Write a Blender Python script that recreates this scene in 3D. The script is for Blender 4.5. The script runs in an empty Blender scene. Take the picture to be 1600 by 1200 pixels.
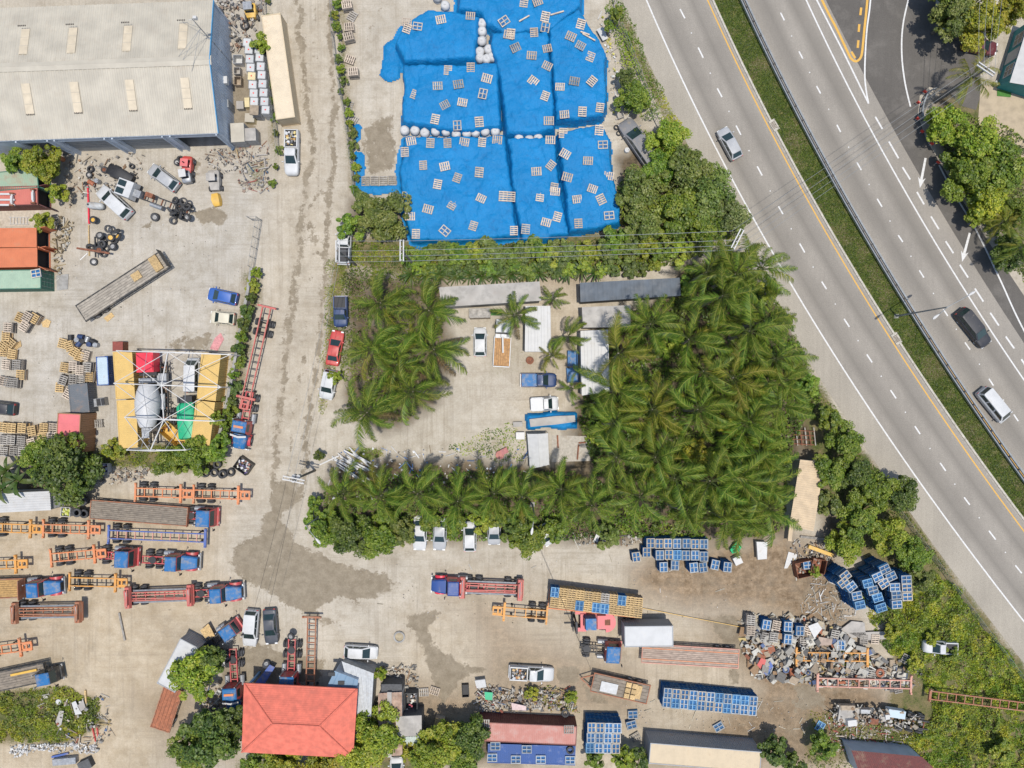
import bpy, bmesh, math, random
import numpy as np
from mathutils import Vector, Matrix
# ------------------------------------------------------------------ camera, world, sun, exposure
SC = bpy.context.scene
C = SC.collection
CAM_H = 90.0            # camera height; 12 px of the 1600 px wide photo = 1 m on the ground
PPM = 12.0
cam_d = bpy.data.cameras.new('camera')
cam_d.sensor_width = 36.0
cam_d.lens = 36.0 * CAM_H * PPM / 1600.0
cam_d.clip_start = 1.0
cam_d.clip_end = 3000.0
cam = bpy.data.objects.new('camera', cam_d)
cam.location = (0, 0, CAM_H)
cam.rotation_euler = (0, 0, 0)
C.objects.link(cam)
SC.camera = cam
SUN_DIR = Vector((0.085, -0.092, 1.0)).normalized()      # towards the sun (almost overhead)
SUN_EL = math.asin(SUN_DIR.z)
world = bpy.data.worlds.new('World')
SC.world = world
world.use_nodes = True
wn = world.node_tree
wn.nodes.clear()
w_out = wn.nodes.new('ShaderNodeOutputWorld')
w_bg = wn.nodes.new('ShaderNodeBackground')
w_sky = wn.nodes.new('ShaderNodeTexSky')
w_sky.sky_type = 'NISHITA'
w_sky.sun_disc = False
w_sky.sun_elevation = SUN_EL
w_sky.sun_rotation = math.atan2(SUN_DIR.x, SUN_DIR.y)
w_bg.inputs['Strength'].default_value = 0.15
wn.links.new(w_sky.outputs[0], w_bg.inputs['Color'])
wn.links.new(w_bg.outputs[0], w_out.inputs['Surface'])
sun_d = bpy.data.lights.new('sun', 'SUN')
sun_d.energy = 3.7
sun_d.angle = math.radians(0.5)
sun_d.color = (1.0, 0.955, 0.88)
sun = bpy.data.objects.new('sun', sun_d)
sun.rotation_euler = (-SUN_DIR).to_track_quat('-Z', 'Y').to_euler()
sun.location = (0, 0, 60)
C.objects.link(sun)
SC.view_settings.view_transform = 'Standard'
SC.view_settings.look = 'None'
SC.view_settings.exposure = 0.15
SC.view_settings.gamma = 1.0
SC.view_settings.use_curve_mapping = False
SC.render.resolution_x = 1024
SC.render.resolution_y = 768
RNG = random.Random(7)
def R(d): return math.radians(d)
def G(px, py, z=0.0):
 """world point at height z that shows at photo pixel (px, py)"""
 k = (CAM_H - z) / CAM_H / PPM
 return Vector(((px - 800.0) * k, (600.0 - py) * k, z))
def GP(pts, z=0.0):
 return [G(p[0], p[1], z) for p in pts]
def heading(a, b):
 return math.atan2(-(b[1] - a[1]), b[0] - a[0])
# ------------------------------------------------------------------ materials
MATS = {}
def srgb(h):
 if isinstance(h, str):
  h = h.lstrip('#')
  c = [int(h[i:i + 2], 16) / 255 for i in (0, 2, 4)]
  return tuple((x / 12.92 if x <= 0.04045 else ((x + 0.055) / 1.055) ** 2.4) for x in c)
 return tuple(h)
def nd(nt, typ, **kw):
 n = nt.nodes.new(typ)
 for k, v in kw.items():
  setattr(n, k, v)
 return n
def noise_node(nt, vec, scale, detail=4.0, rough=0.55):
 n = nd(nt, 'ShaderNodeTexNoise')
 n.inputs['Scale'].default_value = scale
 n.inputs['Detail'].default_value = detail
 n.inputs['Roughness'].default_value = rough
 nt.links.new(vec, n.inputs['Vector'])
 return n.outputs['Fac']
def ramp(nt, fac, a, b, ca=(0, 0, 0, 1), cb=(1, 1, 1, 1)):
 n = nd(nt, 'ShaderNodeValToRGB')
 n.color_ramp.elements[0].position = a
 n.color_ramp.elements[1].position = b
 n.color_ramp.elements[0].color = ca
 n.color_ramp.elements[1].color = cb
 nt.links.new(fac, n.inputs['Fac'])
 return n.outputs['Color']
def mixc(nt, fac, a, b, mode='MIX'):
 n = nd(nt, 'ShaderNodeMix', data_type='RGBA', blend_type=mode)
 for sock, val in ((n.inputs[0], fac), (n.inputs[6], a), (n.inputs[7], b)):
  if hasattr(val, 'is_linked') or hasattr(val, 'links'):
   nt.links.new(val, sock)
  else:
   sock.default_value = val if not isinstance(val, tuple) or len(val) == 4 else (*val, 1)
 return n.outputs[2]
def math_n(nt, op, a, b=None, clamp=False):
 n = nd(nt, 'ShaderNodeMath', operation=op)
 n.use_clamp = clamp
 for i, v in enumerate((a, b)):
  if v is None: continue
  if hasattr(v, 'links'): nt.links.new(v, n.inputs[i])
  else: n.inputs[i].default_value = v
 return n.outputs[0]
def c4(c): return (c[0], c[1], c[2], 1.0)
def mat(name, col, rough=0.7, metal=0.0, var=0.25, scale=3.0, dirt=0.0, dirtcol=(0.25, 0.19, 0.12), dscale=0.8,
  objvar=0.0, bump=0.0, bscale=20.0, coat=0.0, spec=0.5):
 """procedural painted / natural surface: two noises of tone, dirt blotches, per object variation"""
 if name in MATS: return MATS[name]
 col = srgb(col)
 m = bpy.data.materials.new(name)
 m.use_nodes = True
 nt = m.node_tree
 bs = nt.nodes['Principled BSDF']
 tc = nd(nt, 'ShaderNodeTexCoord')
 oi = nd(nt, 'ShaderNodeObjectInfo')
 add = nd(nt, 'ShaderNodeVectorMath', operation='ADD')
 sc = nd(nt, 'ShaderNodeVectorMath', operation='SCALE')
 cx = nd(nt, 'ShaderNodeCombineXYZ')
 nt.links.new(oi.outputs['Random'], cx.inputs[0]); nt.links.new(oi.outputs['Random'], cx.inputs[1])
 nt.links.new(cx.outputs[0], sc.inputs[0]); sc.inputs['Scale'].default_value = 57.0
 nt.links.new(tc.outputs['Object'], add.inputs[0]); nt.links.new(sc.outputs[0], add.inputs[1])
 vec = add.outputs[0]
 n1 = noise_node(nt, vec, scale, 5)
 dark = tuple(max(0, c * (1 - var)) for c in col)
 lite = tuple(min(1, c * (1 + var * 0.6)) for c in col)
 out = mixc(nt, ramp(nt, n1, 0.35, 0.68), c4(dark), c4(lite))
 if objvar > 0:
  hv = nd(nt, 'ShaderNodeHueSaturation')
  v = math_n(nt, 'MULTIPLY_ADD', oi.outputs['Random'], objvar)
  v.node.inputs[2].default_value = 1.0 - objvar * 0.5
  nt.links.new(v, hv.inputs['Value'])
  nt.links.new(out, hv.inputs['Color'])
  out = hv.outputs[0]
 if dirt > 0:
  n2 = noise_node(nt, vec, dscale, 7, 0.65)
  f = ramp(nt, n2, 0.62 - dirt * 0.25, 0.80 - dirt * 0.2)
  fm = math_n(nt, 'MULTIPLY', f, min(1, 0.45 + dirt * 0.5))
  out = mixc(nt, fm, out, c4(srgb(dirtcol)))
 nt.links.new(out, bs.inputs['Base Color'])
 rr = math_n(nt, 'MULTIPLY_ADD', n1, 0.25)
 rr.node.inputs[2].default_value = rough - 0.12
 nt.links.new(rr, bs.inputs['Roughness'])
 bs.inputs['Metallic'].default_value = metal
 bs.inputs['Specular IOR Level'].default_value = spec
 if coat: bs.inputs['Coat Weight'].default_value = coat
 if bump > 0:
  b = nd(nt, 'ShaderNodeBump'); b.inputs['Strength'].default_value = bump; b.inputs['Distance'].default_value = 0.05
  nt.links.new(noise_node(nt, vec, bscale, 5), b.inputs['Height'])
  nt.links.new(b.outputs[0], bs.inputs['Normal'])
 MATS[name] = m
 return m
def attr_mat(name, attr='col', rough=0.75, var=0.25, scale=6.0, trans=0.0, metal=0.0):
 """colour read from the mesh attribute (one tone for each leaf, plank or scrap piece)"""
 if name in MATS: return MATS[name]
 m = bpy.data.materials.new(name); m.use_nodes = True
 nt = m.node_tree; bs = nt.nodes['Principled BSDF']
 a = nd(nt, 'ShaderNodeAttribute', attribute_name=attr)
 tc = nd(nt, 'ShaderNodeTexCoord')
 oi = nd(nt, 'ShaderNodeObjectInfo')
 n1 = noise_node(nt, tc.outputs['Object'], scale, 4)
 v = ramp(nt, n1, 0.3, 0.7, (1 - var, 1 - var, 1 - var, 1), (1 + var * .6,) * 3 + (1,))
 out = mixc(nt, 1.0, a.outputs['Color'], v, 'MULTIPLY')
 hv = nd(nt, 'ShaderNodeHueSaturation')
 vv = math_n(nt, 'MULTIPLY_ADD', oi.outputs['Random'], 0.22); vv.node.inputs[2].default_value = 0.89
 hh = math_n(nt, 'MULTIPLY_ADD', oi.outputs['Random'], 0.03); hh.node.inputs[2].default_value = 0.485
 nt.links.new(vv, hv.inputs['Value']); nt.links.new(hh, hv.inputs['Hue']); nt.links.new(out, hv.inputs['Color'])
 nt.links.new(hv.outputs[0], bs.inputs['Base Color'])
 bs.inputs['Roughness'].default_value = rough
 bs.inputs['Metallic'].default_value = metal
 if trans > 0:
  tr = nd(nt, 'ShaderNodeBsdfTranslucent')
  nt.links.new(hv.outputs[0], tr.inputs['Color'])
  mx = nd(nt, 'ShaderNodeMixShader'); mx.inputs[0].default_value = trans
  nt.links.new(bs.outputs[0], mx.inputs[1]); nt.links.new(tr.outputs[0], mx.inputs[2])
  nt.links.new(mx.outputs[0], nt.nodes['Material Output'].inputs['Surface'])
 MATS[name] = m
 return m
# ------------------------------------------------------------------ mesh builder
def rotz(v, a):
 c, s = math.cos(a), math.sin(a)
 return (v[0] * c - v[1] * s, v[0] * s + v[1] * c, v[2])
class MB:
 def __init__(self):
  self.v = []; self.f = []; self.m = []; self.c = []; self.mi = 0; self.col = None
 def add(self, vs, fs):
  o = len(self.v)
  self.v += [tuple(p) for p in vs]
  for f in fs:
   self.f.append(tuple(o + i for i in f)); self.m.append(self.mi)
   self.c.append(self.col)
  return self
 def box(self, cx, cy, cz, sx, sy, sz, rz=0.0, rx=0.0, ry=0.0, taper=(1, 1)):
  """box centred in xy, cz = bottom"""
  vs = []
  for z in (0, 1):
   tx, ty = (1, 1) if z == 0 else taper
   for x, y in ((-.5, -.5), (.5, -.5), (.5, .5), (-.5, .5)):
    vs.append(Vector((x * sx * tx, y * sy * ty, z * sz)))
  if rx or ry or rz:
   M = Matrix.Rotation(rz, 3, 'Z') @ Matrix.Rotation(ry, 3, 'Y') @ Matrix.Rotation(rx, 3, 'X')
   vs = [M @ q for q in vs]
  vs = [(q[0] + cx, q[1] + cy, q[2] + cz) for q in vs]
  return self.add(vs, [(3, 2, 1, 0), (4, 5, 6, 7), (0, 1, 5, 4), (1, 2, 6, 5), (2, 3, 7, 6), (3, 0, 4, 7)])
 def bar(self, a, b, w, h=None):
  """square bar between two points"""
  a = Vector(a); b = Vector(b); h = h or w
  d = b - a
  if d.length < 1e-6: return self
  d.normalize()
  up = Vector((0, 0, 1)) if abs(d.z) < 0.95 else Vector((1, 0, 0))
  s = d.cross(up).normalized(); u = s.cross(d).normalized()
  vs = []
  for p in (a, b):
   for i, j in ((-.5, -.5), (.5, -.5), (.5, .5), (-.5, .5)):
    vs.append(p + s * (i * w) + u * (j * h))
  return self.add(vs, [(0, 1, 2, 3), (7, 6, 5, 4), (4, 5, 1, 0), (5, 6, 2, 1), (6, 7, 3, 2), (7, 4, 0, 3)])
 def tube(self, pts, r, n=6, cap=True):
  pts = [Vector(p) for p in pts]
  rs = r if isinstance(r, (list, tuple)) else [r] * len(pts)
  vs = []; fs = []
  for i, p in enumerate(pts):
   d = (pts[min(i + 1, len(pts) - 1)] - pts[max(i - 1, 0)]).normalized()
   up = Vector((0, 0, 1)) if abs(d.z) < 0.95 else Vector((1, 0, 0))
   s = d.cross(up).normalized(); u = s.cross(d).normalized()
   for k in range(n):
    t = 2 * math.pi * k / n
    vs.append(p + s * (math.cos(t) * rs[i]) + u * (math.sin(t) * rs[i]))
  for i in range(len(pts) - 1):
   for k in range(n):
    a = i * n + k; b = i * n + (k + 1) % n
    fs.append((a, b, b + n, a + n))
  if cap:
   fs.append(tuple(range(n - 1, -1, -1)))
   e = (len(pts) - 1) * n
   fs.append(tuple(range(e, e + n)))
  return self.add(vs, fs)
 def prism(self, poly, z0, z1):
  n = len(poly)
  ar = sum(poly[i][0] * poly[(i + 1) % n][1] - poly[(i + 1) % n][0] * poly[i][1] for i in range(n))
  if ar < 0: poly = list(reversed(poly))
  vs = [(p[0], p[1], z0) for p in poly] + [(p[0], p[1], z1) for p in poly]
  fs = [tuple(range(n - 1, -1, -1)), tuple(range(n, 2 * n))]
  fs += [(i, (i + 1) % n, n + (i + 1) % n, n + i) for i in range(n)]
  return self.add(vs, fs)
 def sheet(self, poly, z):
  n = len(poly)
  ar = sum(poly[i][0] * poly[(i + 1) % n][1] - poly[(i + 1) % n][0] * poly[i][1] for i in range(n))
  if ar < 0: poly = list(reversed(poly))
  return self.add([(p[0], p[1], z) for p in poly], [tuple(range(n))])
 def panel(self, q, t):
  """thick panel from a 3d polygon, pushed out along its normal"""
  q = [Vector(p) for p in q]
  nrm = (q[1] - q[0]).cross(q[2] - q[0]).normalized() * t
  n = len(q)
  fs = [tuple(range(n - 1, -1, -1)), tuple(range(n, 2 * n))]
  fs += [(i, (i + 1) % n, n + (i + 1) % n, n + i) for i in range(n)]
  return self.add(q + [p + nrm for p in q], fs)
 def loft(self, rings, closed=True, caps=True):
  n = len(rings[0]); vs = [p for r in rings for p in r]; fs = []
  for i in range(len(rings) - 1):
   for k in range(n if closed else n - 1):
    a = i * n + k; b = i * n + (k + 1) % n
    fs.append((a, b, b + n, a + n))
  if caps:
   fs.append(tuple(range(n - 1, -1, -1)))
   e = (len(rings) - 1) * n
   fs.append(tuple(range(e, e + n)))
  return self.add(vs, fs)
 def lathe(self, prof, n=20, axis='z', center=(0, 0, 0), closed=False):
  """prof: (radius, height) pairs"""
  vs = []; fs = []; k = len(prof)
  for i in range(n):
   t = 2 * math.pi * i / n
   for r, h in prof:
    x, y = r * math.cos(t), r * math.sin(t)
    p = (x, y, h) if axis == 'z' else ((x, h, y) if axis == 'y' else (h, x, y))
    vs.append((p[0] + center[0], p[1] + center[1], p[2] + center[2]))
  for i in range(n):
   j = (i + 1) % n
   for q in range(k if closed else k - 1):
    w = (q + 1) % k
    f = (i * k + q, j * k + q, j * k + w, i * k + w)
    fs.append(f if axis != 'y' else f[::-1])
  return self.add(vs, fs)
 def cyl(self, cx, cy, z0, r, h, n=12, r2=None):
  r2 = r if r2 is None else r2
  return self.lathe([(0.0001, z0), (r, z0), (r2, z0 + h), (0.0001, z0 + h)], n, 'z', (cx, cy, 0))
 def mesh(self, name, mats, smooth=False, angle=35):
  me = bpy.data.meshes.new(name)
  me.from_pydata(self.v, [], self.f)
  if not isinstance(mats, (list, tuple)): mats = [mats]
  for q in mats: me.materials.append(q)
  if len(mats) > 1:
   me.polygons.foreach_set('material_index', self.m)
  if any(c is not None for c in self.c):
   at = me.color_attributes.new('col', 'FLOAT_COLOR', 'CORNER')
   arr = np.ones((len(me.loops), 4), dtype=np.float32)
   i = 0
   for f, c in zip(self.f, self.c):
    k = len(f)
    if c is not None: arr[i:i + k, :3] = c
    i += k
   at.data.foreach_set('color', arr.ravel())
  if smooth:
   me.polygons.foreach_set('use_smooth', [True] * len(me.polygons))
   if angle < 180: me.set_sharp_from_angle(angle=R(angle))
  me.update()
  return me
 def build(self, name, mats, parent=None, smooth=False, angle=35, loc=None, rz=None):
  return ob(name, self.mesh(name, mats, smooth, angle), parent, loc, rz)
def ob(name, me, parent=None, loc=None, rot=None, scale=None):
 o = bpy.data.objects.new(name, me)
 C.objects.link(o)
 if parent is not None: o.parent = parent
 if loc is not None: o.location = loc
 if rot is not None:
  o.rotation_euler = rot if isinstance(rot, (tuple, list)) or hasattr(rot, 'order') else (0, 0, rot)
 if scale is not None:
  o.scale = scale if isinstance(scale, (tuple, list)) else (scale,) * 3
 return o
def tag(o, label, cat, group=None):
 o['label'] = label; o['category'] = cat
 if group: o['group'] = group
 return o
def thing(name, label, cat, loc=(0, 0, 0), rz=0.0, group=None):
 o = ob(name, None, None, loc, (0, 0, rz))
 o.empty_display_size = 0.3
 return tag(o, label, cat, group)
def struct(o, kind='structure'):
 o['kind'] = kind
 return o
CACHE = {}
def cached(key, fn):
 if key not in CACHE: CACHE[key] = fn()
 return CACHE[key]
# ------------------------------------------------------------------ numpy helpers
def vnoise(x, y, seed=0):
 """smooth value noise on numpy arrays"""
 xi = np.floor(x).astype(np.int64); yi = np.floor(y).astype(np.int64)
 xf = x - xi; yf = y - yi
 u = xf * xf * (3 - 2 * xf); v = yf * yf * (3 - 2 * yf)
 def h(a, b):
  n = (a * 374761393 + b * 668265263 + seed * 974634777) & 0xffffffff
  n = ((n ^ (n >> 13)) * 1274126177) & 0xffffffff
  n = n ^ (n >> 16)
  return (n & 0xffff) / 65535.0
 return (h(xi, yi) * (1 - u) + h(xi + 1, yi) * u) * (1 - v) + (h(xi, yi + 1) * (1 - u) + h(xi + 1, yi + 1) * u) * v
def fbm(x, y, seed=0, oct=3):
 s = 0; a = 0.5; t = 0
 for i in range(oct):
  s = s + a * vnoise(x * 2 ** i, y * 2 ** i, seed + i); t += a; a *= 0.5
 return s / t
def poly_sd(X, Y, poly):
 """signed distance to polygon (positive inside)"""
 P = np.array([(p[0], p[1]) for p in poly], dtype=float)
 n = len(P)
 d = np.full(X.shape, 1e9); ins = np.zeros(X.shape, dtype=bool)
 for i in range(n):
  a = P[i]; b = P[(i + 1) % n]
  e = b - a
  L2 = max(e @ e, 1e-9)
  t = np.clip(((X - a[0]) * e[0] + (Y - a[1]) * e[1]) / L2, 0, 1)
  d = np.minimum(d, np.hypot(X - (a[0] + t * e[0]), Y - (a[1] + t * e[1])))
  c = ((a[1] > Y) != (b[1] > Y))
  with np.errstate(divide='ignore', invalid='ignore'):
   xi = (b[0] - a[0]) * (Y - a[1]) / (b[1] - a[1] if b[1] != a[1] else 1e-9) + a[0]
  ins ^= c & (X < xi)
 return np.where(ins, d, -d)
def line_d(X, Y, pts):
 d = np.full(X.shape, 1e9)
 for a, b in zip(pts[:-1], pts[1:]):
  e = (b[0] - a[0], b[1] - a[1]); L2 = max(e[0] ** 2 + e[1] ** 2, 1e-9)
  t = np.clip(((X - a[0]) * e[0] + (Y - a[1]) * e[1]) / L2, 0, 1)
  d = np.minimum(d, np.hypot(X - (a[0] + t * e[0]), Y - (a[1] + t * e[1])))
 return d
def in_poly(x, y, poly):
 ins = False; n = len(poly); j = n - 1
 for i in range(n):
  xi, yi = poly[i][0], poly[i][1]; xj, yj = poly[j][0], poly[j][1]
  if (yi > y) != (yj > y) and x < (xj - xi) * (y - yi) / (yj - yi) + xi: ins = not ins
  j = i
 return ins
# ================================================================== GROUND
def axis(lo, hi, step, far):
 a = list(np.arange(lo, hi + 1e-6, step))
 out = []; s = step; x = lo
 while x > -far:
  s *= 1.6; x -= s; out.append(x)
 out2 = []; s = step; x = hi
 while x < far:
  s *= 1.6; x += s; out2.append(x)
 return np.array(out[::-1] + a + out2)
def build_ground():
 xs = axis(-72, 72, 0.4, 900); ys = axis(-56, 56, 0.4, 900)
 X, Y = np.meshgrid(xs, ys)
 nx, ny = len(xs), len(ys)
 PX = X * PPM + 800; PY = 600 - Y * PPM          # photo pixels on the ground
 Z = (fbm(X * 0.25, Y * 0.25, 3) - 0.5) * 0.012
 co = np.stack([X.ravel(), Y.ravel(), Z.ravel()], 1)
 idx = np.arange(nx * ny).reshape(ny, nx)
 q = np.stack([idx[:-1, :-1], idx[:-1, 1:], idx[1:, 1:], idx[1:, :-1]], -1).reshape(-1, 4)
 me = bpy.data.meshes.new('ground')
 me.vertices.add(len(co)); me.vertices.foreach_set('co', co.ravel())
 me.loops.add(q.size); me.loops.foreach_set('vertex_index', q.ravel().astype(np.int32))
 me.polygons.add(len(q)); me.polygons.foreach_set('loop_start', np.arange(0, q.size, 4, dtype=np.int32))
 me.update(calc_edges=True)
 def soft(sd, w): return np.clip(0.5 + sd / (2 * w), 0, 1)
 def zone(polys, w, lines=()):
  m = np.zeros(X.shape)
  for item in polys:
   p, s = item if isinstance(item, tuple) and isinstance(item[0], list) else (item, 1.0)
   m = np.maximum(m, s * soft(poly_sd(PX, PY, p), w))
  for pts, wd, s in lines:
   m = np.maximum(m, s * soft(wd - line_d(PX, PY, pts), w))
  return m
 wob = (fbm(X * 0.5, Y * 0.5, 11) - 0.5)
 PX = PX + wob * 14; PY = PY + (fbm(X * 0.5, Y * 0.5, 23) - 0.5) * 14
 t1 = [(465, -40), (468, 0), (470, 60), (478, 120), (476, 150), (485, 180), (492, 210), (482, 260), (478, 300), (470, 370), (462, 430), (455, 490), (448, 560), (437, 640), (430, 720), (425, 790)]
 t2 = [(512, -40), (513, 0), (516, 60), (520, 120), (522, 190), (521, 250), (517, 300), (511, 380), (507, 440), (501, 500), (494, 560), (484, 640), (476, 720), (470, 780)]
 t3 = [(490, 0), (492, 120), (500, 180), (497, 300), (488, 400), (482, 460), (474, 560), (462, 640), (452, 740)]
 damp = zone([
  ([(420, 745), (470, 735), (478, 790), (448, 805), (470, 845), (530, 872), (600, 892), (628, 908), (622, 928), (590, 938), (560, 948), (520, 945), (505, 955), (545, 975), (515, 985), (470, 968), (425, 938), (378, 912), (352, 885), (362, 850), (398, 828), (416, 790)], 0.66),
  ([(630, 955), (660, 947), (692, 958), (676, 985), (682, 1005), (722, 1030), (738, 1040), (784, 1045), (735, 1060), (712, 1080), (692, 1105), (672, 1062), (655, 1010), (635, 985)], 0.74),
  ([(870, 1042), (905, 1042), (908, 1062), (882, 1072), (868, 1060)], 0.9),
  ([(905, 1062), (930, 1080), (960, 1098), (945, 1108), (915, 1095)], 0.8),
  ([(300, 336), (332, 322), (356, 335), (345, 352), (318, 353)], 0.95),
  ([(216, 352), (240, 348), (232, 366), (218, 365)], 0.75),
  ([(280, 240), (330, 235), (318, 290), (300, 300)], 0.5),
  ([(562, 190), (622, 170), (626, 270), (570, 285), (560, 240)], 0.62),
  ([(345, 120), (395, 120), (405, 230), (360, 245)], 0.8),
  ([(255, 520), (340, 505), (345, 560), (250, 555)], 0.55),
  ([(470, 1020), (510, 1030), (500, 1070), (440, 1070), (360, 1110), (330, 1090), (345, 1020), (400, 1005)], 0.8),
  ([(1095, 960), (1160, 955), (1165, 1060), (1140, 1075), (1128, 1010)], 0.7),
  ([(1235, 1060), (1290, 1065), (1290, 1110), (1240, 1120)], 0.7),
  ([(930, 880), (1040, 875), (1150, 888), (1150, 900), (930, 890)], 0.55),
  ([(735, 1080), (870, 1065), (905, 1100), (740, 1110)], 0.55),
 ], 16, [(t1, 8, 0.78), (t2, 7.5, 0.78), (t3, 4.0, 0.72), ([(446, 0), (450, 200)], 1, .3), ([(500, 300), (480, 350), (500, 400)], 5, .8), ([(585, 30), (575, 60), (600, 0)], 3, .8), ([(250, 980), (262, 960), (275, 940)], 2, 0.7), ([(395, 950), (420, 900), (455, 800)], 3, 0.5)])
 soil = zone([
  ([(980, 890), (1060, 850), (1180, 840), (1290, 850), (1330, 930), (1330, 1000), (1180, 960), (1060, 950), (990, 920)], 0.85),
  ([(1170, 845), (1235, 830), (1262, 870), (1245, 900), (1190, 905), (1165, 880)], 0.95),
  ([(1090, 960), (1180, 950), (1400, 1090), (1300, 1200), (1000, 1200), (1180, 1080)], 0.8),
  ([(620, 1060), (760, 1080), (760, 1130), (620, 1180)], 0.7),
  ([(200, 1080), (400, 1060), (380, 1200), (270, 1200)], 0.5),
  ([(735, 920), (850, 1000), (1000, 1050), (1010, 1130), (760, 1110)], 0.55),
  ([(0, 0), (350, 0), (420, 240), (330, 20)], 0.3),
  ([(630, 405), (930, 400), (930, 445), (640, 450)], 0.55),
 ], 26)
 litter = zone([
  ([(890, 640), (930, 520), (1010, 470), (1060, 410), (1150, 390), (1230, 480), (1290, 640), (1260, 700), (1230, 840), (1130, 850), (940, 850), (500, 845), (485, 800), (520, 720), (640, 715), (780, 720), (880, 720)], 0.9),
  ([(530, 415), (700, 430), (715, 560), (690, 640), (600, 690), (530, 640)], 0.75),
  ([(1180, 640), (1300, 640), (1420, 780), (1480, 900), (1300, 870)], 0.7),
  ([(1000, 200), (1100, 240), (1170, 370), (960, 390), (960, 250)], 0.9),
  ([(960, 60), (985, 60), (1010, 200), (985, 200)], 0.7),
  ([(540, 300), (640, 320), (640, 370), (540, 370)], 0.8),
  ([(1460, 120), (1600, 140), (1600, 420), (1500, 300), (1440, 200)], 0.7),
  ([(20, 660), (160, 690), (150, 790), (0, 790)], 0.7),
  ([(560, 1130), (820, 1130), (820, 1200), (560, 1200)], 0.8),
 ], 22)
 warm = zone([
  ([(-400, 780), (340, 770), (330, 900), (380, 960), (300, 1000), (260, 1200), (200, 1400), (-400, 1400)], 0.85),
  ([(100, 230), (160, 250), (165, 380), (90, 400)], 0.9),
  ([(735, 900), (1400, 1000), (1300, 1300), (600, 1300), (620, 960)], 0.5),
  ([(400, -200), (540, -200), (520, 620), (400, 800)], 0.22),
  ([(840, 410), (930, 410), (930, 640), (830, 620)], 0.6),
 ], 40)
 grey = zone([
  ([(100, 240), (420, 220), (400, 470), (340, 600), (160, 700), (-60, 680), (-60, 480), (100, 470)], 0.75),
  ([(330, -60), (415, -60), (420, 240), (360, 240)], 0.9),
  ([(1530, 130), (1700, 130), (1700, 240), (1540, 230)], 0.3),
 ], 30)
 green = zone([
  ([(955, -80), (968, -80), (975, 0), (1003, 60), (1047, 160), (1090, 240), (1060, 240), (1010, 150), (965, 60)], 0.72),
  ([(1255, 560), (1285, 595), (1345, 690), (1395, 750), (1455, 840), (1495, 895), (1605, 1035), (1900, 1500), (1200, 1500), (1400, 1050), (1350, 880), (1300, 800), (1230, 600)], 0.80),
  ([(515, 400), (545, 400), (532, 500), (520, 600), (508, 640), (498, 640), (505, 560)], 0.9),
  ([(-60, 1075), (100, 1072), (150, 1090), (165, 1130), (110, 1165), (-60, 1165)], 0.9),
  ([(525, -60), (540, -60), (552, 150), (565, 300), (545, 300), (530, 150)], 0.72),
  ([(535, 700), (600, 700), (600, 715), (560, 725)], 1.0),
  ([(530, 370), (640, 370), (960, 360), (1100, 395), (930, 430), (640, 436), (530, 415)], 0.9),
  ([(1250, 1110), (1420, 1110), (1420, 1200), (1250, 1200)], 0.62),
  ([(380, 420), (415, 420), (370, 690), (345, 690)], 0.75),
  ([(120, 700), (360, 680), (350, 740), (140, 735)], 0.8),
  ([(1470, 150), (1700, 100), (1800, 600), (1600, 440)], 0.7),
  ([(700, 690), (800, 660), (820, 720), (700, 720)], 0.45),
  ([(540, 1170), (700, 1160), (700, 1260), (300, 1260), (370, 1180)], 0.7),
  ([(415, 0), (425, 0), (440, 200), (430, 300), (418, 220)], 0.7),
  ([(375, 250), (430, 240), (420, 305), (385, 300)], 0.55),
  ([(740, 600), (830, 470), (850, 590)], 0.4),
 ], 14)
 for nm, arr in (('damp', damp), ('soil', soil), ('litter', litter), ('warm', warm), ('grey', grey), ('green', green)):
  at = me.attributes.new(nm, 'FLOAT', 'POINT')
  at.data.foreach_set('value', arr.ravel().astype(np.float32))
 m = bpy.data.materials.new('ground_marl'); m.use_nodes = True
 nt = m.node_tree; bs = nt.nodes['Principled BSDF']
 tc = nd(nt, 'ShaderNodeTexCoord'); vec = tc.outputs['Object']
 def at(n): return nd(nt, 'ShaderNodeAttribute', attribute_name=n).outputs['Fac']
 nbig = noise_node(nt, vec, 0.10, 5, 0.6)
 nmid = noise_node(nt, vec, 0.55, 7, 0.68)
 nfine = noise_node(nt, vec, 4.5, 6, 0.72)
 ngrit = noise_node(nt, vec, 16.0, 3, 0.6)
 sand = mixc(nt, ramp(nt, nmid, 0.36, 0.66), (0.395, 0.345, 0.270, 1), (0.490, 0.442, 0.365, 1))
 warmc = mixc(nt, ramp(nt, nmid, 0.36, 0.66), (0.370, 0.290, 0.188, 1), (0.480, 0.395, 0.280, 1))
 greyc = mixc(nt, ramp(nt, nmid, 0.36, 0.66), (0.375, 0.338, 0.278, 1), (0.480, 0.445, 0.388, 1))
 def thr(a, nz, amp, lo, hi):
  """mask broken up by noise"""
  s = math_n(nt, 'MULTIPLY_ADD', nz, amp); nt.links.new(a, s.node.inputs[2])
  return math_n(nt, 'DIVIDE', math_n(nt, 'SUBTRACT', s, lo), hi - lo, True)
 col = mixc(nt, at('warm'), sand, warmc)
 col = mixc(nt, at('grey'), col, greyc)
 nsl = noise_node(nt, vec, 1.1, 9, .75)
 soilc = mixc(nt, ramp(nt, nsl, 0.36, 0.64), (0.135, 0.090, 0.050, 1), (0.345, 0.255, 0.165, 1))
 col = mixc(nt, thr(at('soil'), nmid, 0.9, 0.55, 1.30), col, soilc)
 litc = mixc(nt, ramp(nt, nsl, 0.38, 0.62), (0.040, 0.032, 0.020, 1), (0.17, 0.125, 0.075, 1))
 col = mixc(nt, thr(at('litter'), nmid, 0.8, 0.70, 1.15), col, litc)
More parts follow.
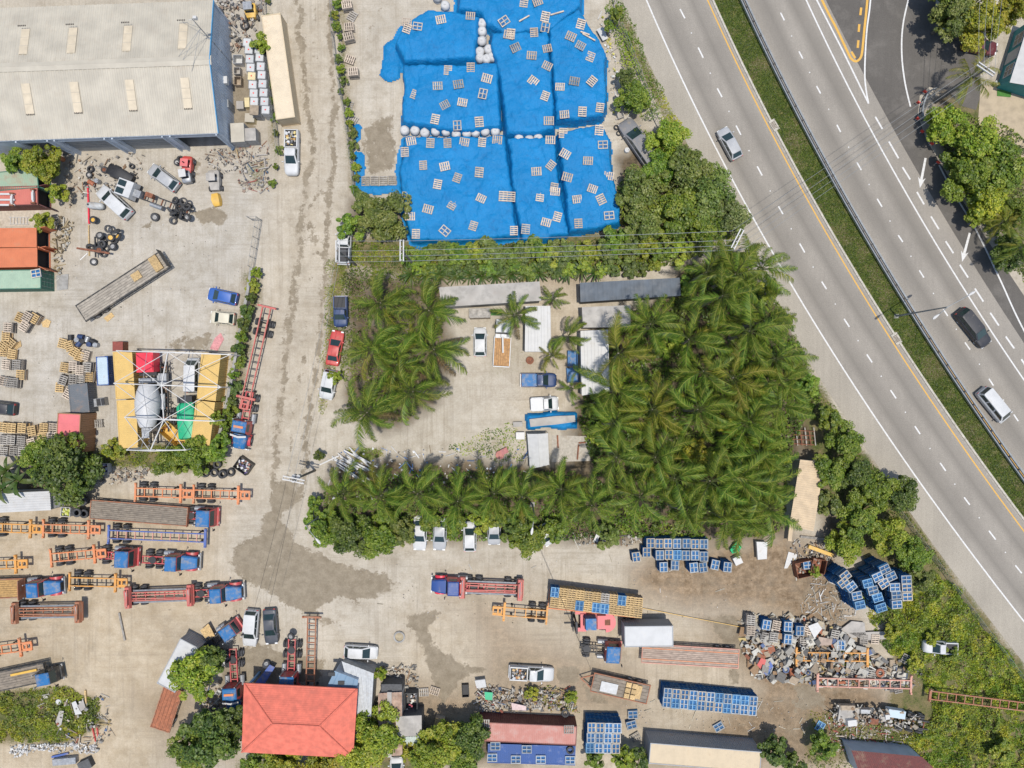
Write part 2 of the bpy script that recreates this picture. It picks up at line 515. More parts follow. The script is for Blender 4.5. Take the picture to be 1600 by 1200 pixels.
 def streak(rot, sx, sy, seed):
  mp = nd(nt, 'ShaderNodeMapping'); mp.inputs['Rotation'].default_value = (0, 0, R(rot)); mp.inputs['Scale'].default_value = (sx, sy, 1); mp.inputs['Location'].default_value = (seed, seed, 0)
  nt.links.new(vec, mp.inputs['Vector']); f_ = noise_node(nt, mp.outputs[0], 1.0, 6, .62); f_.node.inputs['Distortion'].default_value = 1.1; return f_
 dis = noise_node(nt, vec, .12, 3)
 for rot, sx, sy, sd_ in ((3, .07, 1.9, 3), (-8, 1.9, .06, 9)):
  st = streak(rot, sx, sy, sd_)
  f = math_n(nt, 'MULTIPLY', ramp(nt, st, .50, .66), ramp(nt, dis, .40, .60) if sd_ == 3 else ramp(nt, dis, .46, .62, (1, 1, 1, 1), (0, 0, 0, 1)))
  col = mixc(nt, math_n(nt, 'MULTIPLY', f, .32), col, (0.225, 0.185, 0.135, 1))
 col = mixc(nt, 1.0, col, ramp(nt, nbig, 0.3, 0.7, (0.86, 0.86, 0.86, 1), (1.08, 1.08, 1.08, 1)), 'MULTIPLY')
 nblot = noise_node(nt, vec, 0.3, 8, 0.72)
 blot = ramp(nt, nblot, 0.54, 0.64)
 col = mixc(nt, math_n(nt, 'MULTIPLY', blot, 0.36), col, (0.235, 0.195, 0.138, 1))
 drk = mixc(nt, ramp(nt, noise_node(nt, vec, .8, 7, .7), 0.36, 0.66), (0.178, 0.142, 0.094, 1), (0.270, 0.224, 0.158, 1))
 nedge = math_n(nt, 'MULTIPLY_ADD', noise_node(nt, vec, 1.2, 9, .75), .75); nt.links.new(math_n(nt, 'MULTIPLY', nmid, .5), nedge.node.inputs[2])
 dm = thr(at('damp'), nedge, 1.15, 1.17, 1.24)
 col = mixc(nt, math_n(nt, 'MULTIPLY', dm, 0.9), col, drk)
 grc = mixc(nt, ramp(nt, nfine, 0.35, 0.66), (0.030, 0.048, 0.010, 1), (0.115, 0.130, 0.036, 1))
 gdry = mixc(nt, ramp(nt, ngrit, 0.35, 0.66), (0.12, 0.10, 0.045, 1), (0.23, 0.185, 0.095, 1))
 grc = mixc(nt, ramp(nt, nmid, 0.44, 0.62), gdry, grc)
 col = mixc(nt, thr(at('green'), nfine, 1.1, 0.95, 1.25), col, grc)
 col = mixc(nt, 1.0, col, ramp(nt, nfine, 0.25, 0.75, (0.84, 0.84, 0.84, 1), (1.12, 1.12, 1.12, 1)), 'MULTIPLY')
 col = mixc(nt, 1.0, col, ramp(nt, ngrit, 0.28, 0.72, (0.84, 0.84, 0.84, 1), (1.12, 1.12, 1.12, 1)), 'MULTIPLY')
 nt.links.new(col, bs.inputs['Base Color'])
 rgh = math_n(nt, 'MULTIPLY_ADD', dm, -0.25); rgh.node.inputs[2].default_value = 0.95
 nt.links.new(rgh, bs.inputs['Roughness'])
 bs.inputs['Specular IOR Level'].default_value = 0.25
 b = nd(nt, 'ShaderNodeBump'); b.inputs['Strength'].default_value = 0.5; b.inputs['Distance'].default_value = 0.08
 nt.links.new(math_n(nt, 'ADD', nfine, ngrit), b.inputs['Height']); nt.links.new(b.outputs[0], bs.inputs['Normal'])
 me.materials.append(m)
 return struct(ob('ground', me))
build_ground()
# ================================================================== ROADS
def fit(pts, deg=2):
 p = np.polyfit([a for a, b in pts], [b for a, b in pts], deg)
 return lambda y: float(np.polyval(p, y))
L_sh = fit([(0, 968.7), (56, 995), (160, 1043), (237, 1085), (600, 1284), (697, 1347), (750, 1388), (842, 1452), (897, 1491), (970, 1548), (1035, 1600)])
L_w = fit([(0, 1008.7), (147, 1078.7), (300, 1153.7), (381, 1200), (600, 1332), (900, 1544), (970, 1600)])
L_y = fit([(0, 1105), (195, 1199.5), (299, 1254), (599, 1436), (830, 1600)])
L_k = fit([(0, 1112), (182, 1197), (300, 1263), (600, 1446), (815, 1600)])
R_g = fit([(0, 1151), (95, 1200), (300, 1307), (600, 1485.5), (756, 1600)])
R_y = fit([(0, 1162), (80, 1202), (300, 1316.5), (600, 1497), (745, 1600)])
R_w = fit([(0, 1259), (171, 1345), (230, 1375), (300, 1414.5), (422, 1487), (540, 1562), (592, 1600)])
R_d = fit([(0, 1289), (135, 1359), (175, 1384), (287, 1446), (420, 1519), (532, 1600)])
YS = list(range(-160, 1301, 20))
def off(fn, d):
 """line shifted by d px to the right, square to the line"""
 def g(y):
  s = (fn(y + 1) - fn(y - 1)) / 2
  return fn(y) + d * math.sqrt(1 + s * s)
 return g
def strip(name, fl, fr, z, m, y0=-160, y1=1300, thick=0.0, cont=None):
 b = MB(); ys = np.arange(y0, y1 + 1, 20)
 L = [G(fl(y), y) for y in ys]; Rr = [G(fr(y), y) for y in ys]
 n = len(ys)
 vs = [(p.x, p.y, z) for p in L] + [(p.x, p.y, z) for p in Rr]
 fs = [(i, i + 1, n + i + 1, n + i) for i in range(n - 1)]
 if thick:
  vs += [(p.x, p.y, z - thick) for p in L] + [(p.x, p.y, z - thick) for p in Rr]
  fs += [(2 * n + i, 2 * n + i + 1, i + 1, i) for i in range(n - 1)]
  fs += [(n + i, n + i + 1, 3 * n + i + 1, 3 * n + i) for i in range(n - 1)]
 b.add(vs, fs)
 return b.build(name, m)
def asphalt_mat(name, c, lanes=None, patch=0.0):
 m = bpy.data.materials.new(name); m.use_nodes = True
 nt = m.node_tree; bs = nt.nodes['Principled BSDF']
 tc = nd(nt, 'ShaderNodeTexCoord'); vec = tc.outputs['Object']
 nb = noise_node(nt, vec, 0.15, 4); nf = noise_node(nt, vec, 9.0, 5, 0.7); ng = noise_node(nt, vec, 26.0, 3, 0.6)
 mp = nd(nt, 'ShaderNodeMapping'); mp.inputs['Rotation'].default_value = (0, 0, R(-31)); mp.inputs['Scale'].default_value = (1.5, 0.05, 1)
 nt.links.new(vec, mp.inputs['Vector'])
 ns = noise_node(nt, mp.outputs[0], 1.6, 6, 0.6)
 col = mixc(nt, ramp(nt, nf, 0.3, 0.7), c4([k * 0.80 for k in c]), c4([k * 1.15 for k in c]))
 col = mixc(nt, 1.0, col, ramp(nt, nb, 0.3, 0.7, (0.90,) * 3 + (1,), (1.08,) * 3 + (1,)), 'MULTIPLY')
 col = mixc(nt, 1.0, col, ramp(nt, ns, 0.3, 0.7, (0.94,) * 3 + (1,), (1.04,) * 3 + (1,)), 'MULTIPLY')
 col = mixc(nt, 1.0, col, ramp(nt, ng, 0.3, 0.7, (0.80,) * 3 + (1,), (1.16,) * 3 + (1,)), 'MULTIPLY')
 if lanes:   # rubber and oil wear along each lane, read from the u coordinate
  uv = nd(nt, 'ShaderNodeUVMap'); sep = nd(nt, 'ShaderNodeSeparateXYZ'); nt.links.new(uv.outputs[0], sep.inputs[0])
  u = sep.outputs[0]
  w = None
  for cen, wd, s in lanes:
   d = math_n(nt, 'ABSOLUTE', math_n(nt, 'SUBTRACT', u, cen))
   r = ramp(nt, math_n(nt, 'DIVIDE', d, wd), 0.0, 1.0, (s, s, s, 1), (0, 0, 0, 1))
   w = r if w is None else mixc(nt, 1.0, w, r, 'ADD')
  brk = ramp(nt, ns, 0.2, 0.75, (0.6,) * 3 + (1,), (1,) * 3 + (1,))
  w = mixc(nt, 1.0, w, brk, 'MULTIPLY')
  col = mixc(nt, w, col, c4([k * 0.50 for k in c]))
 if patch:
  npn = noise_node(nt, vec, 0.4, 7, 0.7)
  col = mixc(nt, math_n(nt, 'MULTIPLY', ramp(nt, npn, 0.5, 0.72), patch), col, c4([min(1, k * 2.0) for k in c]))
 nt.links.new(col, bs.inputs['Base Color'])
 bs.inputs['Roughness'].default_value = 0.88
 bs.inputs['Specular IOR Level'].default_value = 0.3
 return m
def strip_uv(o, fl, fr, y0, y1):
 me = o.data; n = len(me.vertices) // 2
 uv = me.uv_layers.new(name='UVMap')
 for lp in me.loops:
  i = lp.vertex_index
  uv.data[lp.index].uv = (0.0 if i < n else 1.0, (i % n) / n)
M_left = asphalt_mat('asphalt_left_carriageway', (0.275, 0.248, 0.210), [(0.21, 0.12, 0.66), (0.34, 0.10, 0.34), (0.70, 0.12, 0.66), (0.83, 0.09, 0.32)])
M_right = asphalt_mat('asphalt_right_carriageway', (0.275, 0.248, 0.210), [(0.18, 0.09, 0.36), (0.28, 0.11, 0.70), (0.60, 0.11, 0.72), (0.70, 0.09, 0.34)])
M_sh = asphalt_mat('asphalt_shoulder', (0.33, 0.295, 0.24))
M_dark = asphalt_mat('asphalt_slip_road', (0.108, 0.098, 0.086), None, 0.42)
P_white = mat('road_paint_white', (0.60, 0.59, 0.565), 0.7, var=0.10, scale=8, dirt=0.5, dirtcol=(0.34, 0.32, 0.285), dscale=4)
P_yel = mat('road_paint_yellow', (0.58, 0.33, 0.06), 0.7, var=0.12, scale=8, dirt=0.2, dirtcol=(0.32, 0.27, 0.18), dscale=3)
r1 = struct(strip('highway_shoulder', L_sh, L_w, 0.022, M_sh))
r2 = strip('highway_left_carriageway', L_w, L_k, 0.022, M_left); strip_uv(r2, 0, 0, 0, 0); struct(r2)
r3 = strip('highway_right_carriageway', off(R_g, 2), R_d, 0.022, M_right); strip_uv(r3, 0, 0, 0, 0); struct(r3)
# slip road, island and driveway
slip = [(R_d(y), y) for y in range(-160, 761, 20)]
slip_r = [(1790, 760), (1660, 560), (1600, 462), (1560, 402), (1520, 340), (1495, 298), (1470, 256), (1448, 220), (1434, 180), (1437, 150), (1452, 136), (1480, 140), (1500, 165), (1525, 172), (1532, 150), (1532, 100), (1560, 80), (1540, 60), (1500, 40), (1470, 30), (1460, -160)]
b = MB(); b.sheet(GP(slip + slip_r), 0.012)
o = b.build('slip_road', M_dark)
bm = bmesh.new(); bm.from_mesh(o.data); bmesh.ops.triangulate(bm, faces=bm.faces); bm.to_mesh(o.data); bm.free()
struct(o)
def line_strip(name, fn, w, parent, m, y0, y1, z=0.030):
 o = strip(name, off(fn, -w / 2), off(fn, w / 2), z, m, y0, y1)
 o.parent = parent
 return o
line_strip('edge_line', L_w, 2.2, r2, P_white, -160, 1300)
line_strip('median_line', L_y, 2.0, r2, P_yel, -160, 1300)
line_strip('median_line', off(R_y, 1), 1.8, r3, P_yel, -160, 1300)
line_strip('edge_line', R_w, 2.2, r3, P_white, -160, 1300)
def dash(a, bb, w, parent, z=0.030, m=None, name='lane_dash'):
 A = G(*a); B = G(*bb); d = (B - A).normalized(); s = Vector((-d.y, d.x, 0)) * (w / PPM / 2)
 q = MB(); q.sheet([A - s, A + s, B + s, B - s], z)
 return q.build(name, m or P_white, parent)
def crop(pts, ox, oy): return [((ox + a / 4, oy + b / 4), (ox + c / 4, oy + d / 4)) for a, b, c, d in pts]
DL = crop([(1050, 57, 1080, 115), (1163, 297, 1195, 362), (1283, 553, 1312, 607), (1400, 785, 1430, 843), (1532, 1040, 1563, 1097)], 800, 0)
DL += crop([(65, 90, 93, 138), (197, 322, 229, 378), (335, 560, 365, 607), (475, 793, 508, 843), (617, 1015, 650, 1065)], 1200, 300)
DL += crop([(765, 38, 800, 90), (917, 263, 950, 313), (1075, 493, 1110, 543), (1225, 708, 1260, 755), (1380, 917, 1422, 972), (1545, 1133, 1585, 1182)], 1200, 600)
for a, q in DL: dash(a, q, 2.2, r2)
DR = crop([(78, 80, 102, 128), (193, 322, 217, 367), (303, 538, 328, 585), (430, 780, 453, 825), (555, 1015, 582, 1063)], 1200, 0)
DR += crop([(682, 43, 712, 93), (813, 270, 842, 313), (945, 490, 973, 535), (1095, 733, 1123, 775), (1230, 940, 1262, 985), (1380, 1167, 1408, 1210)], 1200, 300)
DR += crop([(1535, 190, 1563, 232)], 1200, 600)
for a, q in DR: dash(a, q, 2.2, r3)
DS = crop([(670, 730, 715, 808), (755, 885, 815, 990), (840, 1045, 888, 1122)], 1200, 0)
DS += crop([(930, 0, 975, 78), (1018, 153, 1067, 233), (1110, 308, 1158, 383), (1198, 455, 1250, 535), (1292, 603, 1345, 685), (1388, 755, 1442, 835), (1485, 903, 1538, 978), (1583, 1045, 1620, 1105)], 1200, 300)
for a, q in DS: dash(a, q, 2.6, r3, name='merge_dash')
# gore lines, slip edge line, island outline
def poly_line(name, pts, w, parent, m, z=0.030):
 W = GP(pts); n = len(W); vs = [];
 for i, p in enumerate(W):
  d = (W[min(i + 1, n - 1)] - W[max(i - 1, 0)]).normalized(); s = Vector((-d.y, d.x, 0)) * (w / PPM / 2)
  vs += [(p - s), (p + s)]
 vs = [(p.x, p.y, z) for p in vs]
 q = MB(); q.add(vs, [(2 * i, 2 * i + 2, 2 * i + 3, 2 * i + 1) for i in range(n - 1)])
 ob_ = q.build(name, m, parent)
 if ob_.data.polygons[0].normal.z < 0: ob_.data.flip_normals()
 return ob_
def smooth_pts(pts, n=6):
 P = [Vector((p[0], p[1], 0)) for p in pts]; out = []
 for i in range(len(P) - 1):
  p0 = P[max(i - 1, 0)]; p1 = P[i]; p2 = P[i + 1]; p3 = P[min(i + 2, len(P) - 1)]
  for k in range(n):
   t = k / n
   q = 0.5 * ((2 * p1) + (-p0 + p2) * t + (2 * p0 - 5 * p1 + 4 * p2 - p3) * t * t + (-p0 + 3 * p1 - 3 * p2 + p3) * t ** 3)
   out.append((q.x, q.y))
 out.append(pts[-1])
 return out
poly_line('gore_line', [(1207, -140), (1276, 0), (1317, 80), (1357, 162)], 2.4, r3, P_white, 0.031)
poly_line('gore_line', smooth_pts([(1366, -100), (1360, 0), (1354, 50), (1351, 110), (1353, 140), (1357, 162)]), 2.4, o, P_white, 0.034)
poly_line('edge_line', smooth_pts([(1445, -100), (1419, 0), (1410, 45), (1409, 88), (1414, 130), (1422.5, 167)]), 2.4, o, P_white)
poly_line('edge_line', smooth_pts([(1467, 258), (1489, 300), (1525, 360), (1562, 436), (1600, 517), (1680, 660)]), 2.4, o, P_white)
poly_line('island_line', smooth_pts([(1225, -130), (1284, 0), (1307, 45), (1325, 83), (1330, 92), (1337, 96), (1344, 91), (1347, 80), (1350, 50), (1355, 0), (1362, -100)], 8), 3.6, o, P_yel, 0.036)
for a, q in (((1345.5, 12), (1344, 24)), ((1342.5, 38), (1341.5, 50)), ((1341, 63), (1340, 75)), ((1330, 81), (1336, 91)), ((1347, -14), (1346, -2))):
 dash(a, q, 3.6, o, 0.036, P_yel, 'island_bar')
def arrow(a, tip):
 A = G(*a); T = G(*tip); d = (T - A).normalized(); s = Vector((-d.y, d.x, 0)); L = (T - A).length
 k = T - d * (L * 0.34)
 w0, w1, hw = 0.07, 0.17, 0.50
 pts = [A - s * w0 * 2, A + s * w0 * 2, k + s * w1 + d * .25, k + s * hw - d * .05, T, k - s * hw - d * .05, k - s * w1 + d * .25]
 q = MB(); q.sheet(pts, 0.036)
 q.build('merge_arrow', P_white, o)
arrow((1446, 247), (1437, 294)); arrow((1515, 364), (1503, 409))
# reflective studs between the dashes
stud = MB().box(0, 0, 0, 0.16, 0.16, 0.02, taper=(.7, .7)).mesh('road_stud', P_white)
for pts, par in ((DL, r2), (DR, r3)):
 for (a, q), (a2, q2) in zip(pts[:-1], pts[1:]):
  if abs(a2[1] - q[1]) < 90:
   m_ = G((q[0] + a2[0]) / 2, (q[1] + a2[1]) / 2, 0.026)
   ob('road_stud', stud, par, m_, R(30))
# ---- median: grass bed, kerb, drain inlets
M_kerb = mat('kerb_concrete', (0.44, 0.405, 0.34), 0.9, var=0.25, scale=4, dirt=0.3, dirtcol=(0.2, 0.17, 0.13), dscale=1.5)
M_gut = mat('gutter_concrete', (0.30, 0.27, 0.225), 0.9, var=0.2, scale=3)
def grass_bed_mat(name, lo, hi, dry):
 m = bpy.data.materials.new(name); m.use_nodes = True
 nt = m.node_tree; bs = nt.nodes['Principled BSDF']; tc = nd(nt, 'ShaderNodeTexCoord'); vec = tc.outputs['Object']
 n1 = noise_node(nt, vec, 0.35, 5, .65); n2 = noise_node(nt, vec, 7, 5, .7); n3 = noise_node(nt, vec, 1.4, 6, .7)
 col = mixc(nt, ramp(nt, n2, .3, .7), c4(lo), c4(hi))
 col = mixc(nt, ramp(nt, n3, .50, .72), col, c4(dry))
 col = mixc(nt, 1.0, col, ramp(nt, n1, .3, .7, (0.8,) * 3 + (1,), (1.15,) * 3 + (1,)), 'MULTIPLY')
 nt.links.new(col, bs.inputs['Base Color']); bs.inputs['Roughness'].default_value = 0.95
 bs.inputs['Specular IOR Level'].default_value = 0.1
 return m
M_bed = grass_bed_mat('median_turf', (0.040, 0.060, 0.010), (0.105, 0.135, 0.026), (0.16, 0.135, 0.055))
struct(strip('median_bed', off(L_k, 3.2), off(R_g, 2), 0.10, M_bed, thick=0.12))
gut = strip('gutter', off(L_k, -3), L_k, 0.027, M_gut); struct(gut)
kerb = struct(strip('kerb', L_k, off(L_k, 3.0), 0.14, M_kerb, thick=0.14))
jb = MB()
M_drain = mat('drain_iron', (0.10, 0.065, 0.045), 0.8, var=0.3)
for (px, py) in ((1209, 196), (1400, 529)):
 c = G(px, py); t = thing('drain_inlet', 'rusty storm drain grate set in the median kerb near the ' + ('upper silver car' if py < 300 else 'street lamp'), 'drain', c, R(-59), 'storm drains in the median kerb')
 q = MB(); q.box(0, 0, 0.0, 1.5, 0.85, 0.16); q.build('concrete_surround', M_kerb, t)
 q = MB()
 for i in range(6): q.box(-0.4 + i * 0.16, -0.05, 0.165, 0.07, 0.6, 0.03)
 q.build('grate', M_drain, t)
# ---- guardrail: two steel beams on posts
M_galv = mat('galvanised_steel', (0.24, 0.255, 0.26), 0.6, 0.2, var=0.2, dirt=0.15)
M_post = mat('dark_timber_post', (0.075, 0.070, 0.065), 0.85, var=0.3)
gr = thing('guardrail', 'double steel guardrail on dark posts along the grassy highway median', 'guardrail', (0, 0, 0))
for side in (0.6, 6.6):
 fn = off(R_g, side)
 b = MB(); prev = None
 prof = [(-0.02, 0.45), (0.05, 0.50), (-0.02, 0.56), (0.03, 0.60), (0.03, 0.62), (-0.02, 0.66), (0.05, 0.72), (-0.02, 0.77), (-0.06, 0.77), (-0.06, 0.45)]
 rings = []
 for y in np.arange(-160, 1301, 20):
  p = G(fn(y), y); p2 = G(fn(y + 1), y + 1); d = (p2 - p).normalized(); s = Vector((d.y, -d.x, 0)) * (-1 if side < 3 else 1)
  rings.append([(p.x + s.x * a * 1.6, p.y + s.y * a * 1.6, h) for a, h in prof])
 b.loft(rings); b.build('rail_beam', M_galv, gr)
blk = MB(); blk.box(0, 0, 0, 0.16, 0.16, 0.80); blk.box(0, 0, .50, 0.50, 0.14, 0.24)
blk_me = blk.mesh('rail_post', M_post)
y = -120.0
while y < 1000:
 fn = off(R_g, 3.6); p = G(fn(y), y); p2 = G(fn(y + 1), y + 1)
 ob('rail_post', blk_me, gr, p, math.atan2(p2.y - p.y, p2.x - p.x) + R(90))
 y += 24.5 / math.hypot(1, (fn(y + 1) - fn(y)))
# ================================================================== BUILDINGS
M_roofcream = mat('cream_metal_roof', (0.425, 0.385, 0.31), 0.55, var=0.13, scale=0.45, dirt=0.3, dirtcol=(0.36, 0.305, 0.235), dscale=0.5)
M_sky = mat('skylight_sheet', (0.52, 0.44, 0.32), 0.5, var=0.12, scale=1.2)
M_bluewall = mat('blue_grey_metal_wall', (0.42, 0.47, 0.53), 0.55, var=0.14, scale=0.7, dirt=0.15, dirtcol=(0.12, 0.12, 0.12))
M_bluetrim = mat('blue_trim', (0.06, 0.24, 0.42), 0.5, var=0.1)
M_conc = mat('grey_concrete', (0.30, 0.29, 0.27), 0.9, var=0.25, scale=1.5, dirt=0.4, dirtcol=(0.12, 0.11, 0.10), dscale=0.7, bump=.2)
M_shutter = mat('shutter_grey', (0.24, 0.245, 0.24), 0.6, var=0.2)
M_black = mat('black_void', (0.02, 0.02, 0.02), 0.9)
M_steel = mat('grey_steel', (0.32, 0.33, 0.34), 0.5, 0.5, var=0.2, dirt=0.2)
M_whitesteel = mat('white_painted_steel', (0.49, 0.48, 0.46), 0.5, var=0.08, dirt=0.2, dirtcol=(0.35, 0.27, 0.18), dscale=2)
M_wood = mat('weathered_wood', (0.36, 0.285, 0.205), 0.85, var=0.3, scale=2.5, objvar=0.5, dirt=0.2, dirtcol=(0.16, 0.13, 0.10))
M_greywood = mat('grey_old_wood', (0.31, 0.285, 0.25), 0.9, var=0.3, scale=2.5, objvar=0.45, dirt=0.25, dirtcol=(0.12, 0.105, 0.09))
M_newwood = mat('fresh_pine_wood', (0.50, 0.345, 0.16), 0.8, var=0.35, scale=7, objvar=0.35, dirt=0.2, dirtcol=(0.28, 0.2, 0.11))
M_rust = mat('rusty_steel', (0.22, 0.085, 0.045), 0.85, var=0.4, scale=3, dirt=0.4, dirtcol=(0.08, 0.035, 0.02))
M_tyre = mat('tyre_rubber', (0.048, 0.048, 0.050), 0.85, var=0.4, scale=4, dirt=0.35, dirtcol=(0.17, 0.155, 0.135), dscale=1.5, objvar=0.5)
M_rim = mat('wheel_steel', (0.42, 0.41, 0.39), 0.5, 0.4, var=0.25, dirt=0.3)
M_glass = mat('dark_glass', (0.018, 0.035, 0.035), 0.12, var=0.1, spec=0.7)
M_black2 = mat('black_plastic', (0.022, 0.022, 0.024), 0.6, var=0.2)
def corr(b, p0, u, v, nu, pitch, depth, nrm, flat=0.45):
 """ribbed sheet: ribs run along v, repeat along u (vectors with full length)"""
 p0 = Vector(p0); u = Vector(u); v = Vector(v); nrm = Vector(nrm).normalized()
 n = max(2, int(round(u.length / pitch))); pts = []
 for i in range(n):
  for t, h in ((0, 0), (flat, 0), (flat + 0.12, 1), (0.88, 1)):
   pts.append(((i + t) / n, h))
 pts.append((1, 0))
 vs = [p0 + u * t + nrm * (h * depth) for t, h in pts]
 m = len(vs)
 vs2 = [q + v for q in vs]
 b.add(vs + vs2, [(i, i + 1, m + i + 1, m + i) for i in range(m - 1)])
 return b
def warehouse():
 rz = R(2.05); ze = 5.5; zr = 7.2; W = 16.2; Ln = 46.0
 br = G(340.5, 207.5, ze)                       # front right eave corner
 t = thing('warehouse', 'large warehouse with cream ribbed metal roof, skylights and blue grey walls', 'warehouse', (br.x, br.y, 0), rz)
 for k in (0, 1):
  b = MB()
  y0, y1 = (0 - .01, W / 2) if k == 0 else (W / 2, W + .01)
  z0, z1 = (ze - .05, zr) if k == 0 else (zr, ze - .05)
  v = Vector((0, y1 - y0, z1 - z0)); nrm = Vector((0, -v.z, v.y))
  corr(b, (-Ln, y0, z0), (Ln + .03, 0, 0), v, 0, 0.56, 0.05, nrm)
  b.build('roof_slope', M_roofcream, t)
 b = MB()
 b.panel([(-Ln, W / 2 - .55, zr - .03), (.22, W / 2 - .55, zr - .03), (.22, W / 2, zr + .09), (-Ln, W / 2, zr + .09)], .02)
 b.panel([(-Ln, W / 2, zr + .09), (.22, W / 2, zr + .09), (.22, W / 2 + .55, zr - .03), (-Ln, W / 2 + .55, zr - .03)], .02)
 b.build('ridge_cap', M_roofcream, t)
 sl = (zr - ze) / (W / 2)
 rim = MATS.get('skylight_edge') or mat('skylight_edge', (0.10, 0.085, 0.07), 0.8)
 Mi = Matrix.Translation((br.x, br.y, 0)) @ Matrix.Rotation(rz, 4, 'Z')
 Minv = Mi.inverted()
 for (cx, cy) in ((40.5, 66.5), (115, 64.5), (201, 61.5), (287.5, 58), (45.5, 156), (120.5, 153.5), (206.5, 150), (292.5, 147)):
  p = Minv @ G(cx, cy, 6.3)
  h = (ze - .05) + sl * ((p.y + .25) if p.y < W / 2 else (W + .25 - p.y))
  sgn = 1 if p.y < W / 2 else -1
  q = MB(); hl = 1.72; hw = 0.5; dz = sl * hl * sgn
  q.panel([(p.x - hw, p.y - hl, h - dz + .06), (p.x + hw, p.y - hl, h - dz + .06), (p.x + hw, p.y + hl, h + dz + .06), (p.x - hw, p.y + hl, h + dz + .06)], .03)
  s = q.build('skylight', M_sky, t)
  q = MB(); yy = p.y - hl * sgn
  for i in range(5): q.box(p.x - .42 + i * .21, yy, h - dz * 1 * sgn * sgn + .04, .12, .16, .07)
  q.build('closure_strip', rim, s)
  q = MB()
  for e in (-.33, .33): q.box(p.x, p.y + e * hl, h + e * dz + .095, 2 * hw, .05, .02)
  q.build('lap_joint', M_roofcream, s)
 b = MB(); n = 40; pts = []
 for i in range(n + 1):
  y = W * i / n; h = ze + sl * min(y, W - y) - .06
  for dx, f in ((0, 0), (.05, .5)):
   yy = min(W, y + f * W / n)
   hh = ze + sl * min(yy, W - yy) - .08
   pts.append((dx, yy, hh))
 vs = [(-0.12 + a, y, 0) for a, y, h in pts] + [(-0.12 + a, y, h) for a, y, h in pts]; m = len(pts)
 b.add(vs, [(i, i + 1, m + i + 1, m + i) for i in range(m - 1)])
 gw = b.build('gable_wall', M_bluewall, t)
 q = MB(); q.box(-.02, 5.0, 0, .16, 1.0, 2.1); q.build('side_door', M_shutter, gw)
 q = MB(); q.box(0.1, 7.6, 2.4, .5, .9, .6); q.build('wall_air_unit', M_whitesteel, gw)
 for k in (0, 1):
  b = MB()
  a = (0.03, -.02 if k == 0 else W + .02, ze - .1); c = (0.03, W / 2, zr - .02)
  b.bar(a, c, .10, .28); b.build('verge_trim', M_bluetrim, t)
 bays = [(-5.9, -0.45), (-13.0, -7.1), (-20.1, -14.2), (-24.8, -21.2)]
 edges = [0.0]
 for a, c in bays: edges += [c, a]
 b = MB()
 xs = [0.0]
 for (a, c) in bays:
  b.box((xs[-1] + c) / 2, .15, 0, abs(xs[-1] - c), .3, 4.3); xs.append(a)
 b.box((xs[-1] - Ln) / 2, .15, 0, abs(xs[-1] + Ln), .3, 4.3)
 b.box(-Ln / 2, .15, 4.3, Ln, .3, ze - 4.42)
 b.build('front_wall', M_bluewall, t)
 b = MB(); b.box(-Ln / 2, W - .15, 0, Ln, .3, ze - .12); b.build('rear_wall', M_bluewall, t)
 for i, (a, c) in enumerate(bays):
  q = MB()
  if i == 0:
   q.box((a + c) / 2, 3.4, 0.02, c - a, .1, 4.2); nm = 'open_bay'
   q.build('bay_shade_panel', M_black, t)  # black panel stands in for the shade inside the open bay
  else:
   nsl = 14
   for k in range(nsl): q.box((a + c) / 2, .34 + .02 * (k % 2), 0.02 + k * 4.25 / nsl, c - a, .06, 4.25 / nsl - .02)
   q.build('roller_door', M_shutter, t)
 b = MB()
 for a, c in bays:
  for e in (a - .12, c + .12): b.box(e, -.12, 0, .16, .22, ze - .25)
 b.build('door_posts', M_bluewall, t)
 b = MB(); b.box(-Ln / 2, -.03, ze - .22, Ln, .05, .12); b.build('gutter', M_bluewall, t)
 return t
warehouse()
# antenna mast beside the warehouse gable
def mast():
 base = G(402, 126, 0); top = 9.0
 t = thing('antenna_mast', 'tall slim antenna mast with guy wires beside the warehouse gable', 'antenna', G(362, 100, 0))
 bx = G(362, 100, 0)
 h = 11.2
 b = MB(); b.tube([(0, 0, 0), (0, 0, h)], [.08, .05], 8); b.build('pole', M_steel, t)
 b = MB(); b.bar((-.5, 0, h - .3), (.6, 0, h - .3), .05); b.bar((0, -.4, h - .6), (0, .5, h - .6), .05)
 b.box(.35, .1, h - .3, .4, .3, .45); b.build('antenna_head', M_whitesteel, t)
 for dx, dy, dz in ((-4.4, -3.0, 6.6), (-4.2, -4.2, 6.5), (-3.2, 2.0, 6.8), (-2.6, -5.5, 6.3)):
  b = MB(); b.tube([(0, 0, h - 2.2), (dx, dy, dz)], .022, 4); b.build('guy_wire', M_steel, t)
 for z in (3.5, 5.2, 6.6):
  b = MB(); b.box(0, 0, z, .22, .22, .16); b.build('bracket', M_steel, t)
mast()
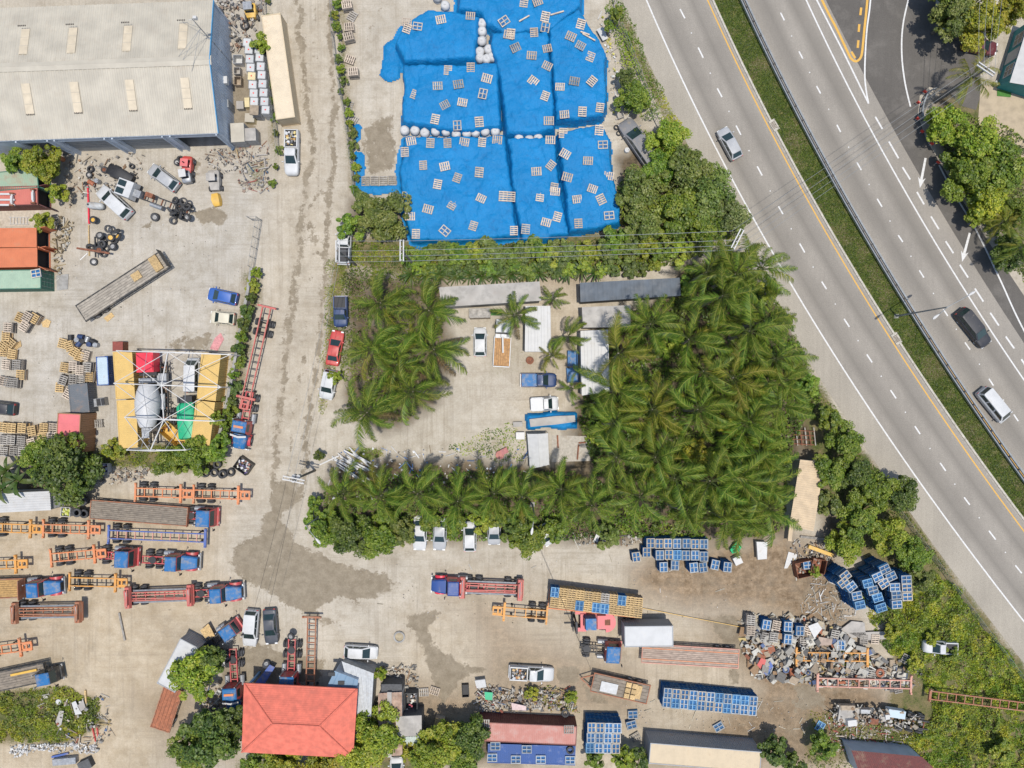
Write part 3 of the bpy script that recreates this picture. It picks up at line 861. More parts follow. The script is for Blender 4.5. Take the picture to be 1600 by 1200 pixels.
# ---- red hip roof house
M_redroof = mat('red_tile_roof', (0.60, 0.145, 0.095), 0.8, var=0.2, scale=1.3, dirt=0.35, dirtcol=(0.46, 0.13, 0.09), dscale=0.7, bump=.15, bscale=8)
M_redridge = mat('red_ridge_tile', (0.56, 0.135, 0.09), 0.8, var=0.2, scale=3)
M_blueclad = mat('pale_blue_wall', (0.20, 0.36, 0.52), 0.6, var=0.15, scale=1.5, dirt=.2)
def hip_house():
 z = 4.2; zr = 6.0
 P = [G(381.5, 1067.5, z), G(558.5, 1076.5, z), G(551.5, 1184, z), G(378, 1175, z)]
 rd = [G(425.5, 1131, zr), G(499, 1134.5, zr)]
 c = sum(P, Vector()) / 4
 base = Vector((c.x, c.y, 0))
 t = thing('hip_roof_house', 'house with a bright red hipped tile roof beside parked tractors', 'house', base)
 L = [p - base for p in P]; r = [q - base for q in rd]
 def slope(q):   # q: eave a, eave b, ridge b, ridge a
  a, bb, cc, d = [Vector(x) for x in q]
  n = 18; b = MB()
  nrm = (bb - a).cross(d - a if (d - a).length > .01 else cc - a).normalized()
  if nrm.z < 0: nrm = -nrm
  for i in range(n):
   t0, t1 = i / n, (i + 1) / n
   A = a.lerp(d, t0) + nrm * .035; B = bb.lerp(cc, t0) + nrm * .035
   A1 = a.lerp(d, t1); B1 = bb.lerp(cc, t1)
   A0 = a.lerp(d, t0); B0 = bb.lerp(cc, t0)
   b.add([A, B, B1, A1, A0, B0], [(0, 1, 2, 3), (4, 5, 1, 0)])
  return b
 for q in ((L[3], L[2], r[1], r[0]), (L[1], L[0], r[0], r[1]), (L[0], L[3], r[0], r[0]), (L[2], L[1], r[1], r[1])):
  slope(q).build('roof_slope', M_redroof, t)
 for a, bq in ((L[0], r[0]), (L[3], r[0]), (L[1], r[1]), (L[2], r[1]), (r[0], r[1])):
  b = MB(); b.tube([a + Vector((0, 0, .04)), bq + Vector((0, 0, .04))], .11, 6); b.build('ridge_tiles', M_redridge, t)
 b = MB(); ins = [p * 0.94 for p in L]
 for k in (0, 1):
  q = MB(); q.box(ins[k].x, ins[k].y - .1, 0, .25, .25, z - .1); q.build('carport_post', M_blueclad, t)
  ins[k] = ins[k] + Vector((0, -3.0, 0))
 b.prism([(p.x, p.y) for p in ins], 0, z - .05)
 w = b.build('wall', M_blueclad, t)
 q = MB()
 for i in range(4):
  a = L[i]; c2 = L[(i + 1) % 4]
  q.bar(a + Vector((0, 0, -.08)), c2 + Vector((0, 0, -.08)), .06, .2)
 q.build('fascia', M_redridge, t)
hip_house()
def box_building(name, label, cat, px, h, wallm, roofm, pitch=0.3, ribs='x', over=0.1, slope=0.0, slabroof=False, group=None, zb=0.0):
 """building with a ribbed (or slab) mono-pitch roof; px: roof corners TL,TR,BR,BL in photo pixels at height h"""
 P = GP(px, h); c = sum(P, Vector()) / 4; base = Vector((c.x, c.y, zb))
 t = thing(name, label, cat, base, 0, group)
 L = [Vector((p.x - base.x, p.y - base.y, h - zb)) for p in P]
 b = MB(); b.prism([(p.x * .97, p.y * .97) for p in L], 0, h - zb - .03); b.build('wall', wallm, t)
 b = MB()
 if slabroof:
  b.prism([(p.x, p.y) for p in L], h - zb - .02, h - zb + .14)
 else:
  a, u, v = L[3], L[2] - L[3], L[0] - L[3]
  if ribs == 'x': u, v = v, u;
  top = Vector((0, 0, 1))
  n = max(2, int(round(u.length / pitch))); d = 0.035
  o2 = L[1]       # opposite corner: keep quad exact
  prof = []
  for i in range(n):
   for tt, hh in ((0, 0), (.45, 0), (.57, 1), (.88, 1)): prof.append(((i + tt) / n, hh))
  prof.append((1, 0))
  e0 = [a + u * tt + top * (hh * d + .03) for tt, hh in prof]
  s2 = (L[3] + v) if False else None
  far0 = a + v; far1 = L[1]
  near0 = a; near1 = a + u
  e1 = [far0.lerp(far1, tt) + top * (hh * d + .03 + slope) for tt, hh in prof]
  m = len(e0); b.add(e0 + e1, [(i, i + 1, m + i + 1, m + i) for i in range(m - 1)])
  me = b
 r = b.build('roof', roofm, t)
 if r.data.polygons[0].normal.z < 0: r.data.flip_normals()
 return t
M_whiteroof = mat('white_ribbed_roof', (0.46, 0.45, 0.43), 0.55, var=0.08, scale=1.2, dirt=0.25, dirtcol=(0.40, 0.36, 0.29), dscale=0.9)
M_greyroof = mat('grey_stained_roof', (0.38, 0.355, 0.32), 0.85, var=0.25, scale=1.2, dirt=0.45, dirtcol=(0.22, 0.19, 0.165), dscale=0.6)
M_slate = mat('charcoal_roof', (0.088, 0.105, 0.125), 0.7, var=0.3, scale=0.8, dirt=0.4, dirtcol=(0.16, 0.165, 0.17), dscale=0.5)
M_tanroof = mat('tan_ribbed_roof', (0.52, 0.40, 0.26), 0.7, var=0.15, scale=1, dirt=0.25, dirtcol=(0.33, 0.23, 0.14), dscale=.7)
M_brownroof = mat('rust_stained_roof', (0.36, 0.255, 0.19), 0.85, var=0.35, scale=1.4, dirt=0.6, dirtcol=(0.25, 0.13, 0.075), dscale=0.9)
M_shed = mat('shed_wall', (0.32, 0.31, 0.29), 0.8, var=0.25, dirt=.3)
M_dkwall = mat('dark_wall', (0.085, 0.085, 0.085), 0.8, var=0.3)
box_building('site_office', 'white ribbed roof of a small shed beside the white crane truck', 'shed', [(821, 478), (860, 478), (861.5, 549.5), (820, 549.5)], 3.0, M_whitesteel, M_whiteroof, 0.85, 'y')
box_building('storage_shed', 'long stained grey flat roof above the white car in the palm yard', 'shed', [(686, 449), (843, 440), (845.5, 470), (690, 480)], 2.9, M_shed, M_greyroof, slabroof=True)
box_building('storage_shed', 'long charcoal roofed container shed at the top of the palm grove', 'shed', [(906, 442), (1062, 434), (1064, 462), (907, 472)], 2.8, M_dkwall, M_slate, 1.2, 'y')
box_building('storage_shed', 'square pale concrete roof below the charcoal roof in the palm grove', 'shed', [(909, 480), (985, 477), (985, 511), (911, 512)], 2.7, M_shed, M_greyroof, slabroof=True)
box_building('storage_shed', 'white ribbed roof half hidden by palms right of the blue trailer', 'shed', [(907, 517), (950, 515), (953, 612), (909, 618)], 2.8, M_whitesteel, M_whiteroof, 0.9, 'y')
box_building('timber_shack', 'small weathered timber hut under the long grey roof', 'hut', [(733, 482), (766, 481), (766, 496), (733, 497)], 2.2, M_wood, M_greywood, 0.3, 'x')
tb = box_building('lean_shed', 'tan ribbed roof shed between palms and trees beside the highway', 'shed', [(1250, 718), (1288, 722), (1271, 830), (1233, 822)], 3.0, M_shed, M_tanroof, 0.27, 'x')
box_building('lean_shed', 'white corrugated roof shed under the big tree on the left edge', 'shed', [(-40, 772), (78, 767), (80, 797), (-40, 803)], 2.8, M_shed, M_whiteroof, 0.3, 'x')
box_building('side_annex', 'dull grey corrugated lean-to at the end of the white corrugated shed', 'shed', [(79, 767), (100, 770), (103, 788), (80, 796)], 2.2, M_shed, mat('grey_ribbed', (0.16, 0.16, 0.155), .7, var=.2), 0.28, 'y')
sh = box_building('rusty_shack', 'rust stained corrugated shack right of the red hip roof', 'shack', [(591, 1083), (628, 1081), (629, 1180), (592, 1182)], 2.9, M_shed, M_brownroof, 0.32, 'y')
q = MB(); q.box(-.1, 0, 2.95, .55, 8.2, .12); q.build('roof_valley', M_greyroof, sh)
q = MB(); q.box(0.1, 4.3, 0, 2.6, 1.2, 2.6); q.build('back_room', M_dkwall, sh)
box_building('flat_roof_hut', 'flat pale grey roofed hut beside the rust stained shack', 'hut', [(619, 1119), (659, 1117), (659, 1149), (619, 1150)], 2.9, M_dkwall, M_greyroof, slabroof=True)
box_building('small_lean_to', 'pale green sheet lean-to below the flat grey hut', 'lean-to', [(628, 1151), (658, 1150), (655, 1164), (631, 1165)], 2.3, M_shed, mat('pale_green_sheet', (0.42, 0.48, 0.44), .6, var=.2, dirt=.3), .3, 'y')
# blue annex behind the hip roof house
M_blueroof = mat('blue_grey_sheet_roof', (0.145, 0.235, 0.33), 0.55, var=0.12, scale=1, dirt=.2, dirtcol=(.25, .26, .26))
an = box_building('blue_annex', 'blue sheet roof annex peeking out behind the red hip roof', 'annex', [(523, 1048), (560, 1062), (556, 1085), (505, 1085)], 3.4, M_bluewall, M_blueroof, 1.2, 'y')
for dx in (-.2, -1.4):
 q = MB(); q.box(dx, .3 - (dx + .2) * .9, 3.45, .8, .45, .1); q.build('roof_vent', M_black2, an)
an2 = box_building('grey_annex', 'light grey sheet roof strip with vents beside the blue annex', 'annex', [(534, 1033), (584, 1052), (580, 1120), (558, 1120)], 2.8, M_shed, mat('light_grey_sheet', (0.42, 0.43, 0.43), .6, var=.15, dirt=.2), .3, 'y')
# teal house at the right edge
M_teal = mat('teal_wall', (0.035, 0.22, 0.225), 0.7, var=0.15)
M_greypanel = mat('grey_panel', (0.42, 0.41, 0.385), .7, var=.1)
def teal_house():
 z = 3.0
 P = GP([(1597, 70), (1760, -20), (1760, 120), (1568, 120)], z)
 t = thing('teal_house', 'teal house with white roof and paned windows on the right edge', 'house', G(1620, 80))
 base = t.location
 A = G(1612, 30, z); B = G(1583, 122, z) ; A0 = A - base; B0 = B - base
 d = (B - A).normalized(); nrm = Vector((d.y, -d.x, 0))
 if nrm.x > 0: nrm = -nrm
 L = (B - A).length + 1
 far = -nrm * 14
 w = MB(); q = [A0, B0, B0 + far, A0 + far]; w.prism([(p.x, p.y) for p in q], 0, z - .3); ww = w.build('wall', M_teal, t)
 r = MB(); q2 = [A0 + nrm * -.1, B0 + nrm * -.1, B0 + far, A0 + far]
 ro = [A0 - d * .5 + nrm * .1, B0 + d * .5 + nrm * .1, B0 + d * .5 + far, A0 - d * .5 + far]
 ridge_off = -nrm * 6
 rr = MB(); e0, e1 = ro[0], ro[1]
 rr.panel([Vector((e0.x, e0.y, z - .3)), Vector((e1.x, e1.y, z - .3)), Vector((e1.x + ridge_off.x, e1.y + ridge_off.y, z + 1.2)), Vector((e0.x + ridge_off.x, e0.y + ridge_off.y, z + 1.6))], .08)
 rr.panel([Vector((e0.x + ridge_off.x, e0.y + ridge_off.y, z + 1.6)), Vector((e1.x + ridge_off.x, e1.y + ridge_off.y, z + 1.6)), Vector((e1.x + 2 * ridge_off.x, e1.y + 2 * ridge_off.y, z - .3)), Vector((e0.x + 2 * ridge_off.x, e0.y + 2 * ridge_off.y, z - .3))], .08)
 rr.build('roof', M_whiteroof, t)
 for f in (.22, .70):
  for zz in (.95,):
   c = A0 + d * (f * L) + nrm * .06
   g = MB(); g.box(0, 0, zz, 1.5, .1, 1.5); g_o = g.build('window', M_glass, t, loc=(c.x, c.y, 0), rz=math.atan2(d.y, d.x))
   fr = MB()
   for k in (-.75, 0, .75): fr.box(k, .06 * (1 if nrm.y > 0 else -1) * 0 + .0, zz, .08, .16, 1.5)
   for k in (0, .72, 1.44): fr.box(0, 0, zz + k, 1.55, .16, .08)
   fr.build('window_frame', M_whitesteel, g_o)
 c = A0 + d * (.46 * L) + nrm * .04
 g = MB(); g.box(0, 0, .3, 1.6, .1, 2.2); g.build('grey_wall_panel', M_greypanel, t, loc=(c.x, c.y, 0), rz=math.atan2(d.y, d.x))
teal_house()
# concrete yard by the teal house
cb = MB(); cb.sheet(GP([(1532, 135), (1800, 100), (1800, 260), (1600, 260), (1545, 225), (1528, 190)]), 0.02)
struct(cb.build('house_yard', mat('yard_concrete', (0.40, 0.325, 0.225), .9, var=.2, scale=.8, dirt=.2, dirtcol=(.25, .2, .14))))
# dark red roof along the bottom edge
box_building('red_roof_shed', 'dark red sheet roof cut off by the bottom edge at the right', 'shed', [(1330, 1172), (1440, 1182), (1475, 1215), (1345, 1215)], 3.0, M_bluewall, mat('dark_red_sheet', (0.13, 0.035, 0.03), .7, var=.25, dirt=.3), .3, 'y')
# ---- steel canopy frame over the yellow containers
def canopy_frame():
 z = 7.4
 t = thing('canopy_frame', 'white open steel roof frame standing over yellow containers and mixer truck', 'steel frame', G(270, 628))
 b0 = t.location
 def P(x, y, zz): return G(x, y, zz) - b0
 rows = [(548, 182, 360), (599, 178, 345), (652, 195, 335), (703, 198, 290)]
 ap = []
 for (y, xl, xr) in rows:
  L = P(xl, y, 5.6); Rr = P(xr, y + (6 if y < 660 else 0), 5.6); m = (L + Rr) / 2 + Vector((0, 0, 1.4)); ap.append((L, m, Rr))
  b = MB(); b.bar(L, Rr, .13, .16); b.build('tie_beam', M_whitesteel, t)
  for s, e in ((L, m), (Rr, m)):
   b = MB(); b.bar(s, e, .10, .12); b.build('rafter', M_whitesteel, t)
  b = MB(); b.bar((L + Rr) / 2, m, .08); b.build('king_post', M_whitesteel, t)
  for p in (L, Rr):
   b = MB(); b.bar((p.x, p.y, 2.6), (p.x, p.y, p.z), .14); b.build('column', M_whitesteel, t)
 for i in range(3):
  L0, m0, R0 = ap[i]; L1, m1, R1 = ap[i + 1]
  b = MB(); b.bar(m0, m1, .11); b.build('ridge_beam', M_whitesteel, t)
  for a, c in (((L0), m1), (m0, L1), (R0, m1), (m0, R1)):
   if i == 2 and a is R0: continue
   b = MB(); b.bar(a, c, .07); b.build('brace', M_whitesteel, t)
  for f in (.3, .6, .85):
   if f == .6:
    b = MB(); b.tube([L0.lerp(m0, f), L1.lerp(m1, f)], .03, 4); b.build('purlin', M_steel, t)
    b = MB(); b.tube([R0.lerp(m0, f), R1.lerp(m1, f)], .03, 4); b.build('purlin', M_steel, t)
canopy_frame()
# ================================================================== WHEELS, VEHICLES, CONTAINERS
def tyre_prof(r, w):
 ri = r * 0.56
 return [(ri, -w * .42), (r * .80, -w * .5), (r * .95, -w * .44), (r, -w * .25), (r, w * .25), (r * .95, w * .44), (r * .80, w * .5), (ri, w * .42)]
def tyre_mesh(r, w, axis='y'):
 def mk():
  b = MB(); b.lathe(tyre_prof(r, w), 18, axis, closed=True)
  return b.mesh('tyre', M_tyre, True, 50)
 return cached(('tyre', r, w, axis), mk)
def rim_mesh(r, w, m=None, axis='y'):
 m = m or M_rim
 def mk():
  b = MB(); ri = r * .58
  b.lathe([(0.001, -w * .30), (ri * .35, -w * .30), (ri * .4, -w * .12), (ri * .8, -w * .10), (ri, -w * .36), (ri, w * .36), (ri * .8, w * .10), (ri * .4, w * .12), (ri * .35, w * .30), (0.001, w * .30)], 14, axis)
  return b.mesh('rim', m, True, 40)
 return cached(('rim', r, w, axis, m.name), mk)
def wheel(parent, x, y, r, w, rimm=None):
 o = ob('wheel', tyre_mesh(r, w), parent, (x, y, r))
 ob('rim', rim_mesh(r, w, rimm), o)
 return o
def paint(name, c, rough=0.5, dirt=0.12):
 return mat('paint_' + name, c, rough, 0.0, var=0.08, scale=1.2, dirt=dirt, dirtcol=(0.27, 0.22, 0.155), dscale=1.6, coat=0.12)
PT = {
 'white': paint('white', (0.49, 0.49, 0.48)), 'silver': paint('silver', (0.34, 0.345, 0.35), .45), 'grey': paint('grey', (0.26, 0.275, 0.29)),
 'black': paint('black', (0.028, 0.028, 0.032)), 'dark': paint('dark_grey', (0.055, 0.06, 0.072)), 'blue': paint('blue', (0.03, 0.10, 0.34)),
 'navy': paint('navy', (0.022, 0.045, 0.12)), 'deepblue': paint('deep_blue', (0.04, 0.085, 0.24)), 'red': paint('red', (0.46, 0.06, 0.05), .45, .25),
 'pinkred': paint('faded_red', (0.58, 0.135, 0.135), .55, .3), 'maroon': paint('maroon', (0.10, 0.018, 0.022)), 'truckblue': paint('truck_blue', (0.006, 0.115, 0.30), .6, .55),
 'truckred': paint('truck_red', (0.46, 0.055, 0.06), .45, .55), 'cream': paint('cream', (0.55, 0.5, 0.38)), 'green': paint('green', (0.02, 0.36, 0.17)),
 'brightred': paint('bright_red', (0.62, 0.03, 0.055), .4, .1), 'dkblue': paint('dark_blue', (0.02, 0.06, 0.22), .5, .2), 'yellow': paint('machine_yellow', (0.60, 0.36, 0.06), .5, .35),
 'lorange': paint('chassis_orange', (0.60, 0.20, 0.07), .6, .55), 'yorange': paint('chassis_yellow_orange', (0.60, 0.27, 0.05), .6, .55),
 'chred': paint('chassis_red', (0.46, 0.105, 0.085), .6, .55), 'chblue': paint('chassis_blue', (0.06, 0.11, 0.33), .6, .55), 'chrust': paint('chassis_rust', (0.31, 0.12, 0.06), .75, .55),
 'chpink': paint('chassis_pink', (0.55, 0.27, 0.20), .7, .55), 'chblack': paint('chassis_black', (0.04, 0.04, 0.04), .7, .55),
}
M_light = mat('headlight', (0.7, 0.7, 0.68), 0.2, var=.05)
M_tail = mat('tail_light', (0.42, 0.02, 0.02), 0.3, var=.1)
def fr(tab, s):
 return float(np.interp(s, [a for a, b in tab], [b for a, b in tab]))
CAR = {  # length, width, height, hood, belt, (screen base, roof front, roof rear, rear glass base) as fraction from the rear
 'sedan': (4.55, 1.78, 1.42, .92, .95, (.74, .55, .27, .11), .30),
 'hatch': (4.1, 1.74, 1.50, .98, 1.0, (.79, .57, .15, .02), .30),
 'suv': (4.7, 1.88, 1.75, 1.05, 1.10, (.77, .59, .09, .015), .32),
 'van': (4.7, 1.78, 1.98, 1.10, 1.15, (.93, .78, .04, .01), .30),
 'pickup': (5.3, 1.85, 1.75, 1.08, 1.10, (.77, .61, .45, .41), .36),
}
def car(kind, rear, front, color, label, cat=None, zref=0.9, roofm=None, load=None, group=None, width=None, name=None):
 Lk, W, H, hood, belt, gf, rw = CAR[kind]
 pa = G(rear[0], rear[1], zref); pb = G(front[0], front[1], zref)
 L = (pb - pa).length; c = (pa + pb) / 2
 W = width or W
 nm = name or {'sedan': 'saloon_car', 'hatch': 'hatchback_car', 'suv': 'sport_utility_car', 'van': 'passenger_van', 'pickup': 'pickup_truck'}[kind]
 t = thing(nm, label, cat or {'pickup': 'pickup', 'van': 'van'}.get(kind, 'car'), (c.x, c.y, 0), heading(rear, front), group)
 body = PT[color]; rf = roofm or body
 pk = kind == 'pickup'
 if kind == 'sedan': top = [(0, .70), (.012, .86), (.03, belt - .02), (.10, belt), (.70, belt), (.90, hood - .10), (.975, .72), (1, .55)]
 elif pk: top = [(0, .75), (.01, 1.0), (.02, belt), (.72, belt), (.92, hood - .06), (.98, .86), (1, .60)]
 elif kind == 'van': top = [(0, .8), (.01, 1.1), (.02, belt), (.90, belt), (.965, .95), (1, .62)]
 else: top = [(0, .75), (.01, .98), (.025, belt), (.72, belt), (.91, hood - .09), (.975, .80), (1, .58)]
 hw = [(0, .80), (.015, .90), (.06, .97), (.2, 1), (.78, 1), (.90, .955), (.96, .86), (.99, .70), (1, .58)] if not pk else [(0, .90), (.015, .95), (.06, .98), (.8, 1), (.92, .96), (.97, .86), (1, .66)]
 b = MB(); rings = []
 S = [0, .01, .02, .03, .06, .10, .15, .25, .40, .55, .66, .72, .78, .84, .90, .94, .97, .985, 1]
 for s in S:
  x = (s - .5) * L; h = fr(hw, s) * W / 2; z = fr(top, s); zb = .26 + (.12 if s < .02 or s > .97 else 0)
  z = max(z, zb + .1)
  pts = [(-h * .9, zb), (-h, zb + .12 * (z - zb) / .6), (-h, zb + (z - zb) * .62), (-h * .97, zb + (z - zb) * .88), (-h * .88, zb + (z - zb) * .975), (-h * .6, z), (-h * .2, z + .012),
      (h * .2, z + .012), (h * .6, z), (h * .88, zb + (z - zb) * .975), (h * .97, zb + (z - zb) * .88), (h, zb + (z - zb) * .62), (h, zb + .12 * (z - zb) / .6), (h * .9, zb)]
  rings.append([(x, y, zz) for y, zz in pts])
 b.loft(rings); b.build('body', body, t, True, 40)
 xs = [(f - .5) * L for f in gf]                 # screen base, roof front, roof rear, rear base
 wb = W / 2 * .90; wr = W / 2 * (.80 if kind in ('van', 'suv') else .74); zb = belt - .04
 zt = H - .05
 base = [(xs[0], wb * .86), (xs[0] - .06, wb), (xs[3] + .06, wb), (xs[3], wb * .88)]
 def ring(z, f):
  x0 = xs[0] + (xs[1] - xs[0]) * f; x3 = xs[3] + (xs[2] - xs[3]) * f; w = wb + (wr - wb) * f
  return [(x0, -w * .84, z), (x0 - .10, -w, z), (x3 + .10, -w, z), (x3, -w * .84, z), (x3, w * .84, z), (x3 + .10, w, z), (x0 - .10, w, z), (x0, w * .84, z)]
 cab = MB(); cab.loft([ring(zb, 0), ring(zt - .02, 1)], caps=False)
 cab.build('pillars', body, t, True, 30)
 rr = MB(); r1 = ring(zt - .02, 1.0)
 rr.loft([r1, [(x * .995 + (0), y * .985, zt + .03) for x, y, z in r1], [(xs[2] + (x - xs[2]) * .96 + (xs[1] - xs[2]) * .02, y * .80, H) for x, y, z in r1]])
 rf_o = rr.build('roof', rf, t, True, 50)
 def gl(nm, q):
  g = MB(); g.panel(q, .012); return g.build(nm, M_glass, t)
 f0, f1 = .06, .96
 def pt(f, side, end):
  z = zb + (zt - .02 - zb) * f
  x = (xs[0] + (xs[1] - xs[0]) * f) if end == 'f' else (xs[3] + (xs[2] - xs[3]) * f)
  w = wb + (wr - wb) * f
  return x, w * .82 * side, z
 gl('windscreen', [pt(f0, -1, 'f'), pt(f0, 1, 'f'), pt(f1, 1, 'f'), pt(f1, -1, 'f')])
 gl('rear_window', [pt(f0 + .1, 1, 'r'), pt(f0 + .1, -1, 'r'), pt(f1, -1, 'r'), pt(f1, 1, 'r')])
 def sp(f, u, side):
  z = zb + (zt - .02 - zb) * f
  x0 = xs[0] + (xs[1] - xs[0]) * f - .16; x3 = xs[3] + (xs[2] - xs[3]) * f + .16
  return (x3 + (x0 - x3) * u, side * (wb + (wr - wb) * f), z)
 segs = [(0, .46), (.52, 1)] if (pk or kind == 'sedan') else [(0, .28), (.33, .63), (.68, 1)]
 for side in (-1, 1):
  for a, c_ in segs:
   q = [sp(.14, a, side), sp(.14, c_, side), sp(.86, c_, side), sp(.86, a, side)]
   gl('side_window', q if side < 0 else q[::-1])
  m = MB(); m.box(xs[0] - .25, side * (W / 2 + .10), belt - .02, .12, .22, .16); m.build('mirror', body, t)
  h = MB(); h.box(L * .465, side * W * .33, .62, .18, .34, .14); h.build('headlight', M_light, t)
  h = MB(); h.box(-L * .487, side * W * .36, .70, .12, .22, .26 if kind != 'sedan' else .16); h.build('tail_light', M_tail, t)
  for x in (L * .305, -L * .29):
   wheel(t, x, side * (W / 2 - .11), rw + (0), .21)
 if pk:   # load bed: floor and walls on top of a recessed tub
  x0, x1 = -L / 2 + .08, xs[3] - .06; cx = (x0 + x1) / 2; lx = x1 - x0
  m = MB(); m.box(cx, 0, belt + .012, lx, W * .80, .01); m.build('bed_floor', M_black2, t)
  m = MB()
  for s in (-1, 1): m.box(cx, s * W * .43, belt - .02, lx + .06, W * .08, .24)
  m.box(x0 + .02, 0, belt - .02, .08, W * .82, .24); m.box(x1 - .02, 0, belt - .02, .07, W * .82, .24)
  m.build('bed_wall', body, t)
  m = MB(); m.box(-L / 2 - .04, 0, .5, .14, W * .9, .14); m.build('bumper', M_steel, t)
 return t
# ---- tractor units
def tractor(rear, front, label, style='bonnet', roof='truckblue', hoodc='truckblue', bodyc='truckred', frame='truckred', zref=1.3, axles=2, width=2.35, visor=False, group='truck tractors parked in the yards'):
 pa = G(rear[0], rear[1], zref); pb = G(front[0], front[1], zref)
 L = (pb - pa).length; c = (pa + pb) / 2
 t = thing('truck_tractor', label, 'truck', (c.x, c.y, 0), heading(rear, front), group)
 B = PT[bodyc]; F = PT[frame]; Rf = PT[roof]; Hd = PT[hoodc]
 W = width; xr = -L / 2; xf = L / 2
 fe = xf - (1.0 if style == 'bonnet' else .6)
 b = MB()
 for s in (-1, 1): b.box((xr + fe) / 2, s * .43, .78, fe - xr, .12, .26)
 for k in range(6): b.box(xr + .08 + k * (L - 3.2) / 5, 0, .82, .12, .80, .16)
 b.build('frame', F, t)
 ax = [xr + .75 + i * 1.32 for i in range(axles)]
 for x in ax:
  for s in (-1, 1):
   wheel(t, x, s * (W / 2 - .14), .5, .27); wheel(t, x, s * (W / 2 - .47), .5, .27)
  b = MB(); b.tube([(x, -.9, .52), (x, .9, .52)], .1, 8); b.build('axle', M_black2, t)
 b = MB(); mx = sum(ax) / len(ax)
 b.cyl(mx, 0, 1.07, .46, .07, 18); b.box(mx - .42, 0, 1.05, .35, .5, .07, ry=.12); b.build('fifth_wheel', M_black2, t)
 fx = xf - (1.15 if style == 'bonnet' else 1.2)
 for s in (-1, 1): wheel(t, fx, s * (W / 2 - .16), .5, .28)
 if style == 'bonnet': c0, c1 = xf - 3.7, xf - 1.95
 else: c0, c1 = xf - 2.15, xf - .12
 for s in (-1, 1):
  b = MB(); b.tube([(c0 - .9, s * .95, .75), (c0 + .35, s * .95, .75)], .32, 10); b.build('fuel_tank', M_steel, t)
  b = MB(); b.tube([(c0 - .14, s * .8, .9), (c0 - .14, s * .8, 3.0)], .07, 8); b.build('exhaust_stack', M_steel, t)
 h0, h1 = .85, 2.62; hw = W / 2 * (.86 if style == 'bonnet' else .96)
 def rg(z, f):
  return [(c1 - .28 * f, -hw + .12 * f, z), (c0 + .05 * f, -hw + .12 * f, z), (c0 + .05 * f, hw - .12 * f, z), (c1 - .28 * f, hw - .12 * f, z)]
 b = MB(); b.loft([rg(h0, 0), rg(1.75, 0), rg(h1, 1)]); b.build('cab', B, t)
 b = MB(); a = rg(h1, 1)
 b.loft([[(x, y, h1 + .012) for x, y, z in a], [(x, y * 1.02, h1 + .10) for x, y, z in a], [(mx_ * .0 + (x - (c0 + c1) / 2) * .86 + (c0 + c1) / 2, y * .86, h1 + .20) for mx_, (x, y, z) in zip([0] * 4, a)]])
 b.build('cab_roof', Rf, t, True, 30)
 def lp(f, y, x): return (x, y, 1.75 + (h1 - 1.75) * f)
 q = [(c1 - .28 * .1 + .0, -hw * .86, 1.84), (c1 - .28 * .1, hw * .86, 1.84), (c1 - .28 * .9, hw * .82, 2.53), (c1 - .28 * .9, -hw * .82, 2.53)]
 b = MB(); b.panel(q, .02); b.build('windscreen', M_glass, t)
 for s in (-1, 1):
  q = [(c0 + .35, s * (hw - .02), 1.84), (c1 - .35, s * (hw - .02), 1.84), (c1 - .5, s * (hw - .10), 2.5), (c0 + .35, s * (hw - .10), 2.5)]
  b = MB(); b.panel(q if s < 0 else q[::-1], .02); b.build('side_window', M_glass, t)
  b = MB(); b.bar((c1 - .1, s * hw, 2.3), (c1 + .1, s * (hw + .3), 2.2), .04); b.box(c1 + .12, s * (hw + .36), 1.85, .10, .22, .55); b.build('mirror', M_black2, t)
 if style == 'bonnet':
  b = MB()
  def hr(x, w, z0, z1): return [(x, -w, z0), (x, -w, z1 - .12), (x, -w * .82, z1), (x, w * .82, z1), (x, w, z1 - .12), (x, w, z0)]
  b.loft([hr(c1 + .02, .92, .9, 1.98), hr(c1 + .9, .86, .9, 1.88), hr(xf - .25, .72, .9, 1.74), hr(xf - .05, .66, .95, 1.60)])
  b.build('bonnet', Hd, t, True, 30)
  for s in (-1, 1):
   b = MB(); pr = []
   for k in range(7):
    an = math.pi * (k / 6); pr.append((fx + math.cos(an) * .78, .62 + math.sin(an) * .62))
   rings = [[(x, s * .80, z), (x, s * (W / 2 + .02), z), (x, s * (W / 2 + .02), z - .10), (x, s * .80, z - .10)] for x, z in pr]
   b.loft(rings); b.build('fender', B, t, True, 40)
   b = MB(); b.box(xf - .02, s * .86, .98, .12, .24, .2); b.build('headlight', M_light, t)
  b = MB(); b.box(xf + .02, 0, .5, .16, W * .95, .36); b.build('bumper', M_steel if not visor else M_whitesteel, t)
  b = MB(); b.box(xf - .03, 0, 1.0, .05, 1.0, .5); b.build('grille', M_black2, t)
 else:
  b = MB(); b.box(xf - .06, 0, .45, .24, W, .5); b.build('bumper', B, t)
  for s in (-1, 1):
   b = MB(); b.box(xf + .04, s * .85, .62, .08, .3, .18); b.build('headlight', M_light, t)
 if visor:
  b = MB(); b.loft([[(c1 + .05, -hw * 1.02, 2.5), (c1 + .30, -hw * 1.0, 2.42), (c1 + .30, -hw * 1.0, 2.5), (c1 + .05, -hw * 1.02, 2.58)], [(c1 + .22, 0, 2.5), (c1 + .48, 0, 2.42), (c1 + .48, 0, 2.5), (c1 + .22, 0, 2.58)], [(c1 + .05, hw * 1.02, 2.5), (c1 + .30, hw * 1.0, 2.42), (c1 + .30, hw * 1.0, 2.5), (c1 + .05, hw * 1.02, 2.58)]])
  b.build('sun_visor', M_whitesteel, t)
  b = MB(); b.box((c0 + c1) / 2 - .1, 0, h1 + .21, .28, 1.2, .1); b.build('roof_sign', PT['lorange'], t)
 return t
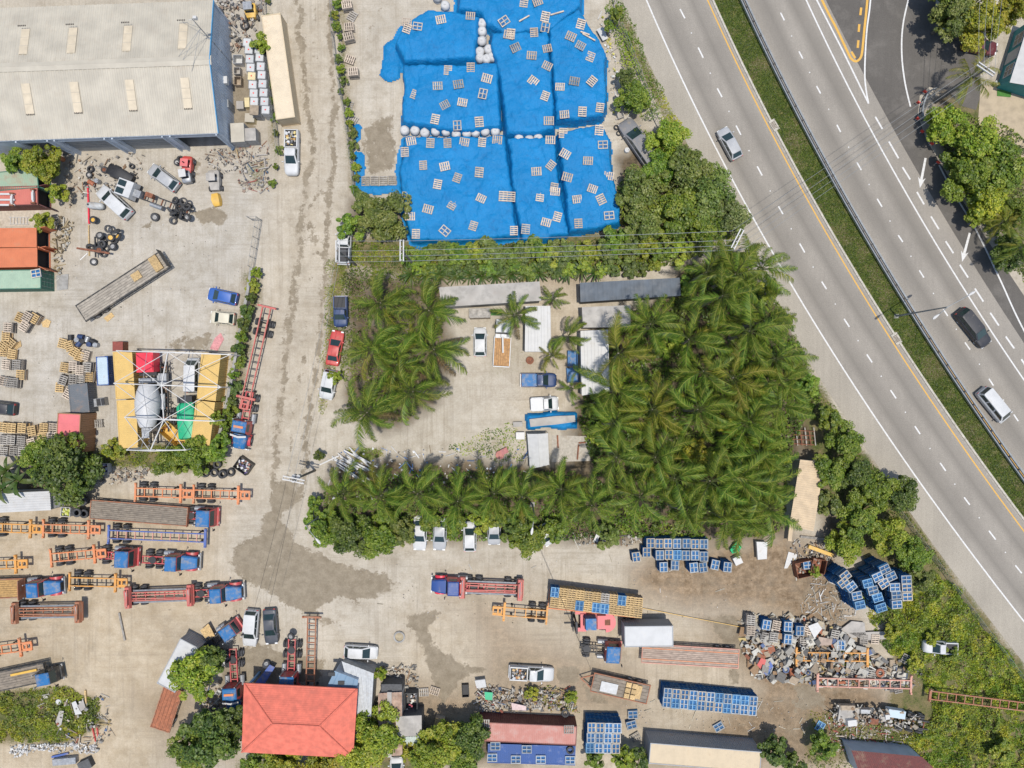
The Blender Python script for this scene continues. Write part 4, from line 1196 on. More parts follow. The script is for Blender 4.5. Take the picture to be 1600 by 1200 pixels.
def axle_set(t, xs, W, r=.48, rimm=None):
 for x in xs:
  for s in (-1, 1):
   wheel(t, x, s * (W / 2 - .13), r, .26, rimm); wheel(t, x, s * (W / 2 - .44), r, .26, rimm)
  b = MB(); b.tube([(x, -W / 2 + .3, r), (x, W / 2 - .3, r)], .09, 8); b.build('axle', M_black2, t)
def skeletal(rear, front, color, label, zref=1.3, axles=2, neck=True, rungs=None, group='skeletal container trailers', loader=None, wheels=True, axpos=None, w=2.45, cross=None):
 pa = G(rear[0], rear[1], zref); pb = G(front[0], front[1], zref)
 L = (pb - pa).length; c = (pa + pb) / 2
 t = thing('skeletal_trailer', label, 'trailer', (c.x, c.y, 0), heading(rear, front), group)
 m = PT[color]; m2 = PT[cross] if cross else m
 x0, x1 = -L / 2, L / 2; z = 1.08
 nl = 1.5 if neck else 0.0
 for s in (-1, 1):
  b = MB(); b.box((x0 + x1) / 2, s * .52, z, L - .1, .13, .24); b.build('chassis_rail', m, t)
 n = rungs or max(4, int((L - nl) / 1.15))
 for k in range(1, n):
  b = MB(); b.box(x0 + .1 + k * (L - nl - .2) / n, 0, z + .05, .11, .92, .14); b.build('crossmember', m2, t)
 b = MB(); b.box(x0 + .12, 0, z + .02, .24, w, .24); b.box(x0 + .12, -w / 2 + .12, z + .26, .2, .2, .12); b.box(x0 + .12, w / 2 - .12, z + .26, .2, .2, .12); b.build('rear_bolster', m, t)
 xb = x1 - nl - .05 if neck else x1 - .12
 b = MB(); b.box(xb, 0, z + .02, .30, w, .26); b.box(xb, -w / 2 + .12, z + .28, .2, .2, .12); b.box(xb, w / 2 - .12, z + .28, .2, .2, .12); b.build('front_bolster', m, t)
 if neck:
  b = MB(); hh = .25
  b.box(x1 - nl / 2 + .1, .38, z + .06, nl - .25, .26, .16); b.box(x1 - nl / 2 + .1, -.38, z + .06, nl - .25, .26, .16)
  for e in (x1 - .12, x1 - nl / 2, x1 - nl + .28): b.box(e, 0, z + .06, .2, .52, .16)
  b.build('gooseneck', m, t)
 for s in (-1, 1):
  b = MB(); b.box(x1 - nl - 1.0, s * .62, .05, .14, .14, z - .05); b.box(x1 - nl - 1.0, s * .62, 0, .3, .28, .06); b.build('landing_leg', M_black2, t)
 if wheels:
  st = axpos if axpos is not None else .75
  xs = [x0 + st + k * 1.28 for k in range(axles)]
  axle_set(t, xs, w, .48)
  b = MB()
  for s in (-1, 1): b.box(sum(xs) / len(xs), s * .5, .62, 1.28 * axles, .10, .4)
  b.build('suspension', m2, t)
 if loader:
  for xx in (x0 + .45, x1 - nl - .4):
   b = MB(); b.box(xx, 0, z + .28, .75, w + .35, .45, taper=(.7, .96)); b.build('crane_base', PT[loader], t)
   b = MB(); b.bar((xx - .12, -w / 2, z + .78), (xx - .12, w / 2 - .2, z + .92), .22); b.bar((xx + .16, w / 2 - .2, z + .95), (xx + .16, -w / 2 + .3, z + 1.1), .18); b.build('crane_arm', m, t)
   b = MB(); b.tube([(xx + .02, -w / 2 + .2, z + .9), (xx + .02, w / 2 - .4, z + 1.0)], .06, 8); b.build('hydraulic_ram', M_steel, t)
  b = MB()
  for s in (-1, 1): b.tube([(x0 + 1, s * .75, z + .1), (x1 - nl - 1, s * .75, z + .1)], .12, 8)
  b.build('side_tank', M_steel, t)
  for s in (-1, 1):
   b = MB(); b.bar((x0 + 1, s * .2, z + .35), (x1 - nl - .9, s * .3, z + .38), .14); b.build('lift_beam', m, t)
 return t
def planks(b, x0, x1, y0, y1, z, n, rng, gap=.02, along='x', jit=.008):
 w = (y1 - y0) / n
 for i in range(n):
  b.box((x0 + x1) / 2, y0 + w * (i + .5), z + rng.uniform(-jit, jit), x1 - x0, w - gap, .05)
M_deck = mat('worn_deck_planks', (0.33, 0.29, 0.235), 0.9, var=0.35, scale=1.6, dirt=.45, dirtcol=(0.15, 0.125, 0.10), dscale=.8)
M_deckdk = mat('dark_worn_planks', (0.235, 0.195, 0.15), 0.9, var=0.35, scale=1.6, dirt=.45, dirtcol=(0.10, 0.085, 0.07), dscale=.8)
M_deckpink = mat('pinkish_worn_planks', (0.37, 0.285, 0.225), 0.9, var=0.3, scale=1.6, dirt=.4, dirtcol=(0.20, 0.14, 0.11), dscale=.8)
def flatbed(rear, front, label, deck=None, rail='chblack', zref=1.4, w=2.5, axles=2, ribs=None, name='flatbed_trailer', wheels=True, headboard=True, group=None, nplank=8):
 pa = G(rear[0], rear[1], zref); pb = G(front[0], front[1], zref)
 L = (pb - pa).length; c = (pa + pb) / 2
 t = thing(name, label, 'trailer', (c.x, c.y, 0), heading(rear, front), group)
 x0, x1 = -L / 2, L / 2; rng = random.Random(int(L * 100))
 deck = deck or M_deck; m = PT[rail]
 nseg = 3
 for i in range(nplank):     # each deck board its own part
  wv = (w - .3) / nplank
  b = MB(); cut = rng.uniform(.25, .75) * L + x0
  y = -w / 2 + .15 + wv * (i + .5)
  b.box((x0 + cut) / 2 + .06, y, 1.27 + rng.uniform(-.008, .008), cut - x0 - .14, wv - .03, .05)
  b.box((cut + x1) / 2 - .06, y, 1.27 + rng.uniform(-.008, .008), x1 - cut - .14, wv - .03, .05)
  b.build('deck_board', deck, t)
 b = MB()
 for s in (-1, 1): b.box(0, s * (w / 2 - .06), 1.12, L, .12, .23)
 b.box(x0 + .05, 0, 1.10, .1, w - .24, .23); b.box(x1 - .05, 0, 1.10, .1, w - .24, .23)
 for s in (-1, 1): b.box(0, s * .5, .72, L - .2, .14, .52)
 for k in range(12): b.box(x0 + .4 + k * (L - .8) / 11, 0, 1.10, .1, w - .26, .14)
 b.build('frame', m, t)
 if ribs:
  for f in ribs:
   b = MB(); b.box(0, f * w, 1.315, L - .1, .09, .035); b.build('deck_strip', PT['lorange'], t)
 if headboard:
  b = MB(); b.box(x1 - .05, 0, 1.34, .08, w, .9 if headboard is True else headboard)
  b.build('headboard', m, t)
 if wheels: axle_set(t, [x0 + 1.3 + 1.3 * k for k in range(axles)], w)
 for s in (-1, 1):
  b = MB(); b.box(x1 - 2.4, s * .7, .05, .14, .14, 1.0); b.box(x1 - 2.4, s * .7, 0, .3, .3, .06); b.build('landing_leg', M_black2, t)
 return t
# ---- shipping containers
def container(rear, front, label, side, roof, W=2.44, H=2.59, zref=None, doors='front', name='shipping_container', cat='container', base=0.0, group='shipping containers', opendoors=False, panels=True):
 z = (zref if zref is not None else base + H)
 pa = G(rear[0], rear[1], z); pb = G(front[0], front[1], z)
 L = (pb - pa).length; c = (pa + pb) / 2
 t = thing(name, label, cat, (c.x, c.y, base), heading(rear, front), group)
 x0, x1 = -L / 2, L / 2
 p = .16
 for s in (-1, 1):
  b = MB()
  corr(b, (x0 + p, s * (W / 2 - .04), .14), (L - 2 * p, 0, 0), (0, 0, H - .28), 0, .28, .036, (0, s, 0), .25)
  b.build('side_wall', side, t)
 b = MB(); corr(b, (x0 + .1, -W / 2 + .08, H - .06), (L - .2, 0, 0), (0, W - .16, 0), 0, .24 if panels else .6, .022 if panels else .01, (0, 0, 1), .35)
 o = b.build('roof', roof, t)
 b = MB()
 for x in (x0 + p / 2, x1 - p / 2):
  for s in (-1, 1): b.box(x, s * (W / 2 - p / 2), 0, p, p, H - .02)
 for s in (-1, 1):
  for zz in (0, H - .12): b.box(0, s * (W / 2 - .05), zz, L - 2 * p, .1, .12)
 for x in (x0 + .05, x1 - .05):
  for zz in (0, H - .12): b.box(x, 0, zz, .1, W - 2 * p, .12)
 b.build('frame', side, t)
 cb = cached(('casting', side.name), lambda: MB().box(0, 0, 0, .18, .17, .13).mesh('corner_casting', side))
 for x in (x0 + .085, x1 - .085):
  for s in (-1, 1): ob('corner_casting', cb, t, (x, s * (W / 2 - .08), H - .115))
 e = 1 if doors == 'front' else -1
 b = MB(); corr(b, (-e * (L / 2 - .06), -W / 2 + .16, .12), (0, W - .32, 0), (0, 0, H - .24), 0, .28, .036, (-e, 0, 0), .25); b.build('end_wall', side, t)
 for s in (-1, 1):
  d = MB(); d.box(0, 0, 0, .06, W / 2 - .17, H - .26);
  for k in (.25, .5, .75): d.box(e * .035, 0, (H - .26) * k, .03, W / 2 - .3, .05)
  if opendoors:
   a = s * R(100 if s > 0 else 115) * e
   do = d.build('door', side, t, loc=(e * (L / 2 + .02 + .5), s * (W / 2 + .1), .13), rz=a + R(0))
  else:
   do = d.build('door', side, t, loc=(e * (L / 2 - .05), s * (W / 4 - .075), .13))
  r = MB()
  for k in (-.25, .25): r.tube([(e * .06, k * W / 2, .05), (e * .06, k * W / 2, H - .34)], .022, 6)
  r.build('lock_rods', M_steel, do)
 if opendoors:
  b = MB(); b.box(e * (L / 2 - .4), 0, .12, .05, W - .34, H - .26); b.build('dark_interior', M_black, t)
 b = MB(); b.box(0, 0, .02, L - .25, W - .25, .1); b.build('floor', M_black2, t)
 return t
def cpaint(name, c, dirt=.25, dirtcol=(0.30, 0.17, 0.10), var=.1):
 return mat('container_' + name, c, .6, var=var, scale=.9, dirt=dirt, dirtcol=dirtcol, dscale=.9)
# ================================================================== VEHICLE PLACEMENT
# on the highway
car('hatch', (1153, 247), (1128, 200), 'silver', 'silver hatchback driving alone on the left carriageway')
car('suv', (1500, 485), (1544, 540), 'black', 'black sport utility car on the right carriageway beside the street lamp')
car('van', (1534, 609), (1573, 657), 'white', 'white minibus on the right carriageway at the right edge')
# side lane and palm hedge
pk = car('pickup', (456, 203), (455, 273), 'white', 'white pickup with scrap metal in its bed below the cream container')
car('pickup', (536, 412), (539, 350), 'white', 'battered white pickup half under the bush by the lane power pole')
car('pickup', (532, 463), (532, 511), 'navy', 'dark blue pickup parked on the grass verge beside the palms')
car('sedan', (518, 571), (528, 516), 'red', 'red derelict car with missing bonnet on the grass verge')
car('suv', (518, 578), (508, 624), 'white', 'white car on the verge half covered by a bright green bush')
# palm yard
car('hatch', (750, 557), (750, 511), 'white', 'white hatchback parked beside the crane truck in the palm yard')
car('pickup', (814, 594), (870, 594), 'navy', 'dark blue pickup with a bright blue bed cover in the palm yard', zref=1.0)
car('pickup', (830, 632), (873, 630), 'white', 'small white pickup with a white bed cover above the blue tarpaulin', zref=1.0)
for nm, px, py, ln, m in (('blue', 832.5, 595, 2.35, PT['truckblue']), ('white', 839, 631.8, 2.0, PT['white'])):
 p = G(px, py, 1.3)
 own = [o for o in bpy.data.objects if o.name.startswith('pickup_truck') and o.parent is None and ((nm == 'blue' and 'bright blue bed' in o['label']) or (nm == 'white' and 'white bed cover' in o['label']))][0]
 q = MB(); q.box(-1.0 if nm == 'blue' else -.85, 0, 1.33, ln, 1.5, .07); q.build('bed_cover', m, own)
# four cars nose out under the hedge
car('sedan', (657, 806), (655, 861), 'white', 'white saloon parked nose out, leftmost under the lower palm hedge')
car('sedan', (688, 808), (686, 861), 'silver', 'silver saloon second from the left under the lower palm hedge')
car('hatch', (734, 862), (734, 815), 'white', 'white hatchback third from the left under the lower palm hedge')
car('hatch', (772, 808), (772, 852), 'silver', 'pale silver car almost hidden, fourth under the lower palm hedge')
car('hatch', (846, 820), (862, 851), 'white', 'white car covered by leaves right of the lower street lamp')
# workshop yard, left
car('hatch', (276, 293), (233, 261), 'silver', 'silver hatchback parked before the warehouse shutters')
car('suv', (201, 337), (154, 294), 'white', 'white estate car beside the stripped white lorry')
car('hatch', (370, 468), (324, 458), 'blue', 'bright blue hatchback beside the overgrown wall')
car('hatch', (22, 640), (-25, 635), 'black', 'dark car cut off by the left edge below pallets', zref=1.0)
car('van', (300, 614), (301, 559), 'white', 'white people carrier parked under the open steel frame', zref=1.0)
car('sedan', (420, 952), (424, 1008), 'dark', 'dark grey saloon parked beside the white estate below the lane')
car('suv', (394, 953), (389, 1011), 'white', 'white estate car parked next to the dark grey saloon')
car('hatch', (537, 1018), (590, 1021), 'white', 'white hatchback parked above the blue roofed annex')
pk2 = car('pickup', (796, 1051), (866, 1055), 'white', 'white double cab pickup with tools in its bed by the scrap pile', zref=1.0)
car('hatch', (621, 1222), (619, 1184), 'white', 'white car nose showing at the bottom edge below the rusty shack')
car('pickup', (1494, 1012), (1443, 1010), 'white', 'abandoned white pickup in the scrub beside the highway', zref=.8, width=1.6)
car('sedan', (1506, 66), (1560, 76), 'maroon', 'maroon saloon parked under the tree near the teal house')
PT['greywreck'] = paint('grey_wreck', (0.17, 0.17, 0.175), .6, .5)
car('suv', (1024, 258), (975, 186), 'greywreck', 'grey derelict coach body overgrown by trees beside the tarpaulins', cat='bus', width=2.3, zref=1.2, name='derelict_coach')
# ---- tractors and trailers, lower left yard
skeletal((210, 769), (301, 772), 'lorange', 'orange skeletal trailer, left one of the pair nearest the tyre heap')
skeletal((301, 772), (391, 774), 'lorange', 'orange skeletal trailer, right one of the pair nearest the tyre heap')
skeletal((-27, 824), (66, 827), 'yorange', 'orange skeletal trailer cut off by the left edge below the white shed')
skeletal((66, 826), (157, 828), 'lorange', 'orange skeletal trailer below the stacked lorry tyres')
skeletal((168, 835), (322, 841), 'chblue', 'long blue skeletal trailer below the wooden flatbed', neck=False, cross='chpink')
skeletal((78, 872), (166, 864), 'lorange', 'orange skeletal trailer coupled to a blue roofed cabover tractor')
tractor((152, 868), (214, 871), 'red cabover tractor with blue roof coupled to an orange skeletal trailer', 'cabover', axles=1, hoodc='truckblue')
tractor((220, 875), (310, 879), 'red tractor with long blue bonnet parked alone below the blue trailer', 'bonnet')
flatbed((140, 796), (294, 808), 'grey wooden flatbed behind a red cab beside the lorry tyres', M_deckdk, 'chrust', headboard=.3, nplank=9)
tractor((288, 806), (339, 808), 'red cabover tractor with blue roof pulling the wooden flatbed', 'cabover', axles=1)
skeletal((-48, 884), (43, 881), 'yorange', 'yellow orange skeletal trailer front end at the left edge', cross='yorange')
flatbed((-110, 924), (38, 919), 'brown high sided tipping trailer at the left edge', mat('ochre_load', (0.40, 0.24, 0.09), .9, var=.3), 'chrust', headboard=1.2, name='tipping_trailer')
tractor((28, 920), (97, 916), 'red tractor with blue bonnet pulling the brown tipping trailer', 'bonnet')
skeletal((107, 909), (199, 911), 'yorange', 'skeletal trailer with black rails and orange ends beside the tipping trailer', cross='chblack')
skeletal((196, 933), (303, 929), 'chred', 'red side lifter trailer coupled to a blue nosed tractor at left', loader='chred', neck=False, cross='chred')
tractor((296, 929), (379, 925), 'red tractor with blue bonnet pulling the red side lifter trailer at left', 'bonnet')
skeletal((20, 957), (129, 955), 'chrust', 'rusty side lifter trailer standing alone in the left yard', loader='chrust', neck=False)
skeletal((-42, 1021), (50, 1009), 'lorange', 'orange skeletal trailer end at the left edge above the weeds')
fb = flatbed((-70, 1080), (72, 1050), 'long grey timber flatbed above the weeds at the left edge', M_deckdk, 'chblack', headboard=.25, nplank=7)
q = MB(); q.box(3.2, .55, 1.36, 3.4, .28, .2); q.build('yellow_beam', PT['yellow'], fb)
tractor((55, 1059), (93, 1052), 'small black yard tractor with red and blue panel at the flatbed nose', 'cabover', 'truckblue', 'truckblue', 'chblack', 'chblack', axles=1, width=1.8)
# lower middle
tractor((362, 1015), (367, 1113), 'red tractor with white visor and blue bonnet beside the red roof', 'bonnet', visor=True)
tractor((455, 1000), (452, 1095), 'red tractor with spare wheel half hidden under the red roof', 'bonnet')
skeletal((487, 963), (484, 1086), 'chrust', 'rust brown skeletal trailer standing upright in the picture above the red roof', neck=False, wheels=False, rungs=12)
tractor((320, 1012), (374, 975), 'small blue and red lorry cab with bare chassis beside the white box', 'cabover', 'truckblue', 'truckblue', 'pinkred', 'chblack', axles=1, width=1.9)
# lower right
tractor((757, 917), (674, 914), 'red tractor with bright blue bonnet facing left in the middle yard', 'bonnet', 'dkblue', 'dkblue', 'brightred', 'brightred')
PT['dkblue'] = PT['dkblue']
skeletal((818, 921), (718, 917), 'chred', 'red side lifter trailer behind the bright blue nosed tractor', loader='chred', neck=False)
skeletal((856, 961), (769, 954), 'yorange', 'short orange skeletal trailer beside the pallet load', neck=True)
tractor((908, 1014), (971, 1018), 'blue roofed red tractor with bare black chassis by the plank flatbed', 'cabover', frame='chblack', axles=1)
flatbed((1155, 1030), (1003, 1021), 'long pinkish plank flatbed with orange deck strips below the white box', M_deckpink, 'chpink', ribs=(-.28, .28), headboard=False, nplank=9)
flatbed((1000, 951), (857, 936), 'flatbed trailer under the two rows of yellow pallets', M_deck, 'lorange', headboard=False, nplank=6)
db = flatbed((1013, 1084), (925, 1064), 'rusty drawbar trailer with grating load beside the blue pallet rows', M_deckdk, 'chrust', zref=1.0, headboard=False, w=2.5, nplank=5)
for s in (-1, 1):
 q = MB(); q.bar((3.6, s * .9, 1.1), (5.2, 0, .9), .14); q.build('drawbar', PT['chrust'], db)
q = MB(); q.box(1.5, .2, 1.36, 2.2, 1.3, .12); q.build('steel_grating', M_steel, db)
for k in range(2):
 for j in range(3):
  q = MB(); q.box(-.9 - k * .8, -.75 + j * .72, 1.36, .66, .60, .22); q.build('timber_frame', M_newwood, db)
q = MB(); q.box(-2.3, -.1, 1.36, .7, 1.7, .18); q.build('plywood_sheet', M_newwood, db)
skeletal((1425, 1070), (1276, 1066), 'chpink', 'pink rusted skeletal frame lying under scrap beside the green puddle', neck=False, wheels=False, rungs=9)
skeletal((1243, 1026), (1357, 1027), 'yorange', 'orange trailer frame overgrown with weeds inside the scrap heap', neck=False, wheels=False, rungs=9)
skeletal((1660, 1112), (1452, 1086), 'chrust', 'long rusty crane frame lying in the scrub at the right edge', neck=False, wheels=False, rungs=15, w=1.6)
# rust flatbed below the white box trailer, lower left
flatbed((250, 1140), (272, 1075), 'rust red flatbed end with steel scrap under the tree', mat('rust_deck', (0.33, 0.12, 0.06), .85, var=.3, dirt=.4, dirtcol=(.15, .07, .04)), 'chrust', zref=1.2, headboard=False, w=2.6, nplank=5, axles=1)
# long grey trailer standing askew in the workshop yard
ft = flatbed((125, 490), (258, 404), 'long grey flatbed standing askew in the middle of the workshop yard', M_deck, 'chblack', headboard=.9, nplank=7)
q = MB(); q.box(2.2, .1, 1.36, 1.2, 1.0, .14); q.build('deck_pallet', M_newwood, ft)
q = MB(); q.box(5.2, .05, 1.36, 1.1, 2.0, .3); q.build('timber_bundle', M_newwood, ft)
# red articulated low loader by the wall
t_ = skeletal((417, 478), (380, 640), 'chred', 'long red and black low loader parked along the overgrown wall', neck=True, rungs=13, axpos=2.2, cross='chblack')
tractor((389, 612), (374, 701), 'red tractor with blue bonnet and white visor along the overgrown wall', 'bonnet', visor=True)
# ---- box trailers and containers
CP = {
 'cream': cpaint('cream', (0.52, 0.42, 0.28), .18), 'creamroof': cpaint('cream_roof', (0.60, 0.50, 0.36), .18, (0.42, .30, .18)),
 'yel': cpaint('yellow', (0.56, 0.375, 0.12), .15, (.3, .17, .05)), 'orange': cpaint('orange', (0.52, 0.155, 0.065), .25), 'green': cpaint('dark_green', (0.035, 0.13, 0.09), .2),
 'greenroof': cpaint('faded_green', (0.30, 0.40, 0.29), .25), 'mossroof': cpaint('mossy_green', (0.27, 0.36, 0.25), .65, (.30, .22, .15)), 'redroof': cpaint('faded_red', (0.48, 0.14, 0.105), .2),
 'bluec': cpaint('blue', (0.025, 0.075, 0.24), .3, (0.3, .3, .33)), 'pinkroof': cpaint('pink_red', (0.44, 0.185, 0.145), .6, (.42, .28, .24)), 'dkred': cpaint('dark_red', (0.14, 0.04, 0.035), .3),
 'white': cpaint('white', (0.47, 0.47, 0.46), .15, (.45, .42, .36)), 'grey': cpaint('grey', (0.30, 0.31, 0.32), .2), 'beigeroof': cpaint('beige_roof', (0.50, 0.40, 0.265), .2, (.36, .27, .17)),
 'redp': cpaint('pink_roof', (0.60, 0.14, 0.145), .3, (.42, .16, .11)), 'palblue': cpaint('pale_blue', (0.42, 0.50, 0.54), .2), 'slate': cpaint('slate', (.12, .13, .14), .3),
 'brown': cpaint('brown', (0.30, 0.155, 0.075), .4),
}
container((423, 22), (446, 185), 'long cream container at the lane edge beside the white chemical tanks', CP['cream'], CP['creamroof'], doors='rear')
container((-75, 290), (59, 278), 'container with moss stained pale green roof, topmost on the left edge', CP['green'], CP['mossroof'], opendoors=True)
container((-75, 308), (59, 305), 'container with faded red roof carrying a white steel axle', CP['dkred'], CP['redroof'], opendoors=True)
container((-75, 372), (57, 371), 'bright orange container, upper one of the touching pair on the left edge', CP['orange'], CP['orange'], opendoors=True)
container((-75, 404), (58, 402), 'bright orange container, lower one of the touching pair on the left edge', CP['orange'], CP['orange'], opendoors=True)
container((-75, 438), (64, 436), 'container with pale green roof and dark green doors below the orange pair', CP['green'], CP['greenroof'])
container((191, 549), (196, 623), 'yellow container, upper of the left column under the steel frame', CP['yel'], CP['yel'])
container((197, 625), (201, 700), 'yellow container, lower of the left column under the steel frame', CP['yel'], CP['yel'])
container((330, 552), (322, 625), 'yellow container, upper of the right column under the steel frame', CP['yel'], CP['yel'])
container((321, 627), (312, 700), 'yellow container, lower of the right column under the steel frame', CP['yel'], CP['yel'])
container((159, 557), (161, 602), 'small pale blue steel tank box left of the yellow containers', CP['bluec'], CP['palblue'], W=1.5, H=2.2)
container((105, 707), (108, 646), 'pink red roofed cabin with rusty side beside the pallet stacks', CP['brown'], CP['redp'], W=2.9, H=3.4, doors='rear', panels=False, name='site_cabin', cat='cabin')
container((121, 600), (125, 645), 'low slate grey container behind the pink roofed cabin', CP['slate'], CP['slate'], H=2.0)
container((296, 1005), (259, 1075), 'white box trailer body beside the dusty track', CP['grey'], CP['white'], H=2.9, W=2.6, panels=False, name='box_trailer', cat='trailer')
container((976, 995), (1052, 994), 'white box trailer beside the pallet loaded flatbed', CP['grey'], CP['white'], base=1.1, H=2.6, W=2.6, zref=3.7, panels=False, name='box_trailer', cat='trailer')
container((747, 1143), (901, 1150), 'container with pinkish red roof and dark red side at the bottom', CP['dkred'], CP['pinkroof'], H=2.7)
container((762, 1177), (899, 1181), 'blue container with pallets on its roof at the bottom edge', CP['bluec'], CP['bluec'], H=2.4)
container((1015, 1177), (1189, 1191), 'long beige roofed trailer body with grey side at the bottom', CP['grey'], CP['beigeroof'], H=3.4, W=2.6, panels=False, name='box_trailer', cat='trailer')
bt = [o for o in bpy.data.objects if o.name.startswith('box_trailer') and o.parent is None and 'pallet loaded' in o['label']][0]
axle_set(bt, [-2.2, -1.0], 2.5)
for ch in list(bt.children):
 if ch.name.startswith('wheel') or ch.name.startswith('axle'): ch.location.z -= 1.1
for s in (-1, 1):
 q = MB(); q.box(2.2, s * .8, -1.1, .15, .15, 1.1); q.build('landing_leg', M_black2, bt)
# ---- machines
def big_forklift():
 a, bq = (962, 971), (889, 972)
 pa = G(a[0], a[1], 1.6); pb = G(bq[0], bq[1], 1.6); c = (pa + pb) / 2; L = (pb - pa).length
 t = thing('forklift_truck', 'large red forklift with blue cab facing left beside the pallet load', 'forklift', (c.x, c.y, 0), heading(a, bq))
 red = PT['pinkred']
 b = MB(); pts = [(-L / 2 + .0 + .9 * (1 - math.cos(an)), 1.25 * math.sin(an)) for an in [R(-90 + 15 * k) * 1 for k in range(13)]]
 pts = [(-L / 2 + 1.3 - 1.3 * math.cos(R(-90 + 15 * k)), 1.28 * math.sin(R(-90 + 15 * k))) for k in range(13)]
 b.prism(pts, .6, 1.9); b.build('counterweight', red, t)
 b = MB(); b.box(-.2, 0, .6, 3.4, 1.9, .9); b.box(-1.2, 0, 1.5, 1.3, 1.9, .45, taper=(.9, .9)); b.build('chassis', red, t)
 b = MB(); b.box(-1.9, 0, 1.92, .7, .7, .05); b.build('engine_grille', M_rust, t)
 b = MB(); b.box(.3, -.1, 1.5, 1.5, 1.6, 1.3, taper=(.9, .9)); cb = b.build('cab', PT['dkblue'], t)
 b = MB(); b.box(.3, -.1, 2.82, 1.35, 1.45, .08); b.build('cab_roof', PT['truckblue'], cb)
 b = MB(); b.box(1.06, -.1, 1.9, .05, 1.3, .8); b.build('windscreen', M_glass, cb)
 for x, s in ((1.6, 1), (1.6, -1), (-1.4, 1), (-1.4, -1)): wheel(t, x, s * 1.05, .62, .42)
 for s in (-1, 1):
  b = MB(); b.box(L / 2 - .75, s * .55, .2, .22, .18, 3.6); b.build('mast_rail', M_black2, t)
  b = MB(); b.box(L / 2 - .1, s * .6, .15, 1.2, .16, .07); b.build('fork', M_black2, t)
 b = MB(); b.box(L / 2 - .55, 0, .5, .12, 2.6, .9); b.box(L / 2 - .8, 0, 3.6, .26, 1.5, .16); b.build('carriage', M_black2, t)
 for s in (-1, 1):
  b = MB(); b.box(1.45, s * 1.1, 1.15, 1.4, .5, .12); b.build('mudguard', red, t)
big_forklift()
def mixer_truck():
 a, bq = (236, 700), (236, 563)
 c = G(236, 630, 1.5)
 t = thing('mixer_truck', 'concrete mixer truck with white drum parked under the steel frame', 'truck', (c.x, c.y, 0), R(92))
 b = MB()
 for s in (-1, 1): b.box(-.2, s * .45, .85, 10, .16, .3)
 b.build('frame', M_black2, t)
 prof = [(-3.0, .85), (-2.7, 1.0), (-1.2, 1.42), (.2, 1.5), (1.5, 1.30), (2.3, 1.0), (2.5, .3)]
 b = MB(); rings = []
 for x, r in prof:
  rings.append([(x, r * math.cos(2 * math.pi * k / 16), 2.35 - .08 * x + r * math.sin(2 * math.pi * k / 16)) for k in range(16)])
 b.loft(rings); b.build('drum', mat('drum_white', (.47, .47, .47), .5, var=.08, dirt=.2, dirtcol=(.4, .38, .34)), t, True, 50)
 b = MB(); b.box(-3.3, 0, 1.2, .6, 1.6, 1.6, taper=(.7, .8)); b.box(-3.9, 0, 2.6, .9, .9, .5); b.build('chute', M_steel, t)
 b = MB(); b.box(2.9, 0, 1.1, .6, 2.0, 1.3); b.tube([(2.9, -.7, 2.4), (2.9, .7, 2.4)], .35, 10); b.build('water_tank', M_steel, t)
 b = MB(); b.box(5.2, .15, .9, 2.6, 2.3, 1.5, taper=(.96, .94)); cb = b.build('cab', PT['brightred'], t)
 b = MB(); b.box(5.1, .15, 2.42, 1.9, 2.0, .1); b.build('cab_roof', PT['brightred'], cb)
 b = MB(); b.box(6.48, .15, 1.6, .06, 2.0, .65); b.build('windscreen', M_glass, cb)
 b = MB(); b.box(3.75, 0, 1.0, .45, 2.2, 1.0); b.build('engine_rack', M_black2, t)
 axle_set(t, [-2.6, -1.3], 2.45, .5)
 for s in (-1, 1): wheel(t, 4.6, s * 1.02, .5, .28)
mixer_truck()
# second lorry chassis right of the drum: white cab side with dark frame
def lorry_frame():
 c = G(257, 620, 1.0)
 t = thing('lorry_chassis', 'bare dark lorry chassis with white tank right of the mixer drum', 'lorry chassis', (c.x, c.y, 0), R(91))
 for s in (-1, 1):
  b = MB(); b.box(0, s * .42, .8, 9, .14, .24); b.build('chassis_rail', M_black2, t)
 for k in range(7):
  b = MB(); b.box(-4 + k * 1.3, 0, .84, .12, .74, .14); b.build('crossmember', M_rust, t)
 b = MB(); b.tube([(-1.6, .1, 1.3), (.4, .1, 1.3)], .32, 10); b.build('white_tank', PT['white'], t)
 b = MB(); b.box(2.3, 0, 1.05, 1.4, 1.2, .6); b.build('engine_block', M_steel, t)
 axle_set(t, [-3.2, -1.9], 2.3, .48)
lorry_frame()
def skip_thing(name, label, cat, rear, front, w, h, m, zref):
 pa = G(rear[0], rear[1], zref); pb = G(front[0], front[1], zref); c = (pa + pb) / 2; L = (pb - pa).length
 t = thing(name, label, cat, (c.x, c.y, 0), heading(rear, front))
 b = MB(); th = .06
 b.box(0, 0, .12, L, w, .06)
 b.build('floor', m, t)
 for s in (-1, 1):
  b = MB(); b.box(0, s * (w / 2 - th / 2), .18, L, th, h - .18); b.build('side_wall', m, t)
  b = MB(); b.box(s * (L / 2 - th / 2), 0, .18, th, w - 2 * th, h - .18); b.build('end_wall', m, t)
 for k in range(4):
  b = MB(); b.box(-L / 2 + (k + .5) * L / 4, 0, .2, .08, w + .1, .1); b.build('rib', m, t)
 return t
